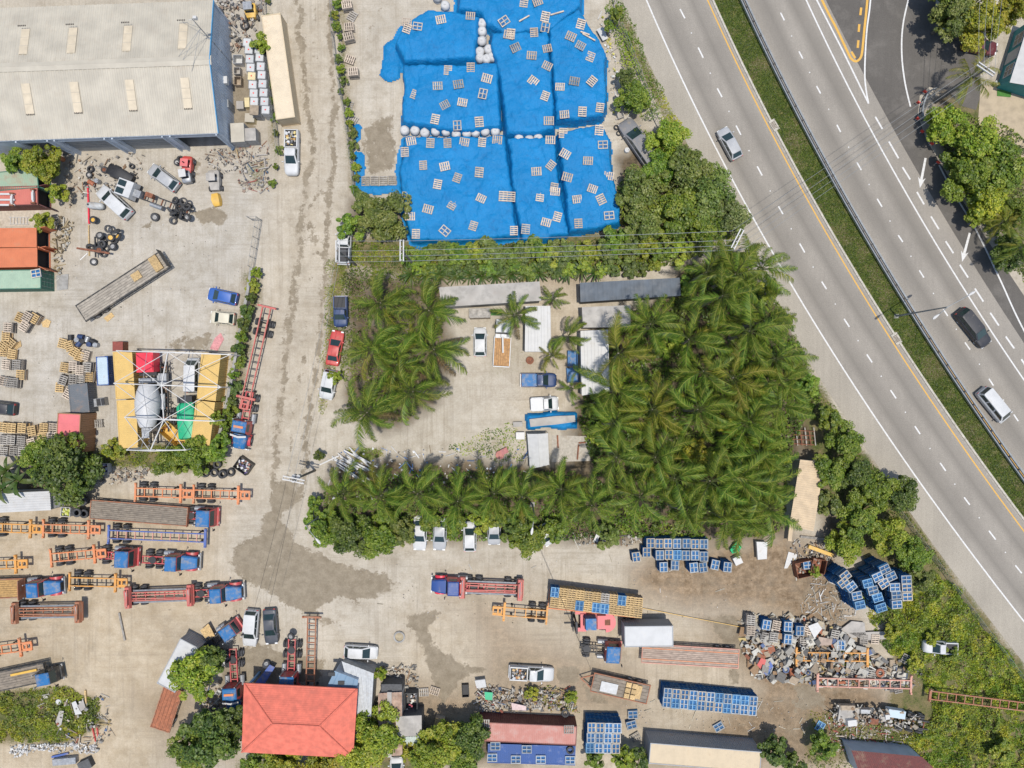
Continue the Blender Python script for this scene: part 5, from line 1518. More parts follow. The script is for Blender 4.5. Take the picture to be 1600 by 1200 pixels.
def green_truck():
 c = G(291, 655, 1.8)
 t = thing('green_lorry', 'green tarpaulined lorry under the right part of the steel frame', 'lorry', (c.x, c.y, 0), R(94))
 b = MB(); rings = []
 for x, w, z in ((-2.6, .95, 1.9), (-2.4, 1.05, 2.2), (-.2, 1.05, 2.25), (0, .98, 2.05), (.2, 1.08, 2.2), (1.6, 1.1, 2.1), (2.1, .85, 1.7)):
  rings.append([(x, -w, .7), (x, -w, z - .2), (x, -w * .7, z), (x, w * .7, z), (x, w, z - .2), (x, w, .7)])
 b.loft(rings); b.build('tarpaulin', PT['green'], t, True, 40)
 b = MB(); b.box(2.5, 0, .8, .8, 1.9, 1.1); b.build('cab', M_black2, t)
 for x in (-1.6, 2.0):
  for s in (-1, 1): wheel(t, x, s * .95, .45, .25)
green_truck()
skip_thing('yellow_skip', 'yellow open tipper body lying askew under the steel frame', 'skip', (287, 694), (255, 666), 1.8, 1.4, PT['yellow'], 1.2)
# stripped white lorry with wheels piled on its frame
def stripped_lorry():
 a, bq = (300, 334), (188, 292)
 pa = G(a[0], a[1], 1.2); pb = G(bq[0], bq[1], 1.2); c = (pa + pb) / 2; L = (pb - pa).length
 t = thing('stripped_lorry', 'stripped lorry with white cab and tyres heaped on its black frame', 'lorry', (c.x, c.y, 0), heading(a, bq))
 for s in (-1, 1):
  b = MB(); b.box(-.6, s * .45, .8, L - 1.4, .14, .26); b.build('chassis_rail', M_black2, t)
 for k in range(6):
  b = MB(); b.box(-L / 2 + .8 + k * 1.15, 0, .84, .12, .8, .15); b.build('crossmember', M_rust, t)
 b = MB(); b.box(L / 2 - 1.15, 0, .8, 2.1, 2.2, 1.5, taper=(.94, .94)); cb = b.build('cab', PT['white'], t)
 for s in (-1, 1):
  b = MB(); b.box(L / 2 - .75, s * .5, 2.31, 1.0, .75, .03); b.build('roof_hatch', M_glass, cb)
 b = MB(); b.box(L / 2 - 2.6, .1, 1.05, .9, .9, .7); b.build('engine_block', M_steel, t)
 b = MB(); b.box(L / 2 - 4.0, -.3, 1.05, 1.0, .6, .5); b.build('gearbox', M_rust, t)
 b = MB(); b.tube([(-1.0, .7, 1.0), (.6, .7, 1.0)], .28, 10); b.build('fuel_tank', M_steel, t)
 axle_set(t, [-L / 2 + 1.2, -L / 2 + 2.5], 2.4, .5)
 for s in (-1, 1): wheel(t, L / 2 - 1.6, s * 1.0, .5, .28)
stripped_lorry()
# wrecked dark lorry bottom right
def wreck_lorry():
 a, bq = (1452, 1135), (1302, 1112)
 pa = G(a[0], a[1], 1.2); pb = G(bq[0], bq[1], 1.2); c = (pa + pb) / 2; L = (pb - pa).length
 t = thing('wrecked_lorry', 'burnt out long lorry wreck with jumbled parts at the lower right', 'lorry wreck', (c.x, c.y, 0), heading(a, bq))
 for s in (-1, 1):
  b = MB(); b.box(0, s * .5, .8, L, .16, .3); b.build('chassis_rail', M_black2, t)
 for k in range(9):
  b = MB(); b.box(-L / 2 + .6 + k * L / 9, 0, .85, .14, .9, .16); b.build('crossmember', M_rust, t)
 rng = random.Random(5)
 axle_set(t, [-L / 2 + .9, -L / 2 + 2.2, -L / 2 + 3.5], 2.4, .52)
 b = MB(); b.box(-1.6, -1.1, .8, 2.2, 1.0, .9); b.build('blue_locker', PT['palblue'] if 'palblue' in PT else CP['palblue'], t)
 b = MB(); b.box(4.3, .1, .9, 2.6, 2.0, .5); b.build('crushed_cab', M_greyroof, t)
 for nm, x, y, sx, sy, h, m in (('engine_block', 1.2, .2, 1.3, .9, .8, M_rust), ('fuel_tank', 2.4, -.8, 1.5, .6, .6, M_steel), ('gearbox', .0, -.2, .9, .7, .6, M_greyroof), ('tool_box', -.4, -.6, .7, .7, .8, M_whitesteel), ('dented_panel', 4.6, -.9, 2.2, .7, .5, M_wood), ('white_sheet', 4.0, .8, 1.4, .9, .9, M_whitesteel)):
  b = MB(); b.box(x, y, 1.05, sx, sy, h, rz=rng.uniform(-.3, .3), taper=(.8, .85)); b.build(nm, m, t)
wreck_lorry()
car('hatch', (367, 499), (329, 495), 'cream', 'pale dusty car shell below the bright blue hatchback by the wall', zref=.7)
# crane truck in the palm yard
def crane_truck():
 a, bq = (783, 574), (787, 499)
 pa = G(a[0], a[1], 1.5); pb = G(bq[0], bq[1], 1.5); c = (pa + pb) / 2; L = (pb - pa).length
 t = thing('crane_truck', 'white crane truck with brown timber deck in the palm yard', 'truck', (c.x, c.y, 0), heading(a, bq))
 b = MB(); b.box(L / 2 - .9, 0, .7, 1.8, 1.95, 1.5, taper=(.9, .92)); cb = b.build('cab', PT['white'], t)
 b = MB(); b.box(L / 2 - .12, 0, 1.45, .06, 1.7, .6, ry=.1); b.build('windscreen', M_glass, cb)
 for s in (-1, 1):
  b = MB(); b.box(L / 2 - .9, s * .94, 1.5, .9, .05, .5); b.build('side_window', M_glass, cb)
 wv = 2.0 / 7
 for i in range(7):
  b = MB(); b.box(-1.0, -1.0 + wv * (i + .5), 1.0, L - 2.4, wv - .02, .06); b.build('deck_board', mat('brown_deck', (.42, .235, .10), .85, var=.3, dirt=.3, dirtcol=(.25, .15, .08)), t)
 for s in (-1, 1):
  b = MB(); b.box(-1.0, s * 1.05, .92, L - 2.4, .08, .36); b.build('side_rail', M_steel, t)
 b = MB(); b.box(-L / 2 + .1, 0, .92, .1, 2.1, .36); b.build('tail_rail', M_steel, t)
 b = MB(); b.box(L / 2 - 2.15, 0, .9, .5, 1.9, .5); b.box(L / 2 - 2.15, 0, 1.4, .4, .4, .9); b.build('crane_base', M_steel, t)
 b = MB(); b.bar((L / 2 - 2.2, 0, 2.25), (-1.2, -.15, 1.75), .2); b.build('crane_boom', M_whitesteel, t)
 for s in (-1, 1):
  wheel(t, L / 2 - 1.0, s * .88, .42, .24); wheel(t, -1.7, s * .85, .42, .3)
 b = MB(); b.box(-.3, 0, .6, L - 1.2, .7, .25); b.build('frame', M_black2, t)
crane_truck()
# red forklift, tractor and small machines before the warehouse
def small_machine(name, label, cat, rear, front, w, m, m2, zref=1.0, tall=1.6, mast=False, cab=True):
 pa = G(rear[0], rear[1], zref); pb = G(front[0], front[1], zref); c = (pa + pb) / 2; L = (pb - pa).length
 t = thing(name, label, cat, (c.x, c.y, 0), heading(rear, front))
 b = MB(); b.loft([[(x, -ww, .35), (x, -ww, z - .1), (x, -ww * .7, z), (x, ww * .7, z), (x, ww, z - .1), (x, ww, .35)] for x, ww, z in ((-L / 2, w * .4, 1.0), (-L / 2 + .2, w * .48, 1.15), (0, w * .48, 1.2), (L * .2, w * .42, 1.0), (L / 2 - .3, w * .36, .9))])
 b.build('body', m, t, True, 40)
 if cab:
  b = MB(); b.box(-.1 * L, 0, 1.1, .9, w * .7, .08)
  for sx in (-.4, .4):
   for s in (-1, 1): b.box(-.1 * L + sx, s * w * .32, 1.15, .06, .06, tall - 1.1)
  b.build('cab_frame', M_black2, t)
  b = MB(); b.box(-.1 * L, 0, tall + .04, 1.0, w * .75, .07); b.build('canopy', m2, t)
 for x in (-L * .3, L * .28):
  for s in (-1, 1): wheel(t, x, s * (w / 2), .36, .24)
 if mast:
  for s in (-1, 1):
   b = MB(); b.box(L / 2, s * w * .3, .1, .12, .1, 2.2); b.build('mast_rail', M_black2, t)
  b = MB(); b.box(L / 2 + .1, 0, .2, .08, w * .9, .5); b.build('carriage', M_black2, t)
 return t
small_machine('farm_tractor', 'small red tractor parked at the open warehouse bay', 'tractor', (293, 244), (290, 276), 1.3, PT['red'], PT['pinkred'], tall=1.7)
small_machine('forklift_truck', 'grey forklift standing in the oil stain before the warehouse bay', 'forklift', (292, 285), (288, 258), 1.2, M_steel, M_whitesteel, tall=2.0, mast=True)
small_machine('mini_excavator', 'yellow and grey mini loader right of the oil stain before the warehouse', 'loader', (333, 266), (335, 300), 1.5, M_greyroof, M_greyroof, tall=1.9)
crate_y = G(337, 312, .6); q = MB(); q.loft([[(x, -w, .1), (x, -w * .8, h), (x, w * .8, h), (x, w, .1)] for x, w, h in ((-.8, .5, .7), (0, .62, .85), (.6, .55, .7), (.8, .4, .5))]); tag(q.build('loader_bucket', PT['yellow'], None, True, 40, (crate_y.x, crate_y.y, 0), R(-80)), 'yellow rounded engine cover on the ground below the grey mini loader', 'machine part')
small_machine('skid_loader', 'yellow mini excavator among scrap at the top beside the warehouse', 'excavator', (390, 5), (392, 30), 1.5, PT['yellow'], M_steel, tall=1.9)
small_machine('scrap_buggy', 'stripped dark buggy frame between the warehouse shutters and the white lorry', 'buggy', (168, 262), (208, 282), 1.5, M_black2, M_black2, cab=False)
# ================================================================== BLUE TARPAULINS, BAGS, PALLETS
def tarp_material():
 m = bpy.data.materials.new('blue_tarpaulin'); m.use_nodes = True
 nt = m.node_tree; bs = nt.nodes['Principled BSDF']; tc = nd(nt, 'ShaderNodeTexCoord'); vec = tc.outputs['Object']
 n1 = noise_node(nt, vec, .35, 5, .6); n2 = noise_node(nt, vec, 3.0, 5, .65); n3 = noise_node(nt, vec, .9, 7, .75)
 col = mixc(nt, ramp(nt, n1, .3, .7), (0.002, 0.150, 0.36, 1), (0.003, 0.190, 0.445, 1))
 col = mixc(nt, math_n(nt, 'MULTIPLY', ramp(nt, n3, .54, .70), .7), col, (0.004, 0.105, 0.27, 1))
 col = mixc(nt, math_n(nt, 'MULTIPLY', ramp(nt, noise_node(nt, vec, .6, 8, .72), .56, .74), .35), col, (0.06, 0.24, 0.42, 1))
 nt.links.new(col, bs.inputs['Base Color']); bs.inputs['Roughness'].default_value = .58; bs.inputs['Specular IOR Level'].default_value = .3
 mp = nd(nt, 'ShaderNodeMapping'); mp.inputs['Scale'].default_value = (1, .35, 1); mp.inputs['Rotation'].default_value = (0, 0, .5); nt.links.new(vec, mp.inputs['Vector'])
 n4 = noise_node(nt, mp.outputs[0], 2.2, 4, .6)
 b = nd(nt, 'ShaderNodeBump'); b.inputs['Strength'].default_value = .9; b.inputs['Distance'].default_value = .14
 nt.links.new(math_n(nt, 'ADD', n2, n4), b.inputs['Height']); nt.links.new(b.outputs[0], bs.inputs['Normal'])
 return m
M_tarp = tarp_material()
TARPS = []
def tarp_height(T, X, Y):
 """height of a draped sheet: flat lumpy top, steep pleated sides"""
 poly, h, seed, slack = T
 d = poly_sd(X, Y, poly)
 d = d + (fbm(X * .45, Y * .45, seed + 5) - .5) * .55
 pleat = (vnoise(X * 2.6 + seed, Y * 2.6, seed + 2) - .5) * .35
 side = np.clip((d + .12 + pleat * .5) / .55 + .5, 0, 1)
 side = side * side * (3 - 2 * side)
 bumps = (fbm(X * .38, Y * .38, seed) - .5) * .55 + (vnoise(X * 1.05 + 3, Y * 1.05, seed + 1) - .5) * .16
 fold = np.abs(vnoise(X * .8 + Y * .25, Y * .30 - X * .2, seed + 9) - .5)
 crease = -np.exp(-(fold / .035) ** 2) * .15 - np.exp(-(np.abs(vnoise(X * .35 - Y * .9, Y * .5 + X * .6, seed + 14) - .5) / .03) ** 2) * .11 - np.exp(-(np.abs(vnoise(X * 1.3 + Y * .2, Y * .22, seed + 21) - .5) / .05) ** 2) * .05
 dome = np.clip(d / 1.6, 0, 1) ** .6 * .18
 return side * (h - .18 + dome + bumps * np.clip(d / 1.2, .2, 1) + crease), d
def tarp(px, h, label, seed, slack=.9):
 poly = [(p.x, p.y) for p in GP(px, h)]
 T = (poly, h, seed, slack); TARPS.append(T)
 P = np.array(poly); lo = P.min(0) - slack - .3; hi = P.max(0) + slack + .3; st = .17
 xs = np.arange(lo[0], hi[0], st); ys = np.arange(lo[1], hi[1], st)
 X, Y = np.meshgrid(xs, ys); Z, d = tarp_height(T, X, Y)
 Z = Z + .035 + .05 * np.clip(-d, 0, 1) * fbm(X * 1.5, Y * 1.5, seed + 4)
 edge = slack * (.45 + .8 * fbm(X * .35, Y * .35, seed + 7))
 keep = d > -edge
 idx = -np.ones(X.shape, int);
 q = keep[:-1, :-1] & keep[1:, :-1] & keep[:-1, 1:] & keep[1:, 1:]
 used = np.zeros(X.shape, bool)
 used[:-1, :-1] |= q; used[1:, :-1] |= q; used[:-1, 1:] |= q; used[1:, 1:] |= q
 idx[used] = np.arange(used.sum())
 c = np.mean(P, 0)
 vs = np.stack([X[used] - c[0], Y[used] - c[1], Z[used]], 1)
 jj, ii = np.nonzero(q)
 fs = np.stack([idx[jj, ii], idx[jj, ii + 1], idx[jj + 1, ii + 1], idx[jj + 1, ii]], 1)
 me = bpy.data.meshes.new('tarpaulin'); me.from_pydata(vs.tolist(), [], fs.tolist()); me.materials.append(M_tarp)
 me.polygons.foreach_set('use_smooth', [True] * len(me.polygons))
 return tag(ob('tarpaulin', me, None, (c[0], c[1], 0)), label, 'tarpaulin', 'blue tarpaulins over bag stacks')
tarp([(668, 14), (706, 16), (748, 24), (747, 50), (742, 90), (700, 92), (660, 94), (632, 92), (618, 66), (630, 38)], 2.0, 'blue tarpaulin at the upper left of the block, with a trailing flap', 1, 1.3)
tarp([(604, 70), (616, 62), (622, 90), (620, 118), (606, 124), (594, 116), (602, 92)], .5, 'loose flap of blue tarpaulin trailing on the sand at the far left', 11, .4)
tarp([(630, 101), (700, 100), (776, 97), (780, 150), (781, 195), (730, 203), (690, 200), (628, 190), (629, 140)], 2.1, 'square blue tarpaulin in the middle of the left column', 2, .5)
tarp([(632, 214), (700, 212), (788, 211), (800, 300), (805, 368), (720, 374), (642, 374), (632, 330), (624, 262)], 2.0, 'largest blue tarpaulin at the lower left above the power lines', 3, 1.0)
tarp([(716, -70), (760, -70), (905, -70), (908, 8), (862, 44), (790, 52), (762, 36), (752, 18), (716, 12)], 1.9, 'blue tarpaulin cut off by the top edge of the picture', 4, .8)
tarp([(766, 46), (800, 50), (855, 48), (860, 90), (864, 150), (866, 200), (840, 206), (792, 208), (786, 150), (776, 90), (766, 70)], 2.2, 'tall narrow blue tarpaulin in the centre of the block', 5, .5)
tarp([(858, 44), (905, 12), (918, 34), (938, 60), (948, 84), (946, 120), (948, 165), (942, 178), (905, 186), (870, 186), (866, 130), (862, 90)], 2.2, 'blue tarpaulin on the upper right beside the overgrown fence', 6, .7)
tarp([(795, 216), (830, 214), (866, 210), (872, 260), (880, 330), (886, 364), (850, 372), (815, 374), (806, 320), (798, 260)], 2.0, 'narrow blue tarpaulin at the lower centre of the block', 7, .6)
tarp([(872, 206), (905, 198), (942, 194), (952, 218), (958, 262), (968, 320), (968, 346), (930, 356), (890, 362), (884, 310), (876, 250)], 2.1, 'blue tarpaulin at the lower right corner beside the big tree', 8, .6)
tarp([(552, 194), (562, 196), (562, 215), (556, 222), (550, 214)], .35, 'small crumpled blue tarpaulin scrap against the lane fence', 12, .3)
tarp([(556, 238), (566, 240), (568, 262), (562, 288), (590, 292), (622, 286), (622, 298), (590, 303), (558, 298)], .35, 'long crumpled blue tarpaulin strip along the sand beside the hedge bush', 13, .3)
def surf(x, y):
 X = np.array([[x]]); Y = np.array([[y]])
 return max([float(tarp_height(T, X, Y)[0][0, 0]) for T in TARPS[:10]] + [0.0]) + .04
# ---- white bulk bags
M_bag = mat('white_woven_bag', (0.48, 0.475, 0.46), .8, var=.1, scale=3, dirt=.15, dirtcol=(.45, .43, .40), objvar=.12)
def bag_mesh(seed):
 rng = random.Random(seed); b = MB(); n = 14; rings = []
 for z, r in ((0, .50), (.15, .58), (.55, .62), (.85, .55), (1.0, .40), (1.04, .22)):
  rings.append([(r * math.cos(2 * math.pi * k / n) * (1 + rng.uniform(-.07, .07)), r * math.sin(2 * math.pi * k / n) * (1 + rng.uniform(-.07, .07)), z + rng.uniform(-.03, .03)) for k in range(n)])
 b.loft(rings)
 return b.mesh('bulk_bag', M_bag, True, 60)
tie_me = MB(); tie_me.lathe([(.12, 0), (.16, .10), (.05, .12), (.02, .1)], 8); tie_me = tie_me.mesh('bag_neck', M_bag, True, 60)
BAGM = [bag_mesh(i) for i in range(4)]
BAGS = [(400 + a / 4, b / 4, 1.4, 'gap') for a, b in ((925, 806), (990, 808), (1052, 822), (1120, 812), (1185, 812), (1250, 828), (1315, 822), (1370, 818), (1430, 812), (1495, 812))]
BAGS += [(400 + a / 4, b / 4, 1.5, 'corner') for a, b in ((1410, 245), (1398, 313), (1452, 298), (1400, 352), (1440, 358), (1412, 185), (1410, 135), (1475, 345))]
BAGS += [(695, 6, 1.2, 'top'), (683, -8, 1.2, 'top')]
BAGS += [(811, 215, 1.5, 'mid'), (827, 216, 1.5, 'mid'), (841, 214, 1.5, 'mid')]
BAGS += [(821, 371, 1.2, 'low'), (834, 367, 1.2, 'low'), (847, 367, 1.2, 'low')]
BL = {'gap': 'white bulk bag in the row between the lower left tarpaulins', 'corner': 'white bulk bag in the cluster beside the upper left tarpaulin', 'top': 'white bulk bag at the top edge beside the tarpaulins',
   'mid': 'white bulk bag showing in the notch between central tarpaulins', 'low': 'white bulk bag at the foot of the tarpaulin block'}
for i, (px, py, z, k) in enumerate(BAGS):
 p = G(px, py, z); o = ob('bulk_bag', BAGM[i % 4], None, (p.x, p.y, z - 1.04), i * 1.7, (1.0, 1.0, 1.0))
 tag(o, BL[k], 'bag', 'white bulk bags: ' + k); ob('bag_neck', tie_me, o, (0, 0, 1.02))
 if z > 1.04:     # the bag underneath, part of the same stack
  o2 = ob('bulk_bag', BAGM[(i + 1) % 4], None, (p.x, p.y, 0), i * 2.1, (1.0, 1.0, max(.3, (z - 1.04) / 1.04)))
  tag(o2, 'squashed bag under the %s bulk bags by the tarpaulins' % k, 'bag', 'lower bulk bags: ' + k)
# ---- pallets
def pallet_mesh(kind):
 """1.2 x 1.0 m pallet; board gaps are open"""
 def mk():
  b = MB(); rng = random.Random(hash(kind) % 1000 if False else len(kind) * 7)
  if kind in ('wood', 'grey', 'new'):
   m = {'wood': M_palw, 'grey': M_greywood, 'new': M_newwood}[kind]
   for i in range(5): b.box(-.52 + i * .26, 0, .115 + rng.uniform(-.004, .004), .145, 1.0, .022)
   for y in (-.45, 0, .45): b.box(0, y, .022, 1.2, .06, .093)
   for i in (-.5, 0, .5): b.box(i, 0, 0, .1, 1.0, .022)
   return b.mesh('pallet', m)
  top = {'bluegrey': M_skidgrey, 'blueblue': M_skidblue, 'bluetan': M_skidtan}[kind]
  b.mi = 0
  for i in range(6): b.box(-.5 + i * .2, 0, 0, .16, 1.0, .03)
  for x in (-.53, 0, .53):
   for y in (-.43, 0, .43): b.box(x, y, .03, .13, .13, .085)
  b.mi = 1
  for x in (-.55, .55): b.box(x, 0, .115, .10, 1.0, .025)
  for y in (-.44, 0, .44): b.box(0, y, .1155, 1.0, .12, .024)
  b.box(0, 0, .117, .09, .75, .026)
  return b.mesh('pallet', [M_palblue, top])
 return cached(('pallet', kind), mk)
M_palw = mat('sun_bleached_pallet_wood', (0.47, 0.385, 0.30), .85, var=.25, scale=3, objvar=.4, dirt=.15, dirtcol=(.25, .2, .16))
M_palblue = mat('pallet_blue', (0.012, 0.115, 0.30), .7, var=.3, scale=2, objvar=.5)
M_skidgrey = mat('pallet_skid_grey', (0.32, 0.345, 0.36), .85, var=.25, scale=3, objvar=.4)
M_skidblue = mat('pallet_skid_blue', (0.14, 0.27, 0.40), .8, var=.3, scale=3, objvar=.4)
M_skidtan = mat('pallet_skid_tan', (0.40, 0.355, 0.29), .85, var=.25, scale=3, objvar=.3)
PN = [0]
def pallet(kind, loc, rz, label, group, tilt=(0, 0), scale=1.0):
 o = ob('pallet', pallet_mesh(kind), None, loc, (tilt[0], tilt[1], rz), scale)
 PN[0] += 1
 return tag(o, label, 'pallet', group)
TP = [(400 + a / 4, b / 4, r) for a, b, r in ((943, 140, 5), (945, 178, 20), (1010, 165, 8), (1155, 122, -12), (1340, 100, 5), (1550, 133, -35), (1580, 218, 10), (1200, 440, 3), (1342, 422, 0), (1443, 490, 15), (1265, 527, -10), (1135, 537, -3), (993, 592, 20), (1418, 587, 12), (1290, 640, 10), (1180, 655, -28), (1120, 745, 12), (1395, 762, -5), (1258, 785, -3), (970, 882, -10), (1090, 895, 3), (1197, 895, -2), (1302, 888, 10), (1413, 890, 5), (1508, 875, 5), (930, 950, -2), (1045, 1033, -3), (1180, 1040, -12), (1258, 1112, 20), (1395, 1077, 5), (1135, 1152, 10))]
TP += [(800 + a / 4, b / 4, r) for a, b, r in ((208, 105, 12), (208, 172, 10), (138, 203, -3), (-8, 212, 5), (430, 152, 15), (368, 228, 25), (428, 285, 28), (220, 303, -12), (22, 298, -25), (123, 347, 5), (490, 355, 20), (220, 412, 25), (133, 507, 38), (390, 508, 10), (500, 508, 40), (300, 543, 3), (207, 600, 20), (440, 698, 3), (550, 673, 8), (328, 715, -5), (230, 755, 0), (320, 832, 3), (240, 875, 2), (545, 815, 5), (568, 905, -2), (332, 962, 30), (475, 1005, 3), (243, 1033, 38), (153, 1072, -3), (345, 1107, 15), (605, 1100, 8), (263, 1172, 10), (503, 1180, 20), (160, 10, -20), (75, 15, 8))]
TP += [(400 + a / 4, 300 + b / 4, r) for a, b, r in ((943, 27, 8), (1075, 107, 15), (1227, 80, 30), (1407, 40, 25), (1545, 27, 3), (963, 152, 0), (1000, 262, 2), (1358, 212, 18), (1180, 243, 40))]
TP += [(800 + a / 4, 300 + b / 4, r) for a, b, r in ((175, 30, 8), (270, -2, 5), (407, 45, -8), (557, 47, -25), (607, 147, -5), (283, 155, 15), (213, 190, 15), (415, 197, -3), (12, 242, 0), (85, 232, 5), (-6, 30, 3))]
TNAME = ['upper left', 'flap', 'middle left', 'largest lower left', 'top edge', 'tall central', 'upper right', 'lower centre', 'lower right']
rng = random.Random(3)
for i, (px, py, r) in enumerate(TP):
 p = G(px, py, 2.05)
 z = surf(p.x, p.y)
 if z < .6: z = 1.5
 p = G(px, py, z + .1)
 best = max(range(9), key=lambda k: float(poly_sd(np.array([[p.x]]), np.array([[p.y]]), TARPS[k][0])[0, 0]) if k != 1 else -99)
 kind = 'wood' if rng.random() < .8 else ('bluetan' if rng.random() < .5 else 'grey')
 pallet(kind, (p.x, p.y, z + .03), R(-r + (90 if rng.random() < .5 else 0)), 'pallet lying flat on the %s blue tarpaulin' % TNAME[best], 'pallets on the %s tarpaulin' % TNAME[best], (rng.uniform(-.06, .06), rng.uniform(-.06, .06)), rng.uniform(.98, 1.10))
# ---- stacks: the top pallet of each stack is a thing, the layers below are joined
LAY = {'wood': MB(), 'blue': MB()}
def stack(px, py, n, kind, rot, label, group, jit=.05, zbase=0.0, scale=1.05):
 z = zbase + n * .142
 p = G(px, py, z)
 rng = random.Random(int(px * 31 + py * 17))
 lb = LAY['blue' if kind.startswith('blue') else 'wood']
 for i in range(n - 1):
  dx, dy = rng.uniform(-jit, jit), rng.uniform(-jit, jit); a = R(rot) + rng.uniform(-.03, .03); zz = zbase + i * .142
  if kind.startswith('blue'): lb.col = random.Random(rng.random()).choice([(0.010, 0.085, 0.22), (0.012, 0.11, 0.27), (0.02, .13, .28), (.10, .17, .24)])
  else: lb.col = rng.choice([(0.36, 0.27, 0.18), (0.42, 0.30, 0.17), (0.28, 0.24, 0.19), (0.45, 0.31, 0.14)]) if kind == 'new' else rng.choice([(0.27, 0.24, 0.20), (0.31, 0.27, 0.22), (0.22, 0.19, 0.16)])
  if i < n - 4 or kind.startswith('blue'): lb.box(p.x + dx, p.y + dy, zz + .116, 1.2 * scale, 1.0 * scale, .024, a)
  for y in (-.44, 0, .44):
   ox, oy, _ = rotz((0, y * scale, 0), a)
   lb.box(p.x + dx + ox, p.y + dy + oy, zz, 1.2 * scale, .09, .112, a)
 return pallet(kind, (p.x, p.y, zbase + (n - 1) * .142), R(rot), label, group, scale=scale)
def cr(lst, ox, oy, k): return [(ox + a / k, oy + b / k) + tuple(r) for a, b, *r in lst]
rng = random.Random(11)
bk = lambda: rng.choice(['bluegrey', 'bluegrey', 'blueblue', 'bluetan'])
# row of blue stacks beneath the palms
for (x, y, n, r) in cr([(325, 340, 15, 0), (420, 345, 14, 0), (515, 343, 15, 0), (613, 345, 15, 0), (715, 343, 15, 0), (810, 350, 14, 0), (905, 350, 14, 0), (425, 470, 15, 0), (523, 465, 15, 0), (615, 468, 15, 0), (710, 472, 15, 0), (810, 472, 15, 0), (905, 485, 14, 0)], 970, 800, 6.957):
 stack(x, y, n, bk(), r + 90, 'top pallet of the double row of stacks under the lower palms', 'pallet stack tops in the double row under the palms')
for (x, y, n, r) in cr([(285, 440, 12, 0), (170, 490, 10, 8), (467, 600, 14, 2), (590, 580, 9, -3), (795, 605, 16, 6), (897, 602, 10, 8), (1027, 575, 8, -12), (1162, 600, 15, -6)], 970, 800, 6.957):
 stack(x, y, n, bk(), r + 90, 'top blue pallet of a loose stack before the double row', 'loose pallet stack tops before the double row')
# 11 x 2 block
for i in range(11):
 for j in range(2):
  px = 1043.5 + i * 13.4 - j * 1.5; py = 1083 + i * 1.28 + j * 14.8
  stack(px, py, 15 if i < 10 or j == 0 else 13, bk(), 90 - 4, 'top pallet of the long block of two rows of blue pallets', 'tops of the long blue pallet block', zbase=1.0 * 0)
for i in range(4):
 for j in range(3):
  stack(924.5 + i * 13.4 - j * 1.2, 1137 + j * 16 + i * .3, 20, bk(), 90, 'top pallet of the square blue block beside the blue container', 'tops of the square blue pallet block')
# tall cluster by the scrub
for (x, y, r) in cr([(870, 615, 38), (850, 680, 38), (925, 720, 38), (980, 805, 12), (1010, 895, 12), (1085, 685, 15), (1135, 755, 15), (1180, 825, 18), (1215, 920, 18), (1180, 625, 25), (1240, 690, 33), (1250, 550, 25), (1310, 620, 25), (1345, 725, 2), (1360, 800, 4), (1365, 890, 5), (1455, 650, 2), (1460, 730, 3), (1465, 815, 3)], 1180, 800, 6.154):
 stack(x, y, 27, bk(), r, 'top pallet of a tall stack in the cluster beside the scrub', 'tops of the tall blue pallet cluster', jit=.08)
# two rows of yellow pallets on the flatbed
for i in range(11):
 for j in range(2):
  px = 867 + i * 13.1 - j * .9; py = 925.5 + i * 1.62 + j * 16.2
  kd = 'blueblue' if (i, j) in ((0, 0), (3, 1), (5, 1), (6, 1), (8, 0)) else ('grey' if (i, j) == (6, 0) else 'new')
  stack(px, py, 10, kd, -6 + 90, 'top pallet of the yellow load on the middle flatbed', 'top pallets on the middle flatbed', zbase=1.40, scale=1.04)
# pallets left yard
for (x, y, r, n, k) in cr([(200, 120, 30, 9, 'wood'), (250, 130, 32, 7, 'new'), (175, 190, 32, 8, 'wood'), (145, 125, 25, 3, 'new'), (55, 200, 3, 7, 'wood'), (40, 265, 5, 5, 'new'), (75, 320, 40, 4, 'new'), (15, 340, 35, 5, 'new'), (85, 400, 8, 4, 'new'), (20, 380, 5, 4, 'new'), (40, 480, 5, 7, 'wood'), (120, 480, 3, 8, 'grey'), (150, 555, 3, 5, 'new'), (20, 605, 15, 5, 'wood'), (60, 610, 12, 6, 'grey'), (100, 615, 5, 7, 'grey'),
        (465, 320, 15, 5, 'new'), (515, 340, -20, 6, 'new'), (555, 385, 30, 5, 'new'), (590, 415, 20, 4, 'new'), (635, 410, 15, 4, 'wood'), (480, 500, 10, 7, 'new'), (545, 490, 2, 9, 'wood'), (595, 520, 2, 9, 'wood'), (650, 500, 5, 8, 'grey'), (665, 570, 3, 6, 'new'), (470, 595, 20, 6, 'grey'), (545, 590, 5, 9, 'grey'), (595, 595, 3, 8, 'grey'), (445, 650, 5, 3, 'new'), (505, 700, 30, 9, 'wood'),
        (20, 950, 8, 7, 'new'), (85, 955, 4, 9, 'new'), (160, 955, 4, 9, 'new'), (235, 975, -10, 8, 'new'), (325, 955, 3, 12, 'new'), (395, 955, 3, 12, 'wood'), (310, 1030, 3, 12, 'new'), (380, 1025, 3, 12, 'wood'), (20, 1045, 5, 6, 'grey'), (80, 1045, 4, 7, 'grey'), (155, 1050, 4, 7, 'grey'), (232, 1068, -15, 5, 'wood'), (25, 1130, 5, 5, 'grey'), (100, 1125, 3, 5, 'grey'), (165, 1130, 3, 6, 'grey'), (350, 1110, 5, 9, 'new')], 0, 470, 4.8):
 zone_ = 'upper heap at the left edge' if y < 610 and x < 70 else ('heap beside the blue steel box' if y < 640 else 'long rows above the big tree')
 stack(x, y, n, k, -r + 90, 'top wooden pallet in the %s' % zone_, 'pallets in the %s' % zone_, jit=.09)
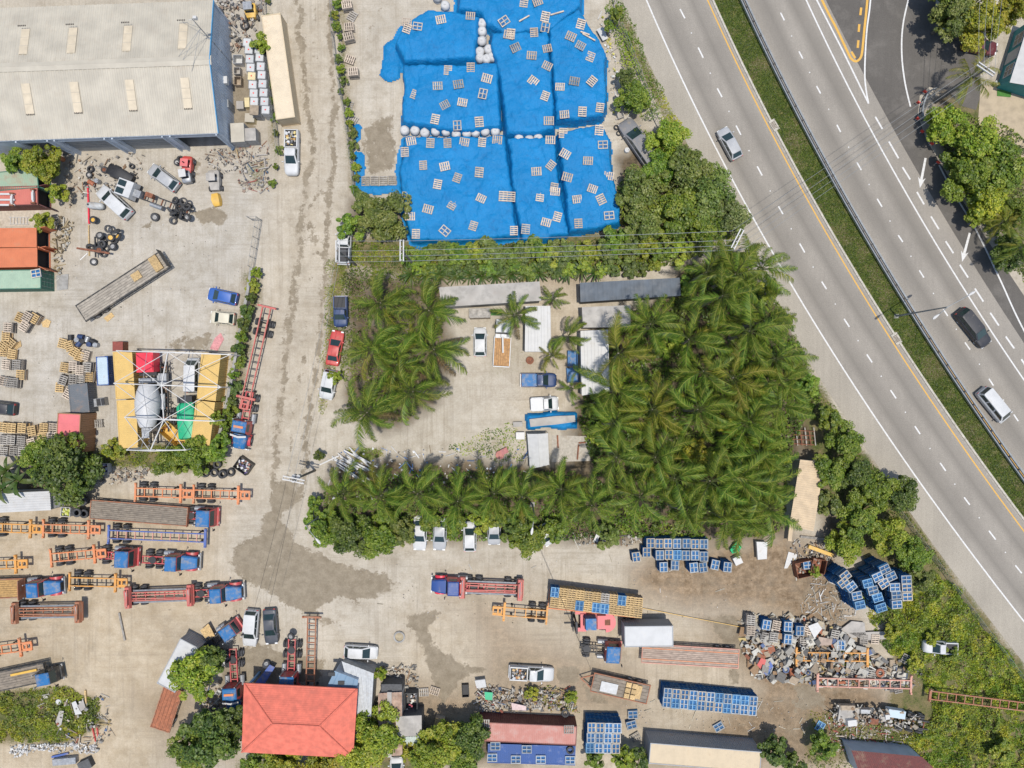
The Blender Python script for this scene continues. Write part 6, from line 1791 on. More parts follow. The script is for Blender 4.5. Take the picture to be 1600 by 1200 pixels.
# pallets by the lane fence beside the tarps
for (x, y, r, n) in [(400 + a / 4, b / 4, r, n) for a, b, r, n in ((565, 25, 10, 8), (600, 100, 60, 2), (580, 165, 5, 5), (575, 225, 15, 8), (585, 370, -20, 3), (605, 445, 5, 9), (580, 660, 70, 1), (605, 745, -30, 2))]:
 stack(x, y, n, 'wood' if n > 2 else 'grey', r, 'wooden pallets leaning along the weedy fence left of the tarpaulins', 'pallets along the lane fence')
for i in range(4):
 stack(571 + i * 14, 283 - i * .3, 2, 'grey', 90, 'old pallet in the flat row below the sandy strip', 'flat pallet row below the sandy strip')
# pallets in the scrap heap
for (x, y, r, n, k) in cr([(180, 155, 5, 10, 'grey'), (180, 245, 3, 10, 'wood'), (310, 195, 10, 12, 'bluegrey'), (390, 200, 12, 10, 'wood'), (490, 210, 3, 12, 'bluegrey'), (300, 300, 10, 8, 'grey'), (370, 300, 8, 10, 'grey'), (490, 315, 5, 12, 'bluegrey'), (590, 245, 2, 12, 'bluegrey'), (655, 235, 18, 10, 'wood'), (300, 345, 12, 4, 'grey'), (880, 280, 12, 9, 'grey'), (930, 365, 2, 10, 'bluegrey'), (620, 340, 3, 7, 'grey'), (500, 440, 10, 5, 'grey'), (610, 530, 35, 3, 'grey'), (320, 570, 20, 6, 'bluegrey'), (1095, 475, 30, 4, 'wood'), (1000, 585, 15, 3, 'grey'), (1070, 605, 20, 3, 'grey'), (1180, 610, 8, 6, 'grey'), (1270, 585, 10, 6, 'grey'), (1360, 555, 20, 3, 'grey'), (1470, 480, 25, 3, 'grey'), (1215, 315, 5, 4, 'wood'), (1120, 320, 3, 4, 'grey'), (1405, 725, -12, 5, 'grey'), (755, 1040, 30, 1, 'blueblue')], 1140, 940, 5.333):
 stack(x, y, n, k, -r + 90, 'pallet on top of the big scrap heap at the lower right', 'pallets in the big scrap heap', jit=.1)
for (x, y, r, n, k, lab) in ((989, 1117, 3, 3, 'bluegrey', 'grey blue pallet beside the trailer nose at the bottom'), (987, 1133, 15, 5, 'bluegrey', 'blue pallet stack leaning by the beige trailer body'), (993, 1152, 30, 2, 'grey', 'slatted grey pallet lying below the blue pallet block'), (1123, 1136, 30, 2, 'bluegrey', 'lone blue pallet lying on the sand below the long block'),
        (662, 1082, 3, 2, 'grey', 'square grey pallet lying in mud beside the rusty shack'), (679, 1080, -18, 2, 'wood', 'striped wooden pallet lying in mud beside the puddle'), (838, 1102, 12, 3, 'grey', 'grey pallet on the rubbish pile above the red container'), (888, 1103, -15, 3, 'grey', 'tilted grey pallet at the right end of the rubbish pile'),
        (56, 427, 10, 1, 'bluetan', 'white slatted pallet lying on the green container roof'), (152, 662, 5, 3, 'grey', 'grey pallet stack between the pink cabin and yellow containers'), (1263, 883, 5, 6, 'bluegrey', 'pale pallet stack inside the brown open skip')):
 zb = 2.6 if 'roof' in lab else 0.0
 stack(x, y, n, k, r, lab, 'single pallets', zbase=zb)
for (x, y) in ((757, 1131), (889, 1140)):
 stack(x, y, 1, 'grey', 0, 'grey pallet on the pinkish red container roof', 'pallets on the red container roof', zbase=2.7)
for (x, y) in ((774, 1166), (806, 1185 + 2), (845, 1187), (769, 1184), (891, 1188), (823, 1171)):
 stack(x, y, 1, 'bluegrey', 0, 'pallet on the blue container roof', 'pallets on the blue container roof', zbase=2.42)
for k, nm in (('wood', 'wooden pallets stacked in the layers below the top ones'), ('blue', 'blue pallets stacked in the layers below the top ones')):
 o = LAY[k].build('stacked_pallets', attr_mat('stack_wood_' + k, rough=.85))
 struct(o, 'stuff'); tag(o, nm, 'pallets')
# ================================================================== TYRES
def tyre(px, py, z=0.0, r=.5, w=.28, tilt=(0, 0), label='', group='', rim=False):
 p = G(px, py, z + w)
 m = tyre_mesh(r, w, 'z')
 o = ob('tyre', m, None, (p.x, p.y, z + w / 2 + abs(math.sin(tilt[0])) * r + abs(math.sin(tilt[1])) * r * .7), (tilt[0], tilt[1], px * .7))
 tag(o, label, 'tyre', group)
 if rim: ob('rim', rim_mesh(r, w, {1: M_rim, 2: PT['yellow'], 3: M_rust}[rim], 'z'), o)
 return o
def tstack(px, py, n, r, w, label, group, rim=0, z0=0):
 for i in range(n):
  tyre(px + RNG.uniform(-.6, .6), py + RNG.uniform(-.6, .6), z0 + i * w * .98, r, w, (RNG.uniform(-.03, .03), RNG.uniform(-.03, .03)), label if i == n - 1 else label + ', lower one', group, rim if i == n - 1 else 0)
g = 'tyres heaped on the stripped lorry'
for (x, y, z, rx, ry, rm) in cr([(1165, 590, 1.1, .5, .2, 0), (1250, 600, 1.5, .3, .3, 0), (1285, 660, 1.3, .3, -.5, 0), (1200, 650, .9, .2, .2, 0), (1120, 700, .9, 1.2, .2, 0), (1160, 730, .9, 1.2, .3, 0), (1230, 750, .8, 1.0, .3, 0), (1295, 765, .8, .5, .4, 1), (1140, 800, 0, .5, 0, 0), (1210, 690, .8, 1.0, .1, 0)], 100, 225, 6.667):
 tyre(x, y, z, .5, .28, (rx, ry), 'loose lorry tyre heaped on the rear of the stripped white lorry', g, rm)
tyre(242, 339, 0, .55, .4, (.3, 0), 'lorry wheel with white hub lying in front of the tyre heap', g, 1)
g = 'lorry tyres in the heap left of the grey flatbed'
for (x, y, z, rx, ry, rm) in cr([(465, 885, .6, .2, .2, 0), (375, 955, .6, .25, .15, 1), (410, 1000, 0, 0, 0, 0), (485, 975, .5, .2, -.1, 2), (560, 915, .5, .9, .3, 0), (575, 970, .3, .5, -.4, 2), (520, 1000, 0, .1, .1, 0), (395, 1040, .3, .1, .1, 0), (290, 1080, 0, .8, .2, 0), (365, 1105, .5, .2, .1, 3), (430, 1085, 0, 0, 0, 0), (510, 1070, .2, .2, -.1, 1), (410, 1140, .1, .3, .1, 0), (360, 1060, .1, .1, .1, 0)], 100, 225, 6.667):
 tyre(x, y, z, .52, .29, (rx, ry), 'used lorry tyre in the heap left of the grey flatbed', g, rm)
tyre(146, 409, 0, .50, .28, (.1, 0), 'pale worn tyre lying alone below the tyre heap', '', 1)
tstack(145, 343, 4, .46, .26, 'wheel of the yellow hubbed stack beside the gas tank', 'wheels with yellow hub', 2)
for (x, y, r, rm, lab) in ((140, 264, .42, 0, 'black tyre stacked by the rusty axle box'), (139, 273, .42, 1, 'wheel with grey hub by the rusty axle box'), (162, 265, .45, 3, 'black wheel with red hub near the warehouse door post'), (133, 286, .22, 0, 'small black tyre beside the copper drum'), (276, 253, .42, 1, 'dark wheel left of the small red tractor'), (281, 248, .42, 0, 'black tyre touching the small red tractor'), (205, 259, .35, 0, 'black tyre lying before the roller shutter')):
 tstack(x, y, 2, r, .25, lab, '', rm)
g = 'big tyre stacks behind the wooden flatbed'
for (x, y, n) in ((117, 784, 3), (129, 783, 4), (119, 801, 5), (131, 803, 4)):
 tstack(x, y, n, .58, .32, 'big lorry tyre stacked behind the wooden flatbed', g)
g = 'tyres lined up beside the black bin'
for i, (x, y) in enumerate(((320, 740), (334, 739), (347, 741), (339, 726), (360, 738))):
 tstack(x, y, 2 if i != 2 else 3, .55, .3, 'worn tyre in the row beside the black open bin', g)
tyre(382, 39, 0, .62, .32, (.05, .05), 'large pale tyre lying by the yellow mini excavator', '', 0)
tyre(343, 20, 0, .6, .3, (.5, .2), 'grey tyre in the scrap against the warehouse gable', '', 0)
tyre(891, 1173, 2.45, .5, .28, (0, 0), 'tyre lying on the blue container roof', '')
tyre(883, 1114, .9, .5, .28, (.3, .2), 'black tyre on top of the rubbish pile edge', '')
for (x, y, lab) in ((1330, 1011, 'black tyre beside the blue stack in the scrap heap'), (1402, 1055, 'black tyre at the right end of the pink frame'), (1405, 1048, 'tyre half hidden behind the tyre at the pink frame')):
 tyre(x, y, .2, .5, .3, (.3, .2), lab, '')
tyre(455, 994, .9, .5, .3, (.2, .3), 'spare wheel lying on the tail of the half hidden red tractor', '', 1)
tyre(307, 1012, .2, .5, .3, (.4, .3), 'lorry wheel leaning by the white box trailer', '', 1)
tyre(334, 1106, .1, .35, .22, (.5, .3), 'small wheel lying near the red tractor with white visor', '', 1)
tyre(417, 1037, .1, .5, .3, (.7, .2), 'dusty wheel leaning beside the half hidden red tractor', '', 1)
for i, (x, y) in enumerate(((963, 199), (967, 208))): tyre(x, y, 0, .35, .2, (.2, .1), 'small old tyre lying beside the grey derelict coach', 'small tyres beside the coach')
# ================================================================== CHEMICAL TANKS BY THE WAREHOUSE
M_tank = mat('white_plastic_tank', (0.46, 0.46, 0.45), .45, var=.06, scale=2, dirt=.12, dirtcol=(.42, .36, .28), objvar=.12)
M_tanky = mat('yellowed_plastic_tank', (0.60, 0.50, 0.28), .5, var=.1)
M_cage = mat('galvanised_cage', (0.36, 0.37, 0.38), .5, .6, var=.2)
M_cap = mat('red_cap', (0.62, 0.05, 0.04), .5)
tb_ = MB(); tb_.loft([[(s * w, t * w, z) for s, t in ((-1, -.9), (-.9, -1), (.9, -1), (1, -.9), (1, .9), (.9, 1), (-.9, 1), (-1, .9))] for z, w in ((.15, .50), (1.0, .50), (1.08, .46))])
TANK = {k: tb_.mesh('tank', m, False) for k, m in (('w', M_tank), ('y', M_tanky))}
cg = MB()
for z in (.15, .45, .75, 1.02):
 for s in (-1, 1): cg.box(0, s * .525, z, 1.07, .02, .03); cg.box(s * .525, 0, z, .02, 1.03, .03)
for i in range(5):
 for s in (-1, 1): cg.box(-.5 + i * .25, s * .526, .12, .02, .02, .95); cg.box(s * .526, -.5 + i * .25, .12, .02, .02, .95)
cg.box(0, 0, 0, 1.08, 1.08, .12)
CAGE = cg.mesh('cage', M_cage)
CAPM = MB().cyl(0, 0, 1.08, .09, .05, 10).mesh('filler_cap', M_cap)
for (x, y, k) in cr([(430, 330, 'w'), (443, 388, 'w'), (450, 460, 'w'), (457, 527, 'w'), (465, 594, 'y'), (473, 661, 'w'), (481, 728, 'w'), (485, 793, 'w'), (520, 385, 'w'), (527, 447, 'w'), (536, 518, 'w'), (543, 585, 'w'), (550, 654, 'w'), (558, 723, 'w'), (565, 793, 'w'), (574, 858, 'w'), (492, 858, 'w')], 300, 0, 5):
 for lev in (0, 1):
  z = lev * 1.16; p = G(x, y, 2.2)
  t = thing('chemical_tank', ('yellowed' if k == 'y' else 'white') + ' caged tank %s the rows beside the cream container' % ('on top of' if lev else 'underneath in'), 'tank', (p.x, p.y, z), R(-3), 'caged liquid tanks, %s %s layer' % (k, 'upper' if lev else 'lower'))
  ob('tank', TANK[k], t); ob('cage', CAGE, t)
  if lev: ob('filler_cap', CAPM, t)
# pallet tray on the last tank and boxes around
def crate(px, py, sx, sy, h, m, label, cat, name, rz=0, z0=0, lid=None):
 p = G(px, py, z0 + h); t = thing(name, label, cat, (p.x, p.y, z0), R(rz))
 b = MB(); th = .05
 b.box(0, 0, 0, sx, sy, .06)
 b.build('base', m, t)
 for s in (-1, 1):
  b = MB(); b.box(0, s * (sy / 2 - th / 2), .062, sx, th, h - .07); b.build('side_panel', m, t)
  b = MB(); b.box(s * (sx / 2 - th / 2), 0, .062, th, sy - 2 * th, h - .07); b.build('end_panel', m, t)
 if lid: b = MB(); b.box(0, 0, h - .005, sx + .04, sy + .04, .05, taper=(.97, .97)); b.build('lid', lid, t)
 return t
crate(397, 172, 1.1, 1.2, .16, M_wood, 'brown board lying on the lowest white tank', 'board', 'plywood_board', -3, 2.33, M_wood)
crate(371, 92, 1.2, 1.1, 1.1, M_tank, 'white crate of engine parts against the warehouse gable', 'crate', 'parts_crate', 0, 0)
crate(370, 110, .8, .9, .9, M_greyroof, 'grey metal crate of parts below the white parts crate', 'crate', 'parts_crate', 0, 0)
crate(371, 126, .9, 1.1, .9, M_wood, 'wooden crate of brown parts beside the white tanks', 'crate', 'parts_crate', 0, 0)
crate(375, 164, .9, 1.0, .8, M_steel, 'square grey steel box beside the white tanks', 'box', 'steel_box', 2, 0, M_greyroof)
crate(386, 160, .6, 1.2, .8, M_tanky, 'yellow plastic box beside the lowest white tanks', 'box', 'plastic_box', 2, 0, M_tanky)
crate(390, 184, 1.2, 1.1, .9, M_tanky, 'cream topped box with yellow edge under the white tanks', 'box', 'plastic_box', -3, 0, M_cream if 'M_cream' in globals() else M_roofcream)
crate(371, 207, 1.7, 2.4, 2.1, M_shed, 'cream roofed small kiosk at the warehouse corner', 'kiosk', 'corner_kiosk', 3, 0, M_roofcream)
crate(391, 210, 1.4, 1.6, 1.8, M_shed, 'low grey roofed box right of the corner kiosk', 'box', 'corner_kiosk', 3, 0, M_greyroof)
# ================================================================== SMALL THINGS IN THE YARDS
def gas_tank():
 p = G(148, 321, .8); t = thing('gas_tank', 'grey cylindrical gas tank lying beside the white estate car', 'tank', (p.x, p.y, 0), R(-5))
 b = MB(); rings = []
 for x, r in ((-1.1, .1), (-1.05, .25), (-.9, .38), (-.6, .45), (.6, .45), (.9, .38), (1.05, .25), (1.1, .1)):
  rings.append([(x, r * math.cos(2 * math.pi * k / 14), .62 + r * math.sin(2 * math.pi * k / 14)) for k in range(14)])
 b.loft(rings); b.build('vessel', mat('tank_grey', (.42, .43, .42), .5, var=.12, dirt=.25), t, True, 50)
 for s in (-.6, .6):
  b = MB(); b.box(s, 0, 0, .12, .6, .3); b.build('foot', M_steel, t)
 b = MB(); b.cyl(-.7, 0, 1.02, .12, .12, 10); b.build('valve', M_black2, t)
gas_tank()
def drum(px, py, m, label, r=.30, h=.88, lying=False, rz=0):
 p = G(px, py, h if not lying else r * 2); t = thing('drum', label, 'drum', (p.x, p.y, 0), R(rz))
 b = MB(); prof = [(.001, 0), (r, 0), (r, h * .33), (r * 1.04, h * .35), (r, h * .37), (r, h * .64), (r * 1.04, h * .66), (r, h * .68), (r, h), (r * .93, h), (r * .93, h - .03), (.001, h - .03)]
 b.lathe(prof, 14); o = b.build('shell', m, t, True, 40)
 b2 = MB(); b2.cyl(r * .5, 0, h - .03, .05, .03, 8); c = b2.build('bung', M_black2, o)
 if lying: o.rotation_euler = (R(90), 0, 0); o.location = (0, h / 2, r)
 return t
drum(141, 285, mat('copper_drum', (.35, .12, .06), .6, var=.3), 'rust copper drum lying beside the small black tyre', lying=True, rz=60)
drum(150, 282, M_steel, 'grey steel drum right of the copper drum')
drum(92, 246, PT['lorange'], 'orange lidded drum at the edge of the top left tree')
for i, (x, y) in enumerate(((108, 527), (119, 531), (124, 526), (128, 533), (134, 530), (138, 538), (144, 534), (148, 539), (121, 537))):
 drum(x, y, [M_black2, M_steel, PT['navy']][i % 3], 'dark drum in the cluster above the yellow pallets', .32, .7, lying=(i % 2 == 0), rz=i * 40)
p = G(781, 711, .5)
t = thing('cable_reel', 'dusty pink round cable reel beside the white canvas tent', 'reel', (p.x, p.y, 0)); b = MB(); b.cyl(0, 0, .0, .55, .06, 18); b.build('lower_flange', M_rust, t); b = MB(); b.cyl(0, 0, .06, .3, .4, 14); b.build('core', M_rust, t); b = MB(); b.cyl(0, 0, .46, .55, .06, 18); b.build('upper_flange', mat('dusty_pink', (.42, .17, .14), .8, var=.2), t)
crate(788, 705, .9, .7, .5, mat('pink_box', (.40, .15, .14), .7), 'dusty pink box beside the round cable reel', 'box', 'steel_box', 25, 0, MATS['pink_box'])
# black bin with rubbish
def open_bin(px, py, sx, sy, h, rz, m, label, name='open_bin', fill=None):
 t = crate(px, py, sx, sy, h, m, label, 'bin', name, rz)
 if fill:
  b = MB(); rr = random.Random(int(px))
  for k in range(26):
   b.col = rr.choice(fill); b.box(rr.uniform(-sx / 2 + .2, sx / 2 - .2), rr.uniform(-sy / 2 + .2, sy / 2 - .2), h * rr.uniform(.4, .75), rr.uniform(.1, .4), rr.uniform(.1, .35), .14, rr.uniform(0, 3), rr.uniform(-.4, .4))
  o = b.build('rubbish', attr_mat('rubbish_mix'), t); o['kind'] = 'stuff'
 return t
FILL = [(.5, .5, .52), (.12, .1, .25), (.3, .12, .1), (.55, .52, .45), (.06, .06, .07), (.2, .22, .3)]
open_bin(379, 728, 1.7, 2.0, 1.1, -35 + 90, PT['chblack'], 'black open bin full of rubbish beside the row of tyres', fill=FILL)
t = open_bin(1258, 890, 2.2, 2.0, 1.3, 12, M_rust, 'brown rusty open skip beside the oily soil', 'rusty_skip')
t = open_bin(1280, 885, 1.8, 1.8, 1.2, -12, M_rust, 'second rusty skip right of the open skip by the bushes', 'rusty_skip')
open_bin(161, 732, 1.2, 1.2, .9, 4, M_whitesteel, 'white box with dark scrap in it behind the big tree', fill=FILL)
open_bin(102, 800, 1.2, 1.2, .9, -4, M_whitesteel, 'white bin of yellow green bottles beside the big tyres', fill=[(.5, .55, .08), (.45, .5, .1), (.6, .6, .4)])
# fan unit and machine right of slate container
def fan_unit():
 p = G(150, 629, 1.0); t = thing('fan_unit', 'grey engine with round white fan beside the slate container', 'engine', (p.x, p.y, 0), R(8))
 b = MB(); b.box(.3, 0, .1, 1.5, 1.0, .8); b.build('casing', M_steel, t)
 b = MB(); b.box(-.75, 0, .05, .9, 1.05, .12); b.lathe([(.45, .17), (.45, .32), (.38, .32), (.38, .17)], 16, 'z', (-.75, 0, 0)); b.build('fan_ring', M_whitesteel, t)
 for k in range(5):
  b = MB(); b.box(-.75 + .2 * math.cos(k * 1.257), .2 * math.sin(k * 1.257), .22, .3, .12, .03, k * 1.257); b.build('fan_blade', M_steel, t)
 b = MB(); b.box(.85, 0, .9, .4, .9, .08); b.box(.3, 0, .9, .5, .9, .06); b.build('cover', M_black2, t)
fan_unit()
crate(184, 541, 1.3, 1.2, 1.3, M_rust, 'dark red ribbed box above the left yellow column', 'box', 'steel_box', 0, 0, mat('dull_red_lid', (.22, .05, .035), .7, var=.2))
# white car axle on red container roof
def axle_thing(px, py, rz, z0, label, m, L=2.2):
 p = G(px, py, z0 + .2); t = thing('steel_axle', label, 'axle', (p.x, p.y, z0), R(rz))
 b = MB(); b.tube([(-L / 2, 0, .25), (L / 2, 0, .25)], .12, 8); b.box(0, 0, .1, L * .6, .26, .3); b.build('axle_beam', m, t)
 for s in (-1, 1):
  b = MB(); b.lathe([(.001, -.1), (.28, -.1), (.28, .1), (.001, .1)], 14, 'x', (s * L / 2, 0, .28)); b.build('hub', M_rust, t)
axle_thing(52, 307, 92, 2.62, 'short white axle with rusty hubs on the faded red container roof', M_whitesteel, 1.7)
axle_thing(19, 312, 88, 2.62, 'long white axle frame with rusty hubs on the faded red container roof', M_whitesteel, 1.5)
for k, (y, L) in enumerate(((303, 3.0), (312, 3.0), (320, 3.0))):
 p = G(4, y, 2.8); b = MB(); b.box(0, 0, 0, L, .22, .18)
 tag(b.build('steel_beam', M_whitesteel, None, loc=(p.x, p.y, 2.62)), ['upper', 'middle', 'lower'][k] + ' white steel beam lying on the faded red container roof', 'beam')
# pale walled lean-to area between red and orange containers
b = MB(); p = G(25, 340, .1)
yard = MB(); yard.sheet(GP([(-60, 327), (62, 325), (70, 352), (-60, 356)]), .018); struct(yard.build('concrete_pad', mat('pale_pad', (.46, .40, .32), .9, var=.2, dirt=.3)))
def ladder(px, py, rz, L, w, n, m, label, z0=.05, sides=M_whitesteel):
 p = G(px, py, z0); t = thing('ladder', label, 'ladder', (p.x, p.y, z0), R(rz))
 for s in (-1, 1):
  b = MB(); b.box(0, s * w / 2, 0, L, .07, .1); b.build('stile', sides, t)
 for k in range(n):
  b = MB(); b.box(-L / 2 + (k + .5) * L / n, 0, .02, .07, w - .08, .06); b.build('rung', m, t)
ladder(30, 345, 0, 2.6, .9, 6, M_whitesteel, 'white ladder frame lying between the red and orange containers')
# long timber posts and pipes
def beam(px1, py1, px2, py2, w, m, label, name='timber_beam', cat='beam', z=.06, group=None, h=None):
 a = G(px1, py1, z); c = G(px2, py2, z); mid = (a + c) / 2; d = c - a
 b = MB(); b.box(0, 0, 0, d.length, w, h or min(w, .2))
 return tag(b.build(name, m, None, loc=(mid.x, mid.y, z), rz=math.atan2(d.y, d.x)), label, cat, group)
beam(138, 290, 140, 350, .18, PT['brightred'], 'long red steel beam leaning past the grey gas tank', 'steel_beam')
beam(139, 352, 140, 400, .12, M_newwood, 'thin pale plank continuing below the red beam')
beam(121, 388, 172, 396, .25, M_rust, 'rusty beam lying across the tyre heap', 'steel_beam', z=.9)
beam(149, 370, 150, 402, .15, M_black2, 'dark bar leaning at the left of the tyre heap', 'steel_bar', z=.6)
beam(187, 957, 196, 1000, .22, M_greywood, 'grey plank lying askew in the left sandy yard')
beam(800 + 810 / 4, 950, 1165, 981, .06, PT['yellow'], 'thin yellow strap running from the pallet load to the scrap heap', 'load_strap', 'strap', z=.25)
beam(1262, 853, 1300, 867, .45, PT['yellow'], 'yellow steel beam beside the rusty skip', 'steel_beam', z=.3, h=.4)
beam(500, 738 - 12, 530, 712, .18, M_whitesteel, 'white pole at the left of the pipe pile', 'steel_pole')
for i in range(15):
 x = 520 + i * 2.2 + RNG.uniform(-1, 1); y = 727 - i * 1.2 + (i % 4) * 6
 beam(x, y - 14, x + 36 + RNG.uniform(-8, 8), y + 8 + RNG.uniform(-5, 8), .16, M_whitesteel if i % 3 else M_steel, 'white pipe in the pile at the palm yard corner', 'pipe', 'pipe', z=.1 + (i % 3) * .17, group='pipes in the corner pile')
beam(1237, 805, 1233, 845, .5, M_tanroof, 'tan roof sheet hanging below the tan ribbed shed', 'roof_sheet', 'sheet', z=.9)
beam(1250, 838, 1305, 848 - 4, .3, M_greywood, 'grey timber beam below the tan ribbed shed')
beam(930, 845, 925 + 12, 828, .5, M_whitesteel, 'white panel sticking out under the lower palms', 'panel', 'panel', z=.3)
def sheet_thing(px, rz_pts, m, label, name='metal_sheet', cat='sheet', z=.05, th=.03):
 P = GP(rz_pts, z); c = sum(P, Vector()) / len(P)
 b = MB(); b.prism([(p.x - c.x, p.y - c.y) for p in P], 0, th)
 o = b.build(name, m, None, loc=(c.x, c.y, z))
 return tag(o, label, cat)
sheet_thing(0, [(1225, 888), (1232, 862), (1246, 866), (1243, 877), (1235, 880), (1230, 888)], M_whitesteel, 'torn white metal sheet lying on the brown soil', z=.08)
sheet_thing(0, [(162, 497), (174, 488), (179, 494), (168, 503)], M_newwood, 'brown cardboard sheet beside the grey flatbed wheels', 'cardboard_sheet')
sheet_thing(0, [(65, 504), (73, 498), (80, 502), (76, 512), (67, 511)], M_newwood, 'brown cardboard sheet right of the upper pallet heap', 'cardboard_sheet')
sheet_thing(0, [(22, 540), (32, 532), (34, 541), (24, 547)], M_newwood, 'brown cardboard beside the yellow pallets at the left edge', 'cardboard_sheet')
sheet_thing(0, [(88, 430), (107, 428), (106, 452), (89, 454)], M_conc, 'grey square concrete slab beside the dark green doors', 'concrete_slab', 'slab')
sheet_thing(0, [(328, 545), (336, 528), (345, 520), (350, 530), (340, 548)], mat('pink_fabric', (.55, .25, .25), .9, var=.3), 'faded pink and white cloth lying near the overgrown wall', 'cloth')
sheet_thing(0, [(767, 484), (784, 483), (784, 493), (767, 493)], mat('green_mat', (.07, .18, .05), .95, var=.2), 'green mat beside the timber hut', 'mat', 'mat')
sheet_thing(0, [(1558, 140), (1580, 142), (1579, 152), (1558, 150)], mat('green_turf_mat', (.06, .17, .03), .95, var=.2), 'green turf mat on the patio of the teal house', 'mat', 'mat')
sheet_thing(0, [(112, 1098), (118, 1095), (128, 1115), (118, 1117)], M_whitesteel, 'folded white sheet lying on the weeds at lower left', z=.5)
sheet_thing(0, [(121, 1103), (130, 1093), (134, 1106), (126, 1112)], M_greyroof, 'grey folded sheet beside the white one on the weeds', z=.5)
sheet_thing(0, [(87, 1128), (93, 1110), (100, 1111), (96, 1132), (91, 1136)], M_greyroof, 'grey pointed panel lying on the weeds', z=.5)
sheet_thing(0, [(1160 + 20, 845), (1197, 846), (1196, 872), (1182, 873)], M_whitesteel, 'white stacked cabinet panel beside the brown soil', 'panel', 'panel', z=.6, th=.5)
sheet_thing(0, [(1140, 858), (1150, 845), (1158, 853), (1153, 862), (1143, 864)], mat('green_net', (.02, .42, .16), .8, var=.25), 'bright green crumpled net under the lower palms', 'net', 'net', z=.4, th=.3)
crate(1153, 876, 1.0, 1.0, .9, M_whitesteel, 'white washing machine shell beside the last blue stack', 'appliance', 'appliance', 25, 0, M_whitesteel)
sheet_thing(0, [(1310, 985), (1330, 970), (1350, 972), (1352, 992), (1325, 998)], M_greyroof, 'pale broken slab in the weeds right of the scrap heap', 'concrete_slab', 'slab', z=.3, th=.15)
sheet_thing(0, [(1325, 988), (1400, 985), (1408, 996), (1350, 1000)], M_greyroof, 'long pale slab beside the broken slab in the weeds', 'concrete_slab', 'slab', z=.25, th=.2)
sheet_thing(0, [(1262, 978), (1277, 972), (1284, 982), (1272, 997)], M_whitesteel, 'folded white panel on the scrap heap', 'panel', 'panel', z=1.5, th=.1)
sheet_thing(0, [(1278, 994), (1300, 998), (1298, 1007), (1278, 1008)], M_deckpink, 'pinkish deck section in the scrap heap', 'deck_section', 'deck', z=1.2, th=.2)
sheet_thing(0, [(1182, 1038), (1190, 1025), (1200, 1034), (1192, 1050)], PT['red'], 'red panel of a crushed vehicle in the scrap heap', 'panel', 'panel', z=.8, th=.2)
sheet_thing(0, [(1191, 1046), (1203, 1032), (1207, 1040), (1196, 1055)], PT['chblue'], 'blue panel of a crushed vehicle in the scrap heap', 'panel', 'panel', z=.8, th=.2)
sheet_thing(0, [(799, 1098), (822, 1103), (822, 1110), (800, 1109)], mat('pale_pink_panel', (.55, .42, .40), .7, var=.15), 'pale pink curved panel on the rubbish pile', 'panel', 'panel', z=1.0, th=.05)
sheet_thing(0, [(757, 1081), (770, 1082), (769, 1094), (758, 1093)], PT['green'], 'teal green sheet on the rubbish pile', 'sheet', 'sheet', z=.8)
sheet_thing(0, [(742, 1062), (758, 1060), (760, 1072), (745, 1074)], M_bag, 'white sack on top of the rubbish pile', 'sack', 'sack', z=.7, th=.3)
# blue tarp table in the palm yard
tarp([(824, 650), (850, 648), (868, 645), (900, 647), (901, 668), (880, 671), (850, 667), (826, 671)], 1.2, 'blue tarpaulin draped over the long table in the palm yard', 21, .35)
sheet_thing(0, [(827, 655), (868, 650), (898, 649), (899, 659), (870, 663), (829, 667)], M_greyroof, 'long pale grey boards on the blue draped table', 'board', 'board', z=1.52, th=.1)
# blue cart by the white roof and misc palm yard
crate(895, 560, 1.3, 2.0, .9, PT['truckblue'], 'blue trailer of odds and ends left of the white ribbed roof', 'trailer', 'utility_trailer', 0)
crate(895, 586, 1.5, 1.9, .7, PT['truckblue'], 'lower blue trailer of odds and ends left of the white ribbed roof', 'trailer', 'utility_trailer', 4)
drum(828, 563, M_rust, 'round rusty lidded tank below the white shed', .5, .5)
crate(809, 663, 1.2, .6, .5, M_greyroof, 'long grey box left of the blue draped table', 'box', 'steel_box', 3, 0, M_greyroof)
crate(813, 681, 1.1, .9, .8, M_whitesteel, 'white appliance beside the canvas tent', 'appliance', 'appliance', 0, 0, M_whitesteel)
def tent():
 P = GP([(824, 678), (856, 677), (858, 726), (828, 732)], 2.2); c = sum(P, Vector()) / 4
 t = thing('canvas_tent', 'white canvas tent beside the blue draped table', 'tent', (c.x, c.y, 0))
 L = [p - Vector((c.x, c.y, 0)) for p in P]
 a = (L[0] + L[1]) / 2 + Vector((0, 0, .5)); bq = (L[2] + L[3]) / 2 + Vector((0, 0, .5))
 m = mat('white_canvas', (.48, .475, .46), .8, var=.08, scale=2, bump=.2, bscale=3)
 b = MB(); b.panel([L[0], L[3], bq, a], .03); b.build('left_slope', m, t)
 b = MB(); b.panel([L[2], L[1], a, bq], .03); b.build('right_slope', m, t)
 for p in L:
  b = MB(); b.tube([(p.x, p.y, 0), (p.x, p.y, p.z)], .04, 6); b.build('pole', M_steel, t)
tent()
for (x1, y1, x2, y2) in ((871, 680, 872, 700), (904, 695, 902, 718), (904, 692, 915, 691)):
 beam(x1, y1, x2, y2, .18, M_rust, 'low rusty frame bar on the concrete pad behind the tent' + ('' if x1 != 871 else ', left one'), 'steel_bar', 'bar', group='frame bars on the pad')
pd = MB(); pd.sheet(GP([(862, 680), (925, 682), (922, 720), (862, 722)]), .016); struct(pd.build('concrete_pad', mat('pad_concrete2', (.40, .36, .30), .9, var=.2, dirt=.3)))
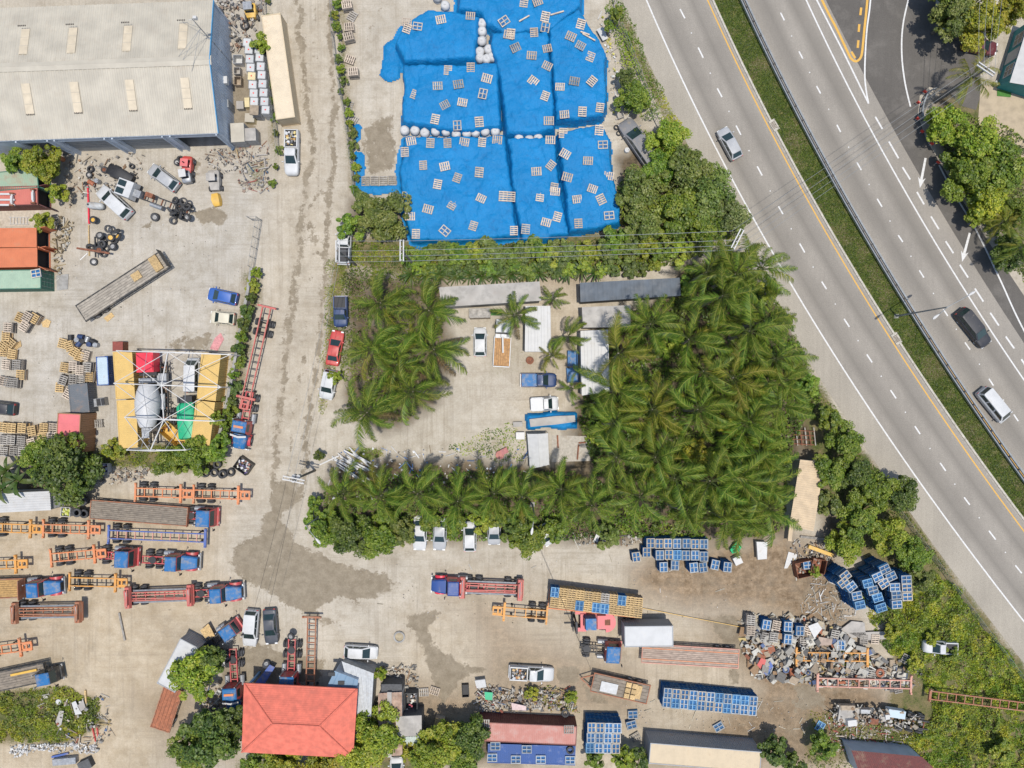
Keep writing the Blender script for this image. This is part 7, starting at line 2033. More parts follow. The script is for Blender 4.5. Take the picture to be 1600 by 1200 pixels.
# patio chairs by the teal house
def chair(px, py, rz, label):
 p = G(px, py, .5); t = thing('patio_chair', label, 'chair', (p.x, p.y, 0), R(rz), 'white patio chairs')
 b = MB(); b.box(0, 0, .42, .5, .5, .05); b.build('seat', M_whitesteel, t)
 b = MB(); b.box(-.24, 0, .47, .05, .5, .45, ry=-.15); b.build('backrest', M_whitesteel, t)
 for s in (-1, 1):
  b = MB(); b.box(0, s * .26, .62, .45, .05, .04); b.build('armrest', M_whitesteel, t)
  for x in (-.2, .2): b = MB(); b.box(x, s * .22, 0, .05, .05, .42); b.build('leg', M_whitesteel, t)
chair(1557, 130, 40, 'white patio chair left of the round table'); chair(1584, 134, 200, 'white patio chair right of the round table')
p = G(1571, 131, .7); t = thing('patio_table', 'round white patio table between two chairs', 'table', (p.x, p.y, 0)); b = MB(); b.cyl(0, 0, .70, .42, .04, 18); b.build('top', M_whitesteel, t); b = MB(); b.cyl(0, 0, 0, .05, .7, 8); b.cyl(0, 0, 0, .25, .04, 12); b.build('pedestal', M_whitesteel, t)
# red and white markers on the bend barrier
for i, (x, y) in enumerate(((1444, 144), (1434, 161), (1433, 186), (1440, 206), (1455, 225), (1465, 254))):
 p = G(x, y, .5); t = thing('delineator', ['first', 'second', 'third', 'fourth', 'fifth', 'sixth'][i] + ' red and white marker from the top along the slip road bend', 'marker', (p.x, p.y, 0), R(-40), 'red markers along the bend')
 b = MB(); b.box(0, 0, .0, .06, .06, .55); b.build('post', M_whitesteel, t); b = MB(); b.box(0, 0, .45, .42, .12, .42); b.build('panel', mat('marker_red', (.6, .05, .03), .6), t)
def curved_rail(name, pts, label, m, z=.7):
 t = thing(name, label, 'guardrail', G(*pts[len(pts) // 2]))
 P = [p - t.location for p in GP(smooth_pts(pts, 5), 0)]
 b = MB(); b.loft([[(p.x, p.y, z - .3), (p.x + .10, p.y, z - .22), (p.x + .04, p.y, z - .15), (p.x + .12, p.y, z), (p.x - .06, p.y, z), (p.x - .06, p.y, z - .3)] for p in P]); b.build('rail_beam', m, t)
 for p in P[::3]:
  b = MB(); b.box(p.x, p.y, 0, .14, .14, z - .02); b.build('rail_post', M_post, t)
curved_rail('bend_guardrail', [(1459, 140), (1447, 147), (1440, 160), (1437, 178), (1441, 194)], 'curved steel guardrail round the slip road bend', M_galv)
# low wall near the tree at the top right
beam(1465, -30, 1463, 32, .35, M_conc, 'short pale concrete wall at the slip road edge', 'low_wall', 'wall', z=0, h=.9)
ga = beam(1472, 44, 1495, 50, .3, mat('white_gate', (.42, .44, .48), .6), 'grey barred gate leaf below the pale wall', 'gate_leaf', 'gate', z=.1, h=1.0)
# tree stump slab and patio items
# manhole ring by puddle
p = G(624, 995, .1); t = thing('concrete_ring', 'round concrete ring lying beside the puddle', 'ring', (p.x, p.y, 0)); b = MB(); b.lathe([(.75, 0), (.75, .25), (.55, .25), (.55, 0)], 20, closed=True); b.build('ring_wall', M_conc, t); b = MB(); b.cyl(0, 0, 0, .55, .08, 18); b.build('sand_fill', mat('ring_sand', (.36, .30, .2), .95, var=.2), t)
# blue bonnet piece by half hidden tractor
sheet_thing(0, [(398, 1068), (422, 1038), (430, 1042), (414, 1068)], PT['chblue'], 'long pale blue door panel leaning beside the half hidden tractor', 'panel', 'panel', z=1.0, th=.15)
sheet_thing(0, [(313, 985), (326, 974), (336, 993), (324, 1002)], M_newwood, 'brown plywood sheet leaning behind the small blue lorry cab', 'plywood_sheet', 'sheet', z=.8, th=.08)
for i, (x, y) in enumerate(((346, 1022), (352, 1030), (350, 1038), (341, 1082))):
 crate(x, y, .6, .55, .5, M_tank, 'white plastic tub beside the red tractor, ' + ['topmost', 'second', 'third', 'lowest'][i], 'tub', 'plastic_tub', 20 * i)
# shed clutter room beside shack
open_bin(642, 1103, 1.6, 3.2, 1.6, 0, M_dkwall, 'roofless clutter room beside the rusty shack', 'roofless_room', fill=[(.5, .4, .28), (.5, .5, .5), (.45, .1, .1), (.3, .2, .12), (.6, .58, .5), (.15, .15, .18)])
crate(686, 1131, 1.2, 1.3, 1.0, M_wood, 'brown plywood box under the tree right of the shack', 'box', 'plywood_box', -12, 0, M_newwood)
crate(727, 1080, .9, 1.6, .6, M_black2, 'black rubber bin in the mud by the rubbish pile', 'bin', 'rubber_bin', 3)
# rubble at the weeds
drum(91, 1097, M_bag, 'white round tub lying on the weeds', .35, .5)
beam(134, 1078, 136, 1105, .2, M_newwood, 'pale upright plank on the weeds'); beam(145, 1137, 150, 1158, .15, PT['red'], 'red bar of a frame beside the weeds', 'steel_bar', group='red frame bars'); beam(152, 1136, 154, 1150, .15, PT['red'], 'right red bar of a frame beside the weeds', 'steel_bar', group='red frame bars')
beam(82, 1182, 108, 1176, .25, PT['chblue'], 'blue steel bar below the white rubble', 'steel_bar'); crate(100, 1190, 3.0, .8, .7, M_greyroof, 'long grey cabinet lying below the white rubble', 'cabinet', 'steel_cabinet', 5, 0, M_steel)
crate(132, 1196, 1.6, 1.2, .8, M_dkwall, 'dark box at the bottom edge near the dusty track', 'box', 'steel_box', 25, 0, M_dkwall)
# dead palm fringe boards on grove
for i in range(5):
 beam(1243 + i * 7, 668 + (i % 2) * 5, 1246 + i * 7, 696, .12, M_rust if i % 2 else M_greyroof, 'bar of the rusty lattice frame beside the highway trees', 'lattice_bar', 'bar', z=.3 + .02 * i, group='lattice frame bars')
for i in range(4):
 beam(1238, 672 + i * 7, 1272, 674 + i * 7, .10, M_rust, 'cross bar of the rusty lattice frame beside the highway trees', 'lattice_bar', 'bar', z=.45, group='lattice frame cross bars')
# round lidded bucket by the coach
drum(980, 234, M_bag, 'white round bucket beside the grey derelict coach', .32, .5)
crate(969, 178, .8, 1.0, .6, M_greyroof, 'grey broken cabinet beside the derelict coach nose', 'cabinet', 'steel_cabinet', 20)
sheet_thing(0, [(932, 46), (942, 42), (950, 60), (942, 64)], M_bag, 'white torn sheet beside the upper right tarpaulin', 'sheet', 'sheet', z=.6)
for i, (x1, y1, x2, y2) in enumerate(((811, 34, 827, 25), (860, 24, 881, 18), (907, 50, 921, 55), (910, 53, 930, 64))):
 p = G((x1 + x2) / 2, (y1 + y2) / 2, 2.0); z = surf(p.x, p.y) + .06
 beam(x1, y1, x2, y2, .16, M_palw, ['short plank on the top edge tarpaulin', 'white curved plank on the top edge tarpaulin', 'left plank of the crossed pair on the upper right tarpaulin', 'right plank of the crossed pair on the upper right tarpaulin'][i], 'plank', 'plank', z=max(z, 1.9))
# load in pickups
for pkk, (lx, ly) in ((pk, (-1.6, 0)), (pk2, (-1.6, 0))):
 b = MB(); rr = random.Random(4)
 for k in range(40):
  b.col = rr.choice([(.3, .28, .25), (.5, .5, .5), (.4, .22, .08), (.08, .08, .08), (.6, .45, .2)])
  b.box(lx + rr.uniform(-.8, .8), ly + rr.uniform(-.6, .6), 1.12 + rr.uniform(0, .2), rr.uniform(.1, .4), rr.uniform(.1, .3), .15, rr.uniform(0, 3), rr.uniform(-.3, .3))
 o = b.build('scrap_load', attr_mat('rubbish_mix'), pkk); o['kind'] = 'stuff'
# ================================================================== SCRAP AND RUBBISH HEAPS (too jumbled to count)
def heap(name, label, poly, n, palette, hmax=.6, smin=.08, smax=.7, seed=1, zb=0.0, long=.35):
 rr = random.Random(seed); b = MB()
 xs = [p[0] for p in poly]; ys = [p[1] for p in poly]; k = 0
 cx, cy = sum(xs) / len(xs), sum(ys) / len(ys)
 while k < n:
  x, y = rr.uniform(min(xs), max(xs)), rr.uniform(min(ys), max(ys))
  if not in_poly(x, y, poly): continue
  k += 1
  e = max(0, 1 - math.hypot((x - cx) / (max(xs) - min(xs)) * 1.6, (y - cy) / (max(ys) - min(ys)) * 1.6))
  z = zb + rr.random() ** 1.5 * hmax * (.35 + e)
  p = G(x, y, z); sc_ = rr.uniform(.6, 1.05); b.col = tuple(c * sc_ for c in rr.choice(palette))
  q = rr.random(); s = rr.uniform(smin, smax) * (.5 + .5 * rr.random())
  if q < long * .6: b.box(p.x, p.y, z, rr.uniform(.4, 1.5), .06 + .08 * rr.random(), .06, rr.uniform(0, 3.14), rr.uniform(-.2, .2), rr.uniform(-.15, .15))
  elif q < .93: b.box(p.x, p.y, z, s, s * rr.uniform(.4, 1), rr.uniform(.03, .25), rr.uniform(0, 3.14), rr.uniform(-.4, .4), rr.uniform(-.4, .4))
  else:
   r_ = s * .5; b.lathe([(r_ * .4, 0), (r_, .0), (r_, .2), (r_ * .5, .25)], 8, 'z', (p.x, p.y, z))
 o = b.build(name, attr_mat('rubbish_mix'))
 struct(o, 'stuff'); tag(o, label, 'scrap')
 return o
PALM = [(.33, .30, .26), (.46, .43, .38), (.12, .11, .10), (.26, .15, .09), (.40, .33, .25), (.20, .19, .18), (.48, .45, .40), (.30, .22, .16), (.36, .33, .29)]
PALC = PALM * 3 + [(.30, .08, .05), (.08, .13, .22), (.42, .30, .14)]
heap('scrap_heap', 'jumbled metal scrap between the warehouse gable and the tanks', [(335, -20), (420, -20), (400, 45), (370, 90), (352, 95), (340, 20)], 260, PALM, .7, seed=1)
heap('scrap_heap', 'scattered machine parts before the warehouse shutters', [(105, 240), (225, 240), (215, 300), (150, 300), (100, 330)], 190, PALM, .3, .06, .5, seed=2)
heap('scrap_heap', 'scrap parts along the right side of the workshop yard', [(320, 235), (420, 225), (420, 300), (380, 300), (365, 270), (325, 265)], 240, PALC, .4, .06, .5, seed=3)
heap('scrap_heap', 'big mixed scrap heap around the pallets at the lower right', [(1160, 960), (1290, 965), (1330, 1000), (1420, 1050), (1400, 1075), (1280, 1070), (1180, 1060), (1160, 1010)], 1000, PALC, 1.4, .25, 1.5, seed=4)
heap('scrap_heap', 'rubbish pile above the red roofed container', [(742, 1066), (800, 1078), (885, 1075), (905, 1110), (745, 1112)], 520, PALC + [(.5, .5, .48)], .9, .08, .6, seed=5)
heap('scrap_heap', 'jumble of parts and wheels among the weeds by the pink frame', [(1330, 1035), (1440, 1030), (1440, 1075), (1330, 1070)], 120, PALM, .6, seed=6)
heap('scrap_heap', 'broken timber and litter on the ground below the wrecked lorry', [(1290, 1120), (1440, 1140), (1400, 1180), (1310, 1180), (1290, 1150)], 260, [(.42, .37, .3), (.5, .46, .4), (.3, .26, .2), (.55, .53, .5), (.4, .1, .07)], .25, .05, .4, seed=7, long=.6)
heap('scrap_heap', 'grey litter and gravel scatter beside the tall pallet cluster', [(1270, 900), (1310, 890), (1340, 960), (1300, 980), (1250, 950)], 300, [(.40, .36, .3), (.3, .26, .2), (.5, .48, .45)], .12, .04, .25, seed=8, long=.3)
heap('scrap_heap', 'white rubble strip along the lower edge of the weeds', [(15, 1165), (60, 1162), (120, 1160), (160, 1165), (150, 1178), (60, 1172), (20, 1185)], 330, [(.62, .60, .57), (.55, .52, .48), (.66, .65, .62)], .3, .06, .4, seed=9, long=.05)
heap('scrap_heap', 'scrap and sticks spread over the weeds at lower left', [(60, 1085), (165, 1085), (180, 1140), (140, 1180), (60, 1120)], 150, PALC, .5, .06, .5, seed=10, long=.5)
heap('scrap_heap', 'litter under and around the lower palm hedge', [(520, 700), (700, 700), (830, 700), (830, 740), (600, 780), (510, 780)], 300, [(.55, .53, .5), (.4, .36, .3), (.6, .6, .6), (.2, .15, .1), (.1, .2, .4)], .3, .05, .4, seed=11)
heap('scrap_heap', 'litter strip between the tarpaulins and the overgrown fence', [(935, 20), (950, 30), (985, 160), (985, 190), (960, 200), (950, 100)], 160, [(.5, .48, .44), (.55, .5, .1), (.4, .35, .28), (.6, .6, .58)], .2, .05, .4, seed=12, long=.2)
heap('scrap_heap', 'rubbish among tubs beside the red tractor', [(310, 1070), (345, 1070), (350, 1110), (310, 1130)], 120, PALC, .3, .05, .35, seed=13)
heap('scrap_heap', 'clutter before the rusty shack', [(595, 1040), (650, 1040), (655, 1075), (595, 1075)], 130, PALM, .5, .06, .5, seed=14)
heap('scrap_heap', 'scrap under the tree beside the blue skeletal trailers', [(150, 730), (240, 730), (215, 752), (150, 758)], 130, PALM, .4, .06, .5, seed=15)
heap('scrap_heap', 'scrap scatter beside the oily brown soil and skips', [(1235, 845), (1310, 850), (1300, 880), (1240, 900)], 150, PALC, .4, .06, .5, seed=16)
heap('scrap_heap', 'timber and board offcuts below the lower palms beside the blue stacks', [(890, 835), (1000, 838), (985, 855), (900, 852)], 120, PALM, .4, .06, .5, seed=17)
heap('scrap_heap', 'sticks and brush beside the container doors', [(85, 335), (115, 345), (108, 380), (90, 440), (82, 380)], 110, [(.22, .16, .1), (.4, .38, .34), (.3, .22, .13)], .4, .05, .5, seed=18, long=.6)
heap('scrap_heap', 'litter scattered over the sandy yard at lower right', [(960, 1080), (1260, 1090), (1290, 1140), (1180, 1150), (1000, 1130)], 160, [(.55, .53, .5), (.4, .36, .28), (.5, .45, .35)], .05, .03, .15, seed=19, long=.25)
heap('scrap_heap', 'pebbles and litter scattered on the lower middle yard', [(560, 960), (900, 980), (1180, 960), (1180, 880), (1000, 870), (700, 880), (560, 880)], 200, [(.5, .47, .42), (.3, .26, .2), (.6, .58, .55)], .04, .03, .12, seed=20, long=.05)
heap('scrap_heap', 'pebbles and litter scattered on the workshop yard', [(100, 400), (380, 300), (380, 540), (60, 650), (40, 500)], 160, [(.5, .47, .42), (.25, .22, .18), (.6, .58, .55)], .03, .03, .12, seed=21, long=.05)
heap('scrap_heap', 'scrap and engine parts among the steel frame yard', [(215, 560), (270, 555), (272, 690), (225, 700)], 140, PALM, .5, .06, .5, seed=22)
heap('scrap_heap', 'loose burnt parts jumbled on the wrecked lorry frame', [(1300, 1098), (1440, 1118), (1440, 1140), (1300, 1125)], 220, PALM, .8, .1, .7, seed=23, zb=.9, long=.3)
# ================================================================== VEGETATION
M_leaf = attr_mat('leaf', rough=.5, var=.15, scale=1.5, trans=.38)
M_bark = mat('bark', (.14, .105, .075), .95, var=.4, scale=6)
M_palmtrunk = mat('palm_trunk', (.24, .205, .165), .95, var=.4, scale=5)
TONES = {
 'dark': [(0.056, 0.097, 0.014), (0.088, 0.139, 0.020), (0.124, 0.176, 0.023), (0.163, 0.205, 0.029)],
 'mid': [(0.090, 0.159, 0.013), (0.140, 0.222, 0.018), (0.194, 0.276, 0.023), (0.255, 0.310, 0.033)],
 'bright': [(0.150, 0.220, 0.014), (0.220, 0.299, 0.020), (0.308, 0.363, 0.029), (0.380, 0.386, 0.043)],
 'yellow': [(0.178, 0.224, 0.014), (0.266, 0.301, 0.020), (0.371, 0.370, 0.025), (0.445, 0.403, 0.037)],
 'olive': [(0.092, 0.134, 0.021), (0.138, 0.187, 0.029), (0.183, 0.233, 0.039), (0.234, 0.260, 0.058)],
 'grey': [(0.091, 0.126, 0.029), (0.140, 0.181, 0.042), (0.189, 0.231, 0.058), (0.259, 0.284, 0.090)],
}
def leaf_mesh(name, P, N, S, cols, aspect=.55, rs=None):
 """one folded-free quad leaf for each point P, normal N, size S"""
 rs = rs or np.random.RandomState(1)
 n = len(P)
 N = N / np.linalg.norm(N, axis=1, keepdims=True)
 t = rs.normal(size=(n, 3)); t -= (t * N).sum(1, keepdims=True) * N; t /= np.linalg.norm(t, axis=1, keepdims=True)
 u = np.cross(N, t)
 a = P - t * S[:, None]; c = P + t * S[:, None]
 w = u * (S * aspect)[:, None]
 V = np.stack([a, P + w, c, P - w], 1).reshape(-1, 3)
 me = bpy.data.meshes.new(name)
 me.vertices.add(4 * n); me.vertices.foreach_set('co', V.ravel().astype(np.float32))
 me.loops.add(4 * n); me.loops.foreach_set('vertex_index', np.arange(4 * n, dtype=np.int32))
 me.polygons.add(n); me.polygons.foreach_set('loop_start', np.arange(0, 4 * n, 4, dtype=np.int32))
 me.update(calc_edges=True)
 at = me.color_attributes.new('col', 'FLOAT_COLOR', 'CORNER')
 cc = np.ones((n, 4, 4), np.float32); cc[:, :, :3] = cols[:, None, :]
 at.data.foreach_set('color', cc.ravel())
 me.materials.append(M_leaf)
 return me
def pick_cols(tone, n, rs, clump=None):
 T = np.array(TONES[tone]); k = rs.randint(0, len(T), n)
 if clump is not None:      # neighbouring leaves of one clump share a tone
  ck = rs.randint(0, len(T), clump.max() + 1); k = np.where(rs.rand(n) < .6, ck[clump], k)
 return T[k] * (0.75 + .5 * rs.rand(n, 1))
def crown_mesh(tone, shape, nleaf, size, nclump=46):
 def mk():
  rs = np.random.RandomState(shape * 13 + 5)
  cl = []
  while len(cl) < nclump:
   q = rs.uniform(-1, 1, 3)
   d = np.linalg.norm(q)
   if d < 1 and (d > .45 or rs.rand() < .25):
    lump = .72 + .28 * math.sin(3 * math.atan2(q[1], q[0]) + shape) * math.cos(2 * q[0] + shape)
    cl.append(q * np.array([lump, lump, .68]))
  cl = np.array(cl); rad = rs.uniform(.09, .27, nclump)
  ci = rs.randint(0, nclump, nleaf)
  dirs = rs.normal(size=(nleaf, 3)); dirs /= np.linalg.norm(dirs, axis=1, keepdims=True)
  rr = rad[ci] * (.55 + .5 * rs.rand(nleaf))
  P = cl[ci] + dirs * rr[:, None] * np.array([1, 1, .7])
  N = dirs * .7 + np.array([0, 0, .75]) + rs.normal(size=(nleaf, 3)) * .35
  S = size * (.7 + .6 * rs.rand(nleaf))
  return leaf_mesh('crown', P, N, S, pick_cols(tone, nleaf, rs, ci), .55, rs)
 return cached(('crown', tone, shape, nleaf), mk)
trunk_c = {}
def tree(px, py, rpx, tone, h, label, group=None, name='broadleaf_tree', shrub=False, sx=1.0, sy=1.0, rot=None):
 p = G(px, py, h); Rm = rpx / PPM * (CAM_H - h) / CAM_H
 shape = int(px * 7 + py * 3) % 3
 t = thing(name, label, 'shrub' if shrub else 'tree', (p.x, p.y, 0), 0, group)
 big = Rm > 2.2
 me = crown_mesh(tone, shape, 11000 if big else 3400, .046 if big else .075, 80 if big else 36)
 hz = min(Rm * .95, h * .95) if h > 2.3 else h * .62
 ob('crown', me, t, (0, 0, max(h - .25 * hz, hz * .62)), rot if rot is not None else px * 1.3, (Rm * 1.12 * sx, Rm * 1.12 * sy, hz))
 b = MB(); top = max(.4, h * .75)
 r0 = .05 + Rm * .035
 b.tube([(0, 0, -.05), (.05 * Rm, .03, top * .5), (-.02, .06 * Rm, top)], [r0 * 1.4, r0, r0 * .7], 8)
 for k in range(5):
  a = k * 1.257 + px
  b.tube([(0, .02, top * .45 + .08 * k), (math.cos(a) * Rm * .3, math.sin(a) * Rm * .3, top * .8), (math.cos(a) * Rm * .62, math.sin(a) * Rm * .62, top * 1.02)], [r0 * .6, r0 * .4, r0 * .15], 6)
 b.build('trunk', M_bark, t)
 return t
LT = [  # px, py, radius px, tone, height, label
 (20, 250, 24, 'mid', 3.5, 'left crown of the two trees below the warehouse wall'), (60, 251, 34, 'bright', 4.0, 'right crown of the two trees below the warehouse wall'),
 (86, 300, 17, 'bright', 2.5, 'small bright tree between the container doors'), (62, 345, 17, 'bright', 2.5, 'small tree sprouting between the red and orange containers'), (405, 66, 18, 'bright', 3, 'small tree growing over the top of the white tanks'),
 (598, 338, 44, 'olive', 3.6, 'big dense bush left of the largest tarpaulin'), (545, 352, 24, 'mid', 3.0, 'smaller green bush beside the lane at the tarpaulin corner'), (565, 318, 20, 'olive', 2.8, 'bush over the fence corner beside the lane'),
 (990, 150, 30, 'mid', 3, 'tree beside the derelict coach and litter strip'), (978, 118, 16, 'dark', 3, 'narrow tree on the fence above the derelict coach'), (964, 18, 14, 'mid', 3, 'small tree at the top of the highway fence'), (952, 40, 10, 'mid', 2.5, 'thin tree on the highway fence below the topmost one'),
 (1046, 214, 32, 'bright', 4, 'bright tree overhanging the derelict coach'), (1034, 260, 30, 'mid', 3.5, 'tree hiding the tail of the derelict coach'), (1070, 265, 44, 'olive', 4.5, 'wide olive tree at the middle of the roadside thicket'), (1112, 302, 44, 'olive', 4.5, 'olive tree at the right of the roadside thicket'), (1140, 338, 38, 'grey', 4.5, 'greyish tree reaching over the highway shoulder'),
 (1000, 302, 40, 'olive', 4, 'dense tree at the left of the roadside thicket'), (1060, 330, 44, 'mid', 4.2, 'largest tree low in the roadside thicket'), (1005, 352, 36, 'olive', 3.6, 'tree at the lower left of the roadside thicket'), (1105, 355, 32, 'mid', 4, 'tree at the foot of the thicket beside the power pole'), (960, 372, 24, 'mid', 2.6, 'bush at the foot of the lower right tarpaulin'),
 (1495, 20, 36, 'olive', 5, 'olive tree at the top right beside the pale wall'), (1535, 28, 40, 'yellow', 5, 'yellow green tree over the maroon car'), (1590, 10, 34, 'yellow', 5, 'yellow green tree at the top right corner'), (1500, -20, 40, 'mid', 5, 'tree cut off by the top edge at right'),
 (1485, 192, 36, 'bright', 3.5, 'bright tree behind the bend guardrail'), (1535, 225, 42, 'bright', 4.5, 'large bright tree right of the bend'), (1570, 265, 46, 'mid', 4.5, 'large tree at the right edge beside the slip road'), (1520, 275, 40, 'mid', 4.2, 'tree beside the slip road below the bend'), (1545, 310, 36, 'yellow', 3.8, 'yellowish tree beside the slip road'), (1505, 318 - 75, 26, 'dark', 3, 'dark tree directly behind the red markers'), (1590, 330, 30, 'mid', 3.5, 'tree at the right edge above the yellow palms'), (1580, 395, 30, 'dark', 3, 'dark tree at the right edge beside the slip road end'), (1530, 335, 22, 'bright', 2.8, 'low bright bush at the slip road edge'),
 (95, 735, 52, 'dark', 5, 'big dark tree overhanging the white corrugated shed'), (55, 715, 34, 'mid', 4.5, 'left limb tree beside the banana leaves'), (122, 755, 24, 'dark', 4.2, 'right lower tree beside the big tyre stacks'), (100, 695, 26, 'mid', 4, 'tree crown against the pink roofed cabin'),
 (172, 702, 20, 'bright', 2.5, 'bright shrub tree below the yellow container'), (262, 720, 28, 'mid', 3, 'leafy tree below the mixer truck'), (300, 712, 34, 'mid', 3.2, 'leafy tree below the yellow tipper body'), (335, 700, 26, 'mid', 3, 'leafy tree at the end of the right yellow column'), (336, 655, 14, 'bright', 2.5, 'small bright tree on the wall beside the yellow container'),
 (300, 1060, 44, 'bright', 5, 'bright tree over the white box trailer'), (325, 1035, 28, 'dark', 4.2, 'darker tree behind the small blue lorry cab'), (318, 1160, 52, 'dark', 5, 'large dark tree left of the red hip roof'), (295, 1180, 34, 'mid', 4.4, 'tree at the bottom edge left of the red roof'), (360, 1130, 26, 'dark', 4, 'dark tree touching the red hip roof'),
 (590, 1150, 42, 'bright', 4.2, 'bright tree right of the red hip roof'), (560, 1185, 34, 'yellow', 4, 'yellowish tree at the lower right corner of the red roof'), (440, 1200, 34, 'yellow', 3.6, 'yellowish hedge tree below the red roof, left'), (500, 1202, 34, 'yellow', 3.6, 'yellowish hedge tree below the red roof, right'), (395, 1198, 26, 'mid', 3.6, 'green hedge tree at the lower left corner of the red roof'),
 (690, 1165, 40, 'bright', 4.5, 'bright tree left of the blue container'), (735, 1160, 38, 'dark', 4.5, 'dark tree touching the red and blue containers'), (665, 1190, 28, 'bright', 4, 'bright tree right of the white car nose'), (720, 1195, 30, 'mid', 4, 'tree at the bottom edge left of the blue container'), (638, 1178, 16, 'yellow', 3, 'small yellowish tree below the pale green lean-to'),
 (510, 830, 32, 'mid', 3.2, 'round leafed tree at the lower left corner of the palm yard'), (545, 838, 36, 'dark', 3.4, 'tree second from the corner below the palm hedge'), (590, 838, 36, 'mid', 3.4, 'tree third from the corner below the palm hedge'), (628, 836, 26, 'olive', 3.2, 'tree beside the leftmost white saloon'), (488, 815, 18, 'mid', 2.8, 'small tree at the lane corner lamp'),
 (826, 842, 34, 'mid', 3.4, 'tree under the middle street lamp'), (800, 828, 22, 'dark', 3, 'tree right of the hidden silver car'), (870, 830, 22, 'mid', 3, 'tree above the leaf covered white car'), (950, 838, 22, 'olive', 2.6, 'bush beside the white panel under the palms'),
 (1205, 705, 32, 'bright', 4, 'bright tree left of the tan ribbed shed'), (1222, 730, 22, 'mid', 3.6, 'tree touching the tan ribbed roof'), (1300, 655, 22, 'mid', 3, 'bush above the rusty lattice beside the highway'), (1325, 690, 30, 'mid', 3.6, 'tree beside the highway shoulder above the tan shed'), (1300, 740, 30, 'mid', 3.6, 'tree touching the right side of the tan shed'), (1340, 740, 30, 'dark', 3.8, 'dark tree in the middle of the highway thicket'), (1370, 768, 36, 'mid', 4, 'wide tree in the highway thicket'), (1410, 772, 34, 'dark', 4.2, 'tree reaching out over the highway shoulder'), (1345, 812, 36, 'mid', 4, 'tree below the wide one in the highway thicket'), (1300, 790, 24, 'olive', 3.2, 'low tree right of the tan shed end'), (1392, 838, 34, 'bright', 3.8, 'bright tree above the tall pallet cluster'), (1325, 852, 30, 'bright', 3.2, 'bright tree beside the second rusty skip'), (1430, 868, 28, 'mid', 3.2, 'tree right of the tall pallet cluster'), (1440, 905, 26, 'olive', 2.8, 'low tree beside the pallet cluster at the shoulder'),
 (1265, 600, 20, 'mid', 2.8, 'bush between outer palms and the shoulder'), (1205, 452, 18, 'bright', 3, 'bright bush behind the upper right palms'), (1228, 500, 16, 'mid', 2.8, 'bush at the shoulder behind the outer palms'),
 (1055, 535, 20, 'bright', 3, 'bright bush deep in the palm grove'), (1138, 660, 22, 'yellow', 3.2, 'yellow bush among the right palms'), (1090, 705, 24, 'yellow', 3, 'yellow green bush in the lower palm grove'), (1120, 720, 20, 'bright', 3, 'bright bush beside the yellow one in the grove'), (937, 682, 20, 'bright', 2.6, 'bright bush beside the concrete pad'), (1070, 445, 16, 'mid', 2.6, 'bush beside the end of the charcoal roof'), (1160, 700, 18, 'dark', 2.8, 'dark bush below the yellow one in the grove'),
 (673, 812, 20, 'mid', 3, 'bush over the tails of the leftmost two parked cars'), (712, 818, 20, 'mid', 3, 'bush over the gap in the parked car row'), (752, 815, 20, 'bright', 3, 'bush between the third and fourth parked cars'), (778, 812, 18, 'mid', 3, 'bush over the tail of the fourth parked car'), (1458, 1000, 12, 'yellow', 1.7, 'bush leaning over the bonnet of the abandoned pickup'), (1490, 1024, 13, 'mid', 1.7, 'bush beside the tail of the abandoned pickup'),
 (1212, 1178, 26, 'dark', 3.5, 'dark tree at the bottom edge right of the beige trailer'), (1290, 1170, 24, 'mid', 3.2, 'tree left of the dark red roof'), (1240, 1195, 20, 'dark', 3, 'dark tree at the very bottom right of the beige trailer'), (975, 1190, 22, 'bright', 3, 'bright tree below the square pallet block'), (930, 1190, 18, 'mid', 2.6, 'bush below the square pallet block, left'), (1000, 1192, 20, 'dark', 2.6, 'dark bush left of the beige trailer'),
 (522, 590, 13, 'bright', 2, 'bright bush covering the white car on the verge'), (490, 785, 14, 'mid', 2.2, 'bush at the foot of the corner utility pole'), (496, 712, 10, 'dark', 1.6, 'dark little bush on the lane edge'),
 (1395, 990, 15, 'yellow', 1.8, 'yellowish bush right of the scrap heap'), (1430, 1040, 14, 'yellow', 1.6, 'yellow bush below the abandoned pickup'), (1360, 930, 15, 'bright', 1.6, 'bright bush below the pallet cluster'), (1570, 1180, 22, 'bright', 2, 'bright bush in the lower right corner'), (895, 1090, 12, 'bright', 1.5, 'bright weed bush at the right end of the rubbish pile'), (830, 1085, 12, 'yellow', 1.4, 'weed bush in the middle of the rubbish pile'), (1275, 895, 10, 'bright', 1.2, 'small bright weed bush below the rusty skip'), (595, 1055, 12, 'bright', 2, 'green climber beside the grey annex'),
]
for (x, y, r, tone, h, lab) in LT:
 sh_ = h < 2.9
 tree(x, y, r, tone, h, lab, 'trees and bushes around the yards', 'shrub' if sh_ else 'broadleaf_tree', sh_)
# hedge below the tarpaulins
rng = random.Random(8)
HX = list(range(640, 1100, 18))
for i, x in enumerate(HX):
 tree(x + rng.uniform(-4, 4), 396 - (x - 645) * .02 + rng.uniform(-6, 6), rng.uniform(17, 23), rng.choice(['mid', 'bright', 'bright', 'olive']), rng.uniform(1.6, 2.3), 'hedge bush under the power lines', 'hedge bushes under the power lines', 'shrub', True)
for i, x in enumerate(range(650, 1040, 22)):
 tree(x + rng.uniform(-5, 5), 418 + rng.uniform(-5, 5), rng.uniform(12, 17), rng.choice(['mid', 'bright', 'dark']), 1.4, 'low bush in the second hedge row above the rosette plants', 'low bushes of the second hedge row', 'shrub', True)
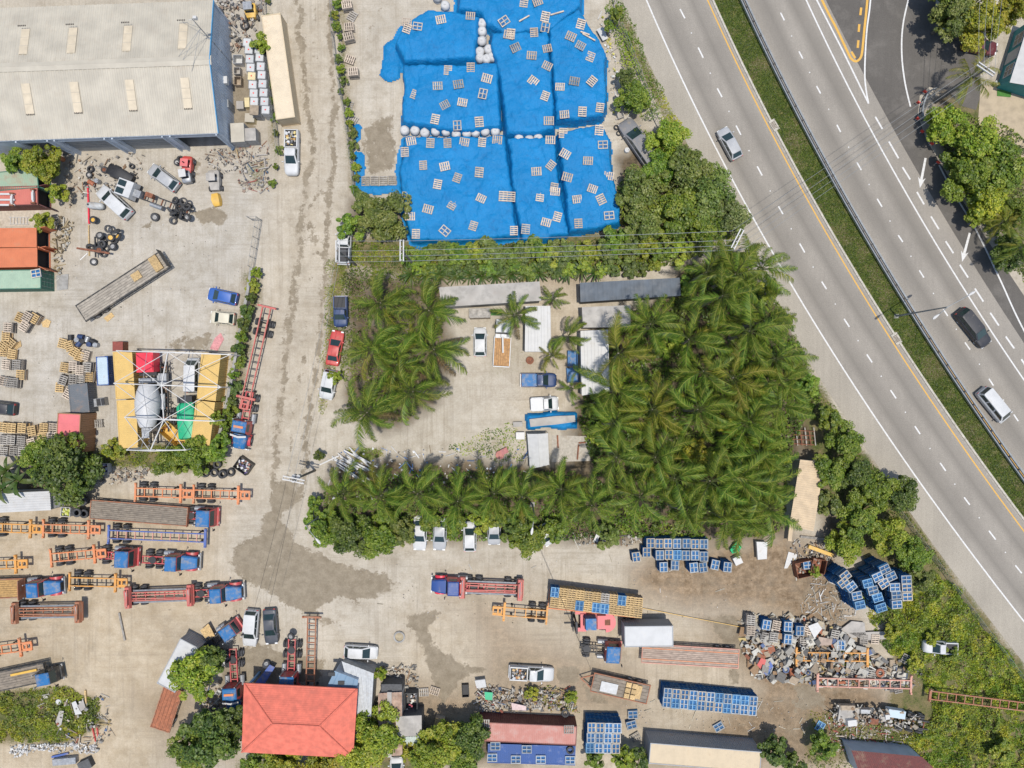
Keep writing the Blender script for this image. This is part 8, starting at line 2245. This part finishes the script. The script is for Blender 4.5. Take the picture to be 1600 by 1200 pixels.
# bushes along the overgrown wall and the lane fences
for i, y in enumerate(range(425, 690, 20)):
 x = 396 - (y - 425) * .19
 tree(x + rng.uniform(-4, 5), y, rng.uniform(8, 14), rng.choice(['mid', 'bright', 'dark']), rng.uniform(1.2, 2), 'climber bush on the boundary wall', 'climbers on the boundary wall', 'shrub', True)
for i, y in enumerate(range(5, 300, 17)):
 x = 523 + y * .085 + (6 if y > 150 else 0)
 tree(x + rng.uniform(-3, 4), y, rng.uniform(5, 10), rng.choice(['mid', 'bright', 'olive']), rng.uniform(.8, 1.5), 'weedy bush on the lane fence left of the tarpaulins', 'weedy bushes on the lane fence', 'shrub', True)
for i, y in enumerate(range(0, 300, 26)):
 x = 417 + y * .07 if y < 230 else 433 - (y - 230) * .15
 tree(x + rng.uniform(-3, 3), y, rng.uniform(5, 9), rng.choice(['mid', 'olive']), rng.uniform(.7, 1.2), 'weed clump along the cream container fence', 'weed clumps by the cream container', 'shrub', True)
# ---- coconut palms
def frond_mesh(kind, tone, seed):
 def mk():
  rs = random.Random(seed * 7 + kind); b = MB()
  L = 4.7; n = 16
  e0 = [R(68), R(46), R(24), R(2), R(-25)][kind]; droop = [1.15, 1.35, 1.25, 1.0, .6][kind]
  pts = []; p = Vector((0.12, 0, 0)); lat = (-.85, .1, .85)[seed] + rs.uniform(-.15, .15)
  for i in range(n + 1):
   pts.append(p.copy()); s = i / n
   el = e0 - droop * s ** 1.3 * 1.15; az = lat * s * s
   p = p + Vector((math.cos(el) * math.cos(az), math.cos(el) * math.sin(az), math.sin(el))) * (L / n)
  T = {'g': [(.062, .120, .012), (.105, .180, .016), (.165, .240, .022), (.245, .300, .034)], 'y': [(.12, .155, .014), (.17, .20, .018), (.24, .25, .026), (.29, .27, .035)], 'd': [(.18, .125, .055), (.25, .17, .08), (.15, .10, .05), (.28, .20, .09)]}[tone]
  b.col = {'g': (.34, .33, .07), 'y': (.42, .35, .09), 'd': (.30, .22, .11)}[tone]
  rc = b.col; b.tube(pts[5:], [.042 * (1 - .6 * i / n) for i in range(5, n + 1)], 4); b.col = (.09, .115, .03); b.tube(pts[:6], [.06 - .003 * i for i in range(6)], 4)
  m = 48; lng = rs.choice((-1, 1))
  for i in range(m):
   s = .16 + .84 * i / (m - 1); f = s * n; k = min(int(f), n - 1)
   q = pts[k].lerp(pts[k + 1], f - k); d = (pts[k + 1] - pts[k]).normalized()
   side = d.cross(Vector((0, 0, 1))).normalized(); up = side.cross(d)
   l0 = (1.12 * math.sin(math.pi * (.15 + .76 * s)) ** .8 + .12)
   for sg in (-1, 1):
    if rs.random() < .07: continue
    ll = l0 * rs.uniform(.72, 1.15) * (1.0 if sg == lng else .80)
    dr = rs.uniform(.15, .75) + (.25 if kind > 2 else 0)
    dd = (side * sg * rs.uniform(.55, .85) + d * (.55 + .45 * s) - up * dr * .6 + Vector((0, 0, -.22))).normalized()
    wd = d * (.040 if sg == lng else .034)
    e1 = q + dd * ll * .55; e2 = q + dd * ll + Vector((rs.uniform(-.05, .05), rs.uniform(-.05, .05), -.28 * ll))
    v = rs.uniform(.7, 1.25); b.col = tuple(c * v for c in T[rs.randrange(4)])
    b.add([q - wd, q + wd, e1 + wd * .9, e1 - wd * .9, e2], [(0, 1, 2, 3), (3, 2, 4)])
  return b.mesh('frond', M_leaf)
 return cached(('frond', kind, tone, seed), mk)
def palm_trunk(h, seed):
 def mk():
  b = MB(); rs = random.Random(seed); n = 14; lx, ly = rs.uniform(-.5, .5), rs.uniform(-.5, .5); pts = []; rr = []
  for i in range(n + 1):
   s = i / n; pts.append((lx * (s * s - 1), ly * (s * s - 1), s * h)); rr.append((.20 - .07 * s) * (1.08 if i % 2 else .95) + (.10 if i == 0 else 0))
  b.tube(pts, rr, 9)
  return b.mesh('trunk', M_palmtrunk, True, 60)
 return cached(('ptrunk', round(h, 1), seed), mk)
def palm(px, py, h, sc, label, group, nf=18, tone='g', seed=None, wind=(.35, -.05)):
 seed = seed if seed is not None else int(px * 3 + py * 5)
 rs = random.Random(seed); p = G(px, py, h)
 t = thing('coconut_palm', label, 'palm tree', (p.x, p.y, 0), 0, group)
 ob('trunk', palm_trunk(h - .3, seed % 4), t)
 a = rs.uniform(0, 6.28)
 for i in range(nf):
  f = i / (nf - 1)
  kind = 0 if f < .14 else (1 if f < .40 else (2 if f < .68 else (3 if f < .93 else 4)))
  a += 2.39996 + rs.uniform(-.5, .5)
  az = a
  dv = Vector((math.cos(az) + wind[0] * .55, math.sin(az) + wind[1] * .55)); az = math.atan2(dv.y, dv.x)
  tn = tone
  if kind >= 3 and rs.random() < .22: tn = 'y'
  if kind == 4 and rs.random() < .45: tn = 'd'
  s = sc * rs.uniform(.78, 1.14) * (.78 if kind == 0 else 1)
  sa = math.sin(az) + rs.uniform(-.35, .35); ob('frond', frond_mesh(kind, tn, 0 if sa > .35 else (2 if sa < -.35 else 1)), t, (0, 0, h - .05 - .03 * i / nf), (rs.uniform(-.35, .35), rs.uniform(-.2, .16), az), s)
 b = cached('nuts', lambda: (lambda q: q.mesh('coconuts', mat('coconut_green', (.10, .11, .02), .6)))(nuts_b()))
 if rs.random() < .6 and sc > .8:
  o = ob('coconuts', b, t, (0, 0, h - .25)); o['kind'] = 'stuff'
def nuts_b():
 b = MB()
 for k in range(9):
  a = k * .7; b.lathe([(.001, -.15), (.09, -.11), (.13, 0), (.09, .11), (.001, .15)], 8, 'z', (.3 * math.cos(a), .3 * math.sin(a), -.1 - .1 * (k % 3)))
 return b
PA = [(594, 473), (670, 485), (584, 545), (678, 546), (645, 612), (573, 645), (620, 570)]
for i, (x, y) in enumerate(PA):
 palm(x, y, 7.0 + (i % 3) * .5, .98, 'coconut palm in the cluster between the lane and the sandy yard, ' + ['top left', 'top right', 'left middle', 'right middle', 'lower right', 'lowest', 'lower middle'][i] + ' one', 'palms in the left cluster', 17)
PB = [(536, 772), (595, 775), (652, 772), (715, 784), (772, 772), (816, 777), (877, 765), (925, 790), (1000, 777), (1070, 796), (1135, 812)]
for i, (x, y) in enumerate(PB):
 palm(x, y, 6.4 + (i % 3) * .5, .90, 'coconut palm in the lower hedge row', 'palms of the lower hedge row', 15, wind=(.1, .15))
PC = [(1105, 425), (1150, 428), (1130, 462), (1017, 506), (967, 552), (1077, 530), (1100, 580), (1172, 517), (962, 607), (960, 662), (1020, 640), (1091, 640), (964, 715), (1025, 715), (1154, 747), (1170, 657), (1147, 590), (1110, 752), (1055, 748)]
for i, (x, y) in enumerate(PC):
 palm(x, y, 7.4 + (i * 7 % 5) * .35, 1.0 + (i % 3) * .05, 'coconut palm inside the dense grove right of the white roofs', 'palms of the dense grove', 13 + i % 4, 'y' if i % 6 == 4 else 'g')
PD = [(1196, 500), (1212, 560), (1218, 632), (1200, 795), (1188, 705), (1190, 420), (1222, 595), (1192, 755), (1165, 812)]
for i, (x, y) in enumerate(PD):
 palm(x, y, 7.0 + (i % 2) * .6, .98, 'coconut palm on the outer edge of the grove beside the highway', 'palms on the highway edge of the grove', 15)
for x, y, h, s, lab in ((808, 492, 5.0, .75, 'coconut palm leaning over the white ribbed shed'), (866, 466, 3.0, .45, 'young palm between the grey and charcoal roofs'), (888, 525, 4.5, .62, 'palm left of the half hidden white roof'), (862, 556, 3.5, .5, 'yellowish young palm below the white shed'), (893, 608, 3.2, .45, 'young palm at the lower end of the blue trailers'), (930, 630, 3.5, .5, 'young palm at the corner of the half hidden white roof')):
 palm(x, y, h, s, lab, 'single palms in the yard', 12 if s < .6 else 15, 'y' if 'yellowish' in lab else 'g')
palm(1518, 118, 6.5, .75, 'lone palm beside the slip road pole and dark driveway', 'single palms at right', 12, 'y', wind=(0, 0))
palm(1570, 345, 3.5, .6, 'bright yellow palm at the right edge beside the slip road', 'single palms at right', 14, 'y', wind=(0, 0))
palm(1545, 335, 3.0, .45, 'small yellow palm left of the bright yellow palm', 'single palms at right', 10, 'y', wind=(0, 0))
palm(1600, 385, 5.0, .7, 'dark palm cut off by the right edge', 'single palms at right', 14, 'g', wind=(0, 0))
# ---- banana and rosette plants: separate strap leaves
def strap_mesh(L, w, seed):
 def mk():
  b = MB(); rs = random.Random(seed); n = 6; vs = []; p = Vector((.05, 0, 0)); el = R(58)
  b.col = rs.choice([(.05, .10, .014), (.075, .13, .02), (.035, .085, .014), (.11, .14, .03)])
  for i in range(n + 1):
   s = i / n; ww = w * math.sin(math.pi * min(1, .12 + .85 * s)) + .01
   vs += [p + Vector((0, -ww, .25 * ww)), p, p + Vector((0, ww, .25 * ww))]
   p = p + Vector((math.cos(el), 0, math.sin(el))) * (L / n); el -= R(17)
  fs = []
  for i in range(n): fs += [(3 * i, 3 * i + 3, 3 * i + 4, 3 * i + 1), (3 * i + 1, 3 * i + 4, 3 * i + 5, 3 * i + 2)]
  b.add(vs, fs); return b.mesh('leaf', M_leaf)
 return cached(('strap', L, w, seed), mk)
def rosette(px, py, n, L, w, h, label, group, name='rosette_plant', cat='plant'):
 p = G(px, py, h); t = thing(name, label, cat, (p.x, p.y, 0), px, group); rs = random.Random(int(px + py))
 b = MB(); b.tube([(0, 0, 0), (0, 0, h)], [.09, .06], 7); b.build('stem', M_bark, t)
 for i in range(n): ob('leaf', strap_mesh(L, w, i % 4), t, (0, 0, h - .1), (rs.uniform(-.2, .2), rs.uniform(-.25, .45), i * 2.4), rs.uniform(.75, 1.1))
for i, x in enumerate(range(645, 935, 22)):
 rosette(x + rng.uniform(-5, 5), 430 - (x - 645) * .02 + rng.uniform(-5, 4), 17, 1.9, .10, .8, 'spiky rosette plant in the row above the long roofs', 'rosette plants above the roofs')
for x, y, lab in ((10, 735, 'upper'), (28, 752, 'right'), (2, 765, 'lower')):
 rosette(x, y, 9, 2.6, .28, 2.6, 'banana plant at the left edge beside the big tree, %s one' % lab, 'banana plants at the left edge', 'banana_plant')
# ---- scrub and grass that nobody could count
def scrub(name, label, poly, per_m2, hmax, tone, size, seed, base=0.0):
 rs = np.random.RandomState(seed)
 P = np.array([(p.x, p.y) for p in GP(poly)]); lo, hi = P.min(0), P.max(0)
 n = int((hi - lo).prod() * per_m2); X = rs.uniform(lo[0], hi[0], n); Y = rs.uniform(lo[1], hi[1], n)
 sd = poly_sd(X[None], Y[None], P.tolist())[0] + (fbm(X * .6, Y * .6, seed + 3) - .5) * 1.6
 lump = fbm(X * .55, Y * .55, seed); thin = fbm(X * .9, Y * .9, seed + 8)
 k = (sd > 0) & (thin + rs.rand(n) * .22 > .47)
 X, Y, lump, sd = X[k], Y[k], lump[k], sd[k]; n = len(X)
 H = hmax * np.clip((lump - .33) * 2.4, .05, 1.2) * np.clip(sd / 1.0 + .3, .2, 1)
 Z = base + H * (1 - .6 * rs.rand(n) ** 2) + .02
 N = rs.normal(size=(n, 3)) * .55 + np.array([0, 0, .8])
 TL = [tone] if isinstance(tone, str) else tone
 T = np.concatenate([np.array(TONES[q]) for q in TL])
 z1 = np.clip((fbm(X * .33, Y * .33, seed + 5) - .25) * 2 + (rs.rand(n) - .5) * .35, 0, .999)
 z2 = np.clip((fbm(X * 1.3, Y * 1.3, seed + 6) - .2) * 1.6 + (rs.rand(n) - .5) * .5, 0, .999)
 kk = (z1 * len(TL)).astype(int) * 4 + (z2 * 4).astype(int)
 c = T[kk] * (.75 + .5 * rs.rand(n, 1))
 me = leaf_mesh(name, np.stack([X, Y, Z], 1), N, size * (.6 + .8 * rs.rand(n)), c, .5, rs)
 o = struct(ob(name, me), 'stuff'); tag(o, label, 'vegetation'); return o
scrub('scrub', 'low green and yellow scrub between the scrap yard and the highway', [(1375, 905), (1430, 890), (1480, 905), (1540, 980), (1610, 1065), (1680, 1300), (1380, 1300), (1300, 1215), (1400, 1160), (1460, 1120), (1440, 1060), (1380, 1010), (1350, 960)], 150, 1.1, ['mid', 'yellow', 'bright', 'olive', 'yellow'], .13, 31)
scrub('weeds', 'low yellow green weeds in the lower left corner', [(-80, 1075), (60, 1078), (110, 1072), (150, 1092), (165, 1125), (130, 1150), (60, 1160), (-80, 1160)], 110, .6, ['yellow', 'olive', 'bright'], .13, 32)
scrub('undergrowth', 'dark undergrowth beneath the palm grove', [(940, 500), (1030, 470), (1075, 415), (1160, 395), (1230, 490), (1280, 620), (1240, 700), (1225, 830), (1100, 845), (940, 840), (925, 730), (905, 640)], 62, 1.6, ['dark', 'mid', 'olive'], .17, 33)
scrub('undergrowth', 'undergrowth below the lower palm hedge', [(505, 760), (640, 735), (900, 735), (930, 840), (640, 845), (500, 830)], 48, 1.3, ['dark', 'mid', 'olive'], .16, 34)
scrub('weeds', 'weeds on the left verge of the highway shoulder', [(958, -60), (972, 0), (1000, 62), (1044, 162), (1084, 240), (1050, 235), (1010, 150), (975, 60), (950, -60)], 55, .3, ['olive', 'mid', 'yellow'], .12, 35)
scrub('weeds', 'dry weeds along the shoulder beside the outer palms', [(1245, 560), (1284, 610), (1345, 705), (1390, 758), (1450, 850), (1490, 905), (1440, 880), (1340, 760), (1270, 650), (1235, 580)], 45, .35, ['olive', 'mid'], .12, 36)
scrub('weeds', 'weeds below the palms left of the sandy yard', [(535, 420), (640, 425), (700, 470), (690, 560), (640, 660), (550, 660), (530, 560)], 46, 1.0, ['mid', 'olive'], .13, 37)
scrub('weeds', 'green creeping weeds on the bank before the tent', [(700, 700), (760, 672), (800, 660), (822, 690), (815, 725), (740, 712)], 26, .5, ['mid', 'bright', 'dark'], .12, 38)
scrub('weeds', 'ground cover beneath the roadside bushes at the slip road', [(1450, 180), (1500, 170), (1620, 220), (1640, 480), (1560, 390), (1500, 290)], 40, .8, ['dark', 'mid', 'olive'], .15, 39)
scrub('weeds', 'thin weeds around the wrecked lorry', [(1270, 1110), (1460, 1130), (1470, 1200), (1240, 1210), (1270, 1160)], 26, .4, ['olive', 'mid', 'yellow'], .12, 40)
scrub('weeds', 'weeds on the verge beside the parked row by the palms', [(512, 405), (545, 408), (535, 500), (522, 600), (505, 650), (498, 640)], 45, .25, ['bright', 'mid'], .10, 41)
scrub('undergrowth', 'dense undergrowth filling the roadside thicket', [(985, 205), (1040, 205), (1085, 240), (1120, 290), (1165, 350), (1150, 385), (960, 385), (965, 290), (1005, 270)], 60, 2.4, ['mid', 'olive', 'bright', 'mid'], .15, 47)
scrub('undergrowth', 'bushes strung along the fence between tarpaulins and highway', [(950, -30), (965, 20), (1000, 110), (1030, 190), (1000, 190), (975, 110), (945, 30)], 60, 1.6, ['mid', 'olive', 'bright'], .13, 48)
scrub('weeds', 'weeds on the rubbish pile above the red container', [(820, 1070), (880, 1075), (908, 1110), (860, 1112)], 40, .7, ['yellow', 'bright'], .11, 42)
scrub('weeds', 'weeds between the hedge bushes under the power lines', [(635, 385), (960, 372), (1070, 395), (1060, 415), (930, 430), (640, 440), (530, 415), (530, 370)], 75, .6, ['mid', 'bright', 'dark'], .13, 43)
scrub('weeds', 'weeds along the bottom of the yellow container yard', [(130, 705), (250, 700), (350, 690), (355, 735), (250, 735), (140, 728)], 30, .6, ['mid', 'yellow'], .12, 44)
scrub('weeds', 'grass patch at the corner of the palm yard', [(538, 702), (600, 700), (605, 716), (565, 722)], 120, .2, ['bright', 'mid'], .09, 45)
scrub('weeds', 'weeds through the overgrown orange trailer frame', [(1280, 1010), (1350, 1010), (1390, 1050), (1290, 1045)], 50, .9, ['mid', 'bright', 'yellow'], .12, 46)
def blades(name, label, fl, fr, y0, y1, per_m2, hgt, cols, seed, z):
 rs = np.random.RandomState(seed); n = int((y1 - y0) / PPM * 4.5 * per_m2)
 y = rs.uniform(y0, y1, n); f = rs.rand(n); x = np.array([fl(a) for a in y]) * (1 - f) + np.array([fr(a) for a in y]) * f
 X = (x - 800) / PPM; Y = (600 - y) / PPM
 N = rs.normal(size=(n, 3)) * .5 + np.array([0, 0, .75]); T = np.array(cols)
 dry = fbm(X * .7, Y * .7, seed); k = np.where(dry + rs.rand(n) * .3 > .72, rs.randint(3, 5, n), rs.randint(0, 3, n))
 c = T[k] * (.75 + .5 * rs.rand(n, 1))
 me = leaf_mesh(name, np.stack([X, Y, np.full(n, z) + hgt * rs.rand(n)], 1), N, .10 * (.6 + .8 * rs.rand(n)), c, .3, rs)
 o = struct(ob(name, me), 'stuff'); tag(o, label, 'grass')
blades('grass', 'short mown grass growing along the highway median', off(L_k, 4), off(R_g, 0), -100, 850, 110, .07, [(.045, .075, .010), (.070, .105, .014), (.10, .13, .022), (.20, .17, .07), (.24, .20, .10)], 51, .10)
# ================================================================== FENCES, WALL, POLES, WIRES
def fence(pts, h, label, step=2.4):
 P = GP(pts); t = thing('wire_fence', label, 'fence', P[0]); L = []
 for a, c in zip(P[:-1], P[1:]):
  n = max(1, int((c - a).length / step))
  L += [a.lerp(c, k / n) for k in range(n)]
 L.append(P[-1]); o0 = P[0]
 pm = cached(('fpost', h), lambda: MB().cyl(0, 0, 0, .035, h, 7).mesh('fence_post', M_galv))
 for p in L: ob('fence_post', pm, t, p - o0)
 for z in (.08, h * .5, h - .04):
  b = MB(); b.tube([p - o0 + Vector((0, 0, z)) for p in L], .018, 4); b.build('fence_rail', M_galv, t)
 b = MB()
 for a, c in zip(L[:-1], L[1:]):
  n = int((c - a).length / .28)
  for k in range(n):
   q = a.lerp(c, k / n) - o0; q2 = a.lerp(c, min(1, (k + 3) / n)) - o0; q3 = a.lerp(c, max(0, (k - 3) / n)) - o0
   b.bar((q.x, q.y, .08), (q2.x, q2.y, h - .05), .009); b.bar((q.x, q.y, .08), (q3.x, q3.y, h - .05), .009)
 o = b.build('chain_link', M_galv, t); o['kind'] = 'stuff'
fence([(518, -60), (523, 60), (532, 130), (543, 190), (552, 260), (558, 310)], 2.0, 'chain link fence between the lane and the tarpaulin yard')
fence([(944, -60), (966, 40), (998, 120), (1023, 190), (1040, 225)], 2.0, 'chain link fence between the tarpaulins and the highway')
fence([(412, -60), (420, 60), (432, 180), (438, 240)], 1.8, 'chain link fence behind the white caged tanks')
fence([(1395, 790), (1440, 850), (1490, 920), (1550, 1000), (1610, 1080)], 1.6, 'wire fence along the shoulder above the scrub')
fence([(396, 345), (410, 345), (398, 420)], 2.4, 'tall grey mesh gate panels beside the overgrown wall', 1.2)
wl = thing('boundary_wall', 'low grey boundary wall overgrown with climbers beside the red low loader', 'wall', G(375, 560))
W_ = [(398, 420), (392, 460), (384, 500), (376, 545), (368, 590), (358, 640), (346, 690)]
for a, c in zip(W_[:-1], W_[1:]):
 A, B_ = G(*a) - wl.location, G(*c) - wl.location; m = (A + B_) / 2; d = B_ - A
 b = MB(); b.box(0, 0, 0, d.length - .02, .35, 1.3); b.build('wall_panel', M_conc, wl, loc=(m.x, m.y, 0), rz=math.atan2(d.y, d.x))
M_pole = mat('pole_grey_timber', (.17, .15, .125), .9, var=.3)
M_wire = mat('wire_grey', (.30, .31, .31), .5, .3, var=.1)
def hpole(px, py, h, ang, ln, label, n=2, cans=0, tilt=.55):
 p = G(px, py, h); t = thing('power_pole', label, 'pole', (p.x, p.y, 0), R(ang))
 b = MB(); b.tube([(0, 0, 0), (0, 0, h + .1)], [.17, .11], 9); b.build('shaft', M_pole, t)
 for k in range(n):
  o_ = (k - (n - 1) / 2) * .38
  b = MB(); b.box(o_, 0, h - .25, .13, ln, .14); b.build('crossarm', M_whitesteel, t)
 for s in (-.46, -.16, .16, .46):
  b = MB(); b.cyl(0, s * ln, h - .10, .06, .2, 8); b.build('insulator', M_steel, t)
 for k in range(cans):
  b = MB(); a = k * 1.5 - .6; b.cyl(.38 * math.cos(a), .38 * math.sin(a), h - 1.7, .24, .75, 12); b.build('transformer', M_steel, t)
 return p
pA = hpole(527, 392, 9.6, 0, 2.5, 'power pole with white crossarms over the battered pickup')
pB = hpole(627.5, 391, 9.6, 0, 2.5, 'power pole with double white crossarms in the hedge')
pC = hpole(1153, 373, 9.6, -27, 2.5, 'power pole with double crossarms at the grove corner beside the highway')
pD = hpole(1542, 107, 9.8, 55, 2.3, 'power pole with double crossarms beside the lone palm')
pE = hpole(458, 750, 9.0, 78, 2.6, 'utility pole with transformer cans leaning over the lane corner', 2, 3)
NW = [0]
def wire(a, c, sag, label, r=.02, m=None):
 a = Vector(a); c = Vector(c); mid = (a + c) / 2
 b = MB(); n = 14
 b.tube([a.lerp(c, k / n) - mid + Vector((0, 0, -sag * 4 * (k / n) * (1 - k / n))) for k in range(n + 1)], r, 4, False)
 o = b.build('power_line', m or M_wire, None, loc=mid)
 tag(o, label, 'wire', 'overhead power lines')
ORD = ['first', 'second', 'third', 'fourth']
for k, (ya, yb, xc, yc) in enumerate(((376, 376.5, 1143, 361), (392, 391, 1150, 375), (400, 400, 1155, 383), (409, 408, 1161, 390))):
 wire(G(527, ya, 9.5), G(627, yb, 9.5), .15, ORD[k] + ' wire from the top between the two poles over the lane bush')
 wire(G(628, yb, 9.5), G(xc, yc, 9.5), .5, ORD[k] + ' wire from the top along the hedge under the tarpaulins', .026)
 wire(G(xc, yc, 9.5), G(1530 + k * 8, 99 + k * 6, 9.6), .7, ORD[k] + ' wire from the left crossing the highway', .018)
 wire(G(1530 + k * 8, 99 + k * 6, 9.6), G(1536 + k * 13, -60, 9.6), .3, ORD[k] + ' wire from the left running past the yellow green tree', .02)
for k, x in enumerate((524, 530)):
 wire(G(x, 405, 9.4), G(447 + k * 12, 748, 8.9), .6, ['left', 'right'][k] + ' wire along the verge beside the parked row', .016)
 wire(G(447 + k * 14, 753, 8.9), G(395 + k * 25, 960 - k * 10, 6.5), .4, ['left', 'right'][k] + ' dark wire from the lane corner pole over the damp ground', .016, M_black2)
wire(G(838, 845, 7), G(925, 1050, 4), .3, 'dark cable running from the middle lamp down over the yard', .016, M_black2)
def lamp(bx, by, h, heads, label):
 p = G(bx, by); t = thing('street_lamp', label, 'street lamp', p)
 b = MB(); b.tube([(0, 0, 0), (0, 0, h)], [.12, .07], 9); b.build('pole', M_galv, t)
 b = MB(); b.box(0, 0, 0, .55, .55, .14); b.build('footing', M_conc, t)
 for (x, y) in heads:
  q = G(x, y, h + .3) - p; b = MB(); b.tube([(0, 0, h - .05), tuple(q * .5 + Vector((0, 0, h * .5 + .1))), tuple(q)], .045, 6); b.build('arm', M_galv, t)
  b = MB(); dd = Vector((q.x, q.y, 0)).normalized(); rings = []
  for s, w_ in ((-.1, .06), (.15, .14), (.5, .17), (.75, .10), (.82, .04)):
   c = q + dd * s; sd = Vector((-dd.y, dd.x, 0)) * w_; rings.append([c - sd, c - sd * .6 + Vector((0, 0, .09)), c + sd * .6 + Vector((0, 0, .09)), c + sd, c - Vector((0, 0, .05))])
  b.loft([[tuple(v) for v in r_] for r_ in rings]); b.build('lamp_head', M_whitesteel, t)
lamp(1400, 494, 10.6, [(1466, 492), (1514, 461)], 'double armed street lamp standing in the highway median')
lamp(505, 803, 7.5, [(494, 842)], 'street lamp arm over the tree at the lane corner')
lamp(832, 788, 7.5, [(832, 825)], 'street lamp arm over the tree at the middle of the palm hedge')
# small parts too fine to pick apart in the photograph
for o in bpy.data.objects:
 if o.parent and o.name.split('.')[0] in ('closure_strip', 'lap_joint', 'lock_rods', 'grate', 'cage', 'door_posts'): o['kind'] = 'stuff'
# labels that repeat: say which one by its place in its row or column
OW = 'first second third fourth fifth sixth seventh eighth ninth tenth eleventh twelfth thirteenth fourteenth fifteenth sixteenth seventeenth eighteenth nineteenth twentieth'.split()
def ordn(i):
 if i < 20: return OW[i]
 if i in (29, 39): return ('thirtieth', 'fortieth')[i > 30]
 return ('twenty-', 'thirty-', 'forty-')[(i + 1) // 10 - 2] + OW[(i + 1) % 10 - 1]
byl = {}
for o in bpy.data.objects:
 if o.parent is None and o.get('label') and o.get('kind') is None: byl.setdefault(o['label'], []).append(o)
for lab, os_ in byl.items():
 if len(os_) < 2 or len(lab.split()) > 12: continue
 P = [(o.location.x, o.location.y) for o in os_]
 dx = max(p[0] for p in P) - min(p[0] for p in P); dy = max(p[1] for p in P) - min(p[1] for p in P)
 k = 0 if dx >= dy else 1
 side = 'from the left' if k == 0 else 'from the top'
 for i, o in enumerate(sorted(os_, key=lambda o: o.location[k] if k == 0 else -o.location[k])):
  o['label'] = lab + ', ' + ordn(i) + ' ' + side
  if not o.get('group'): o['group'] = lab
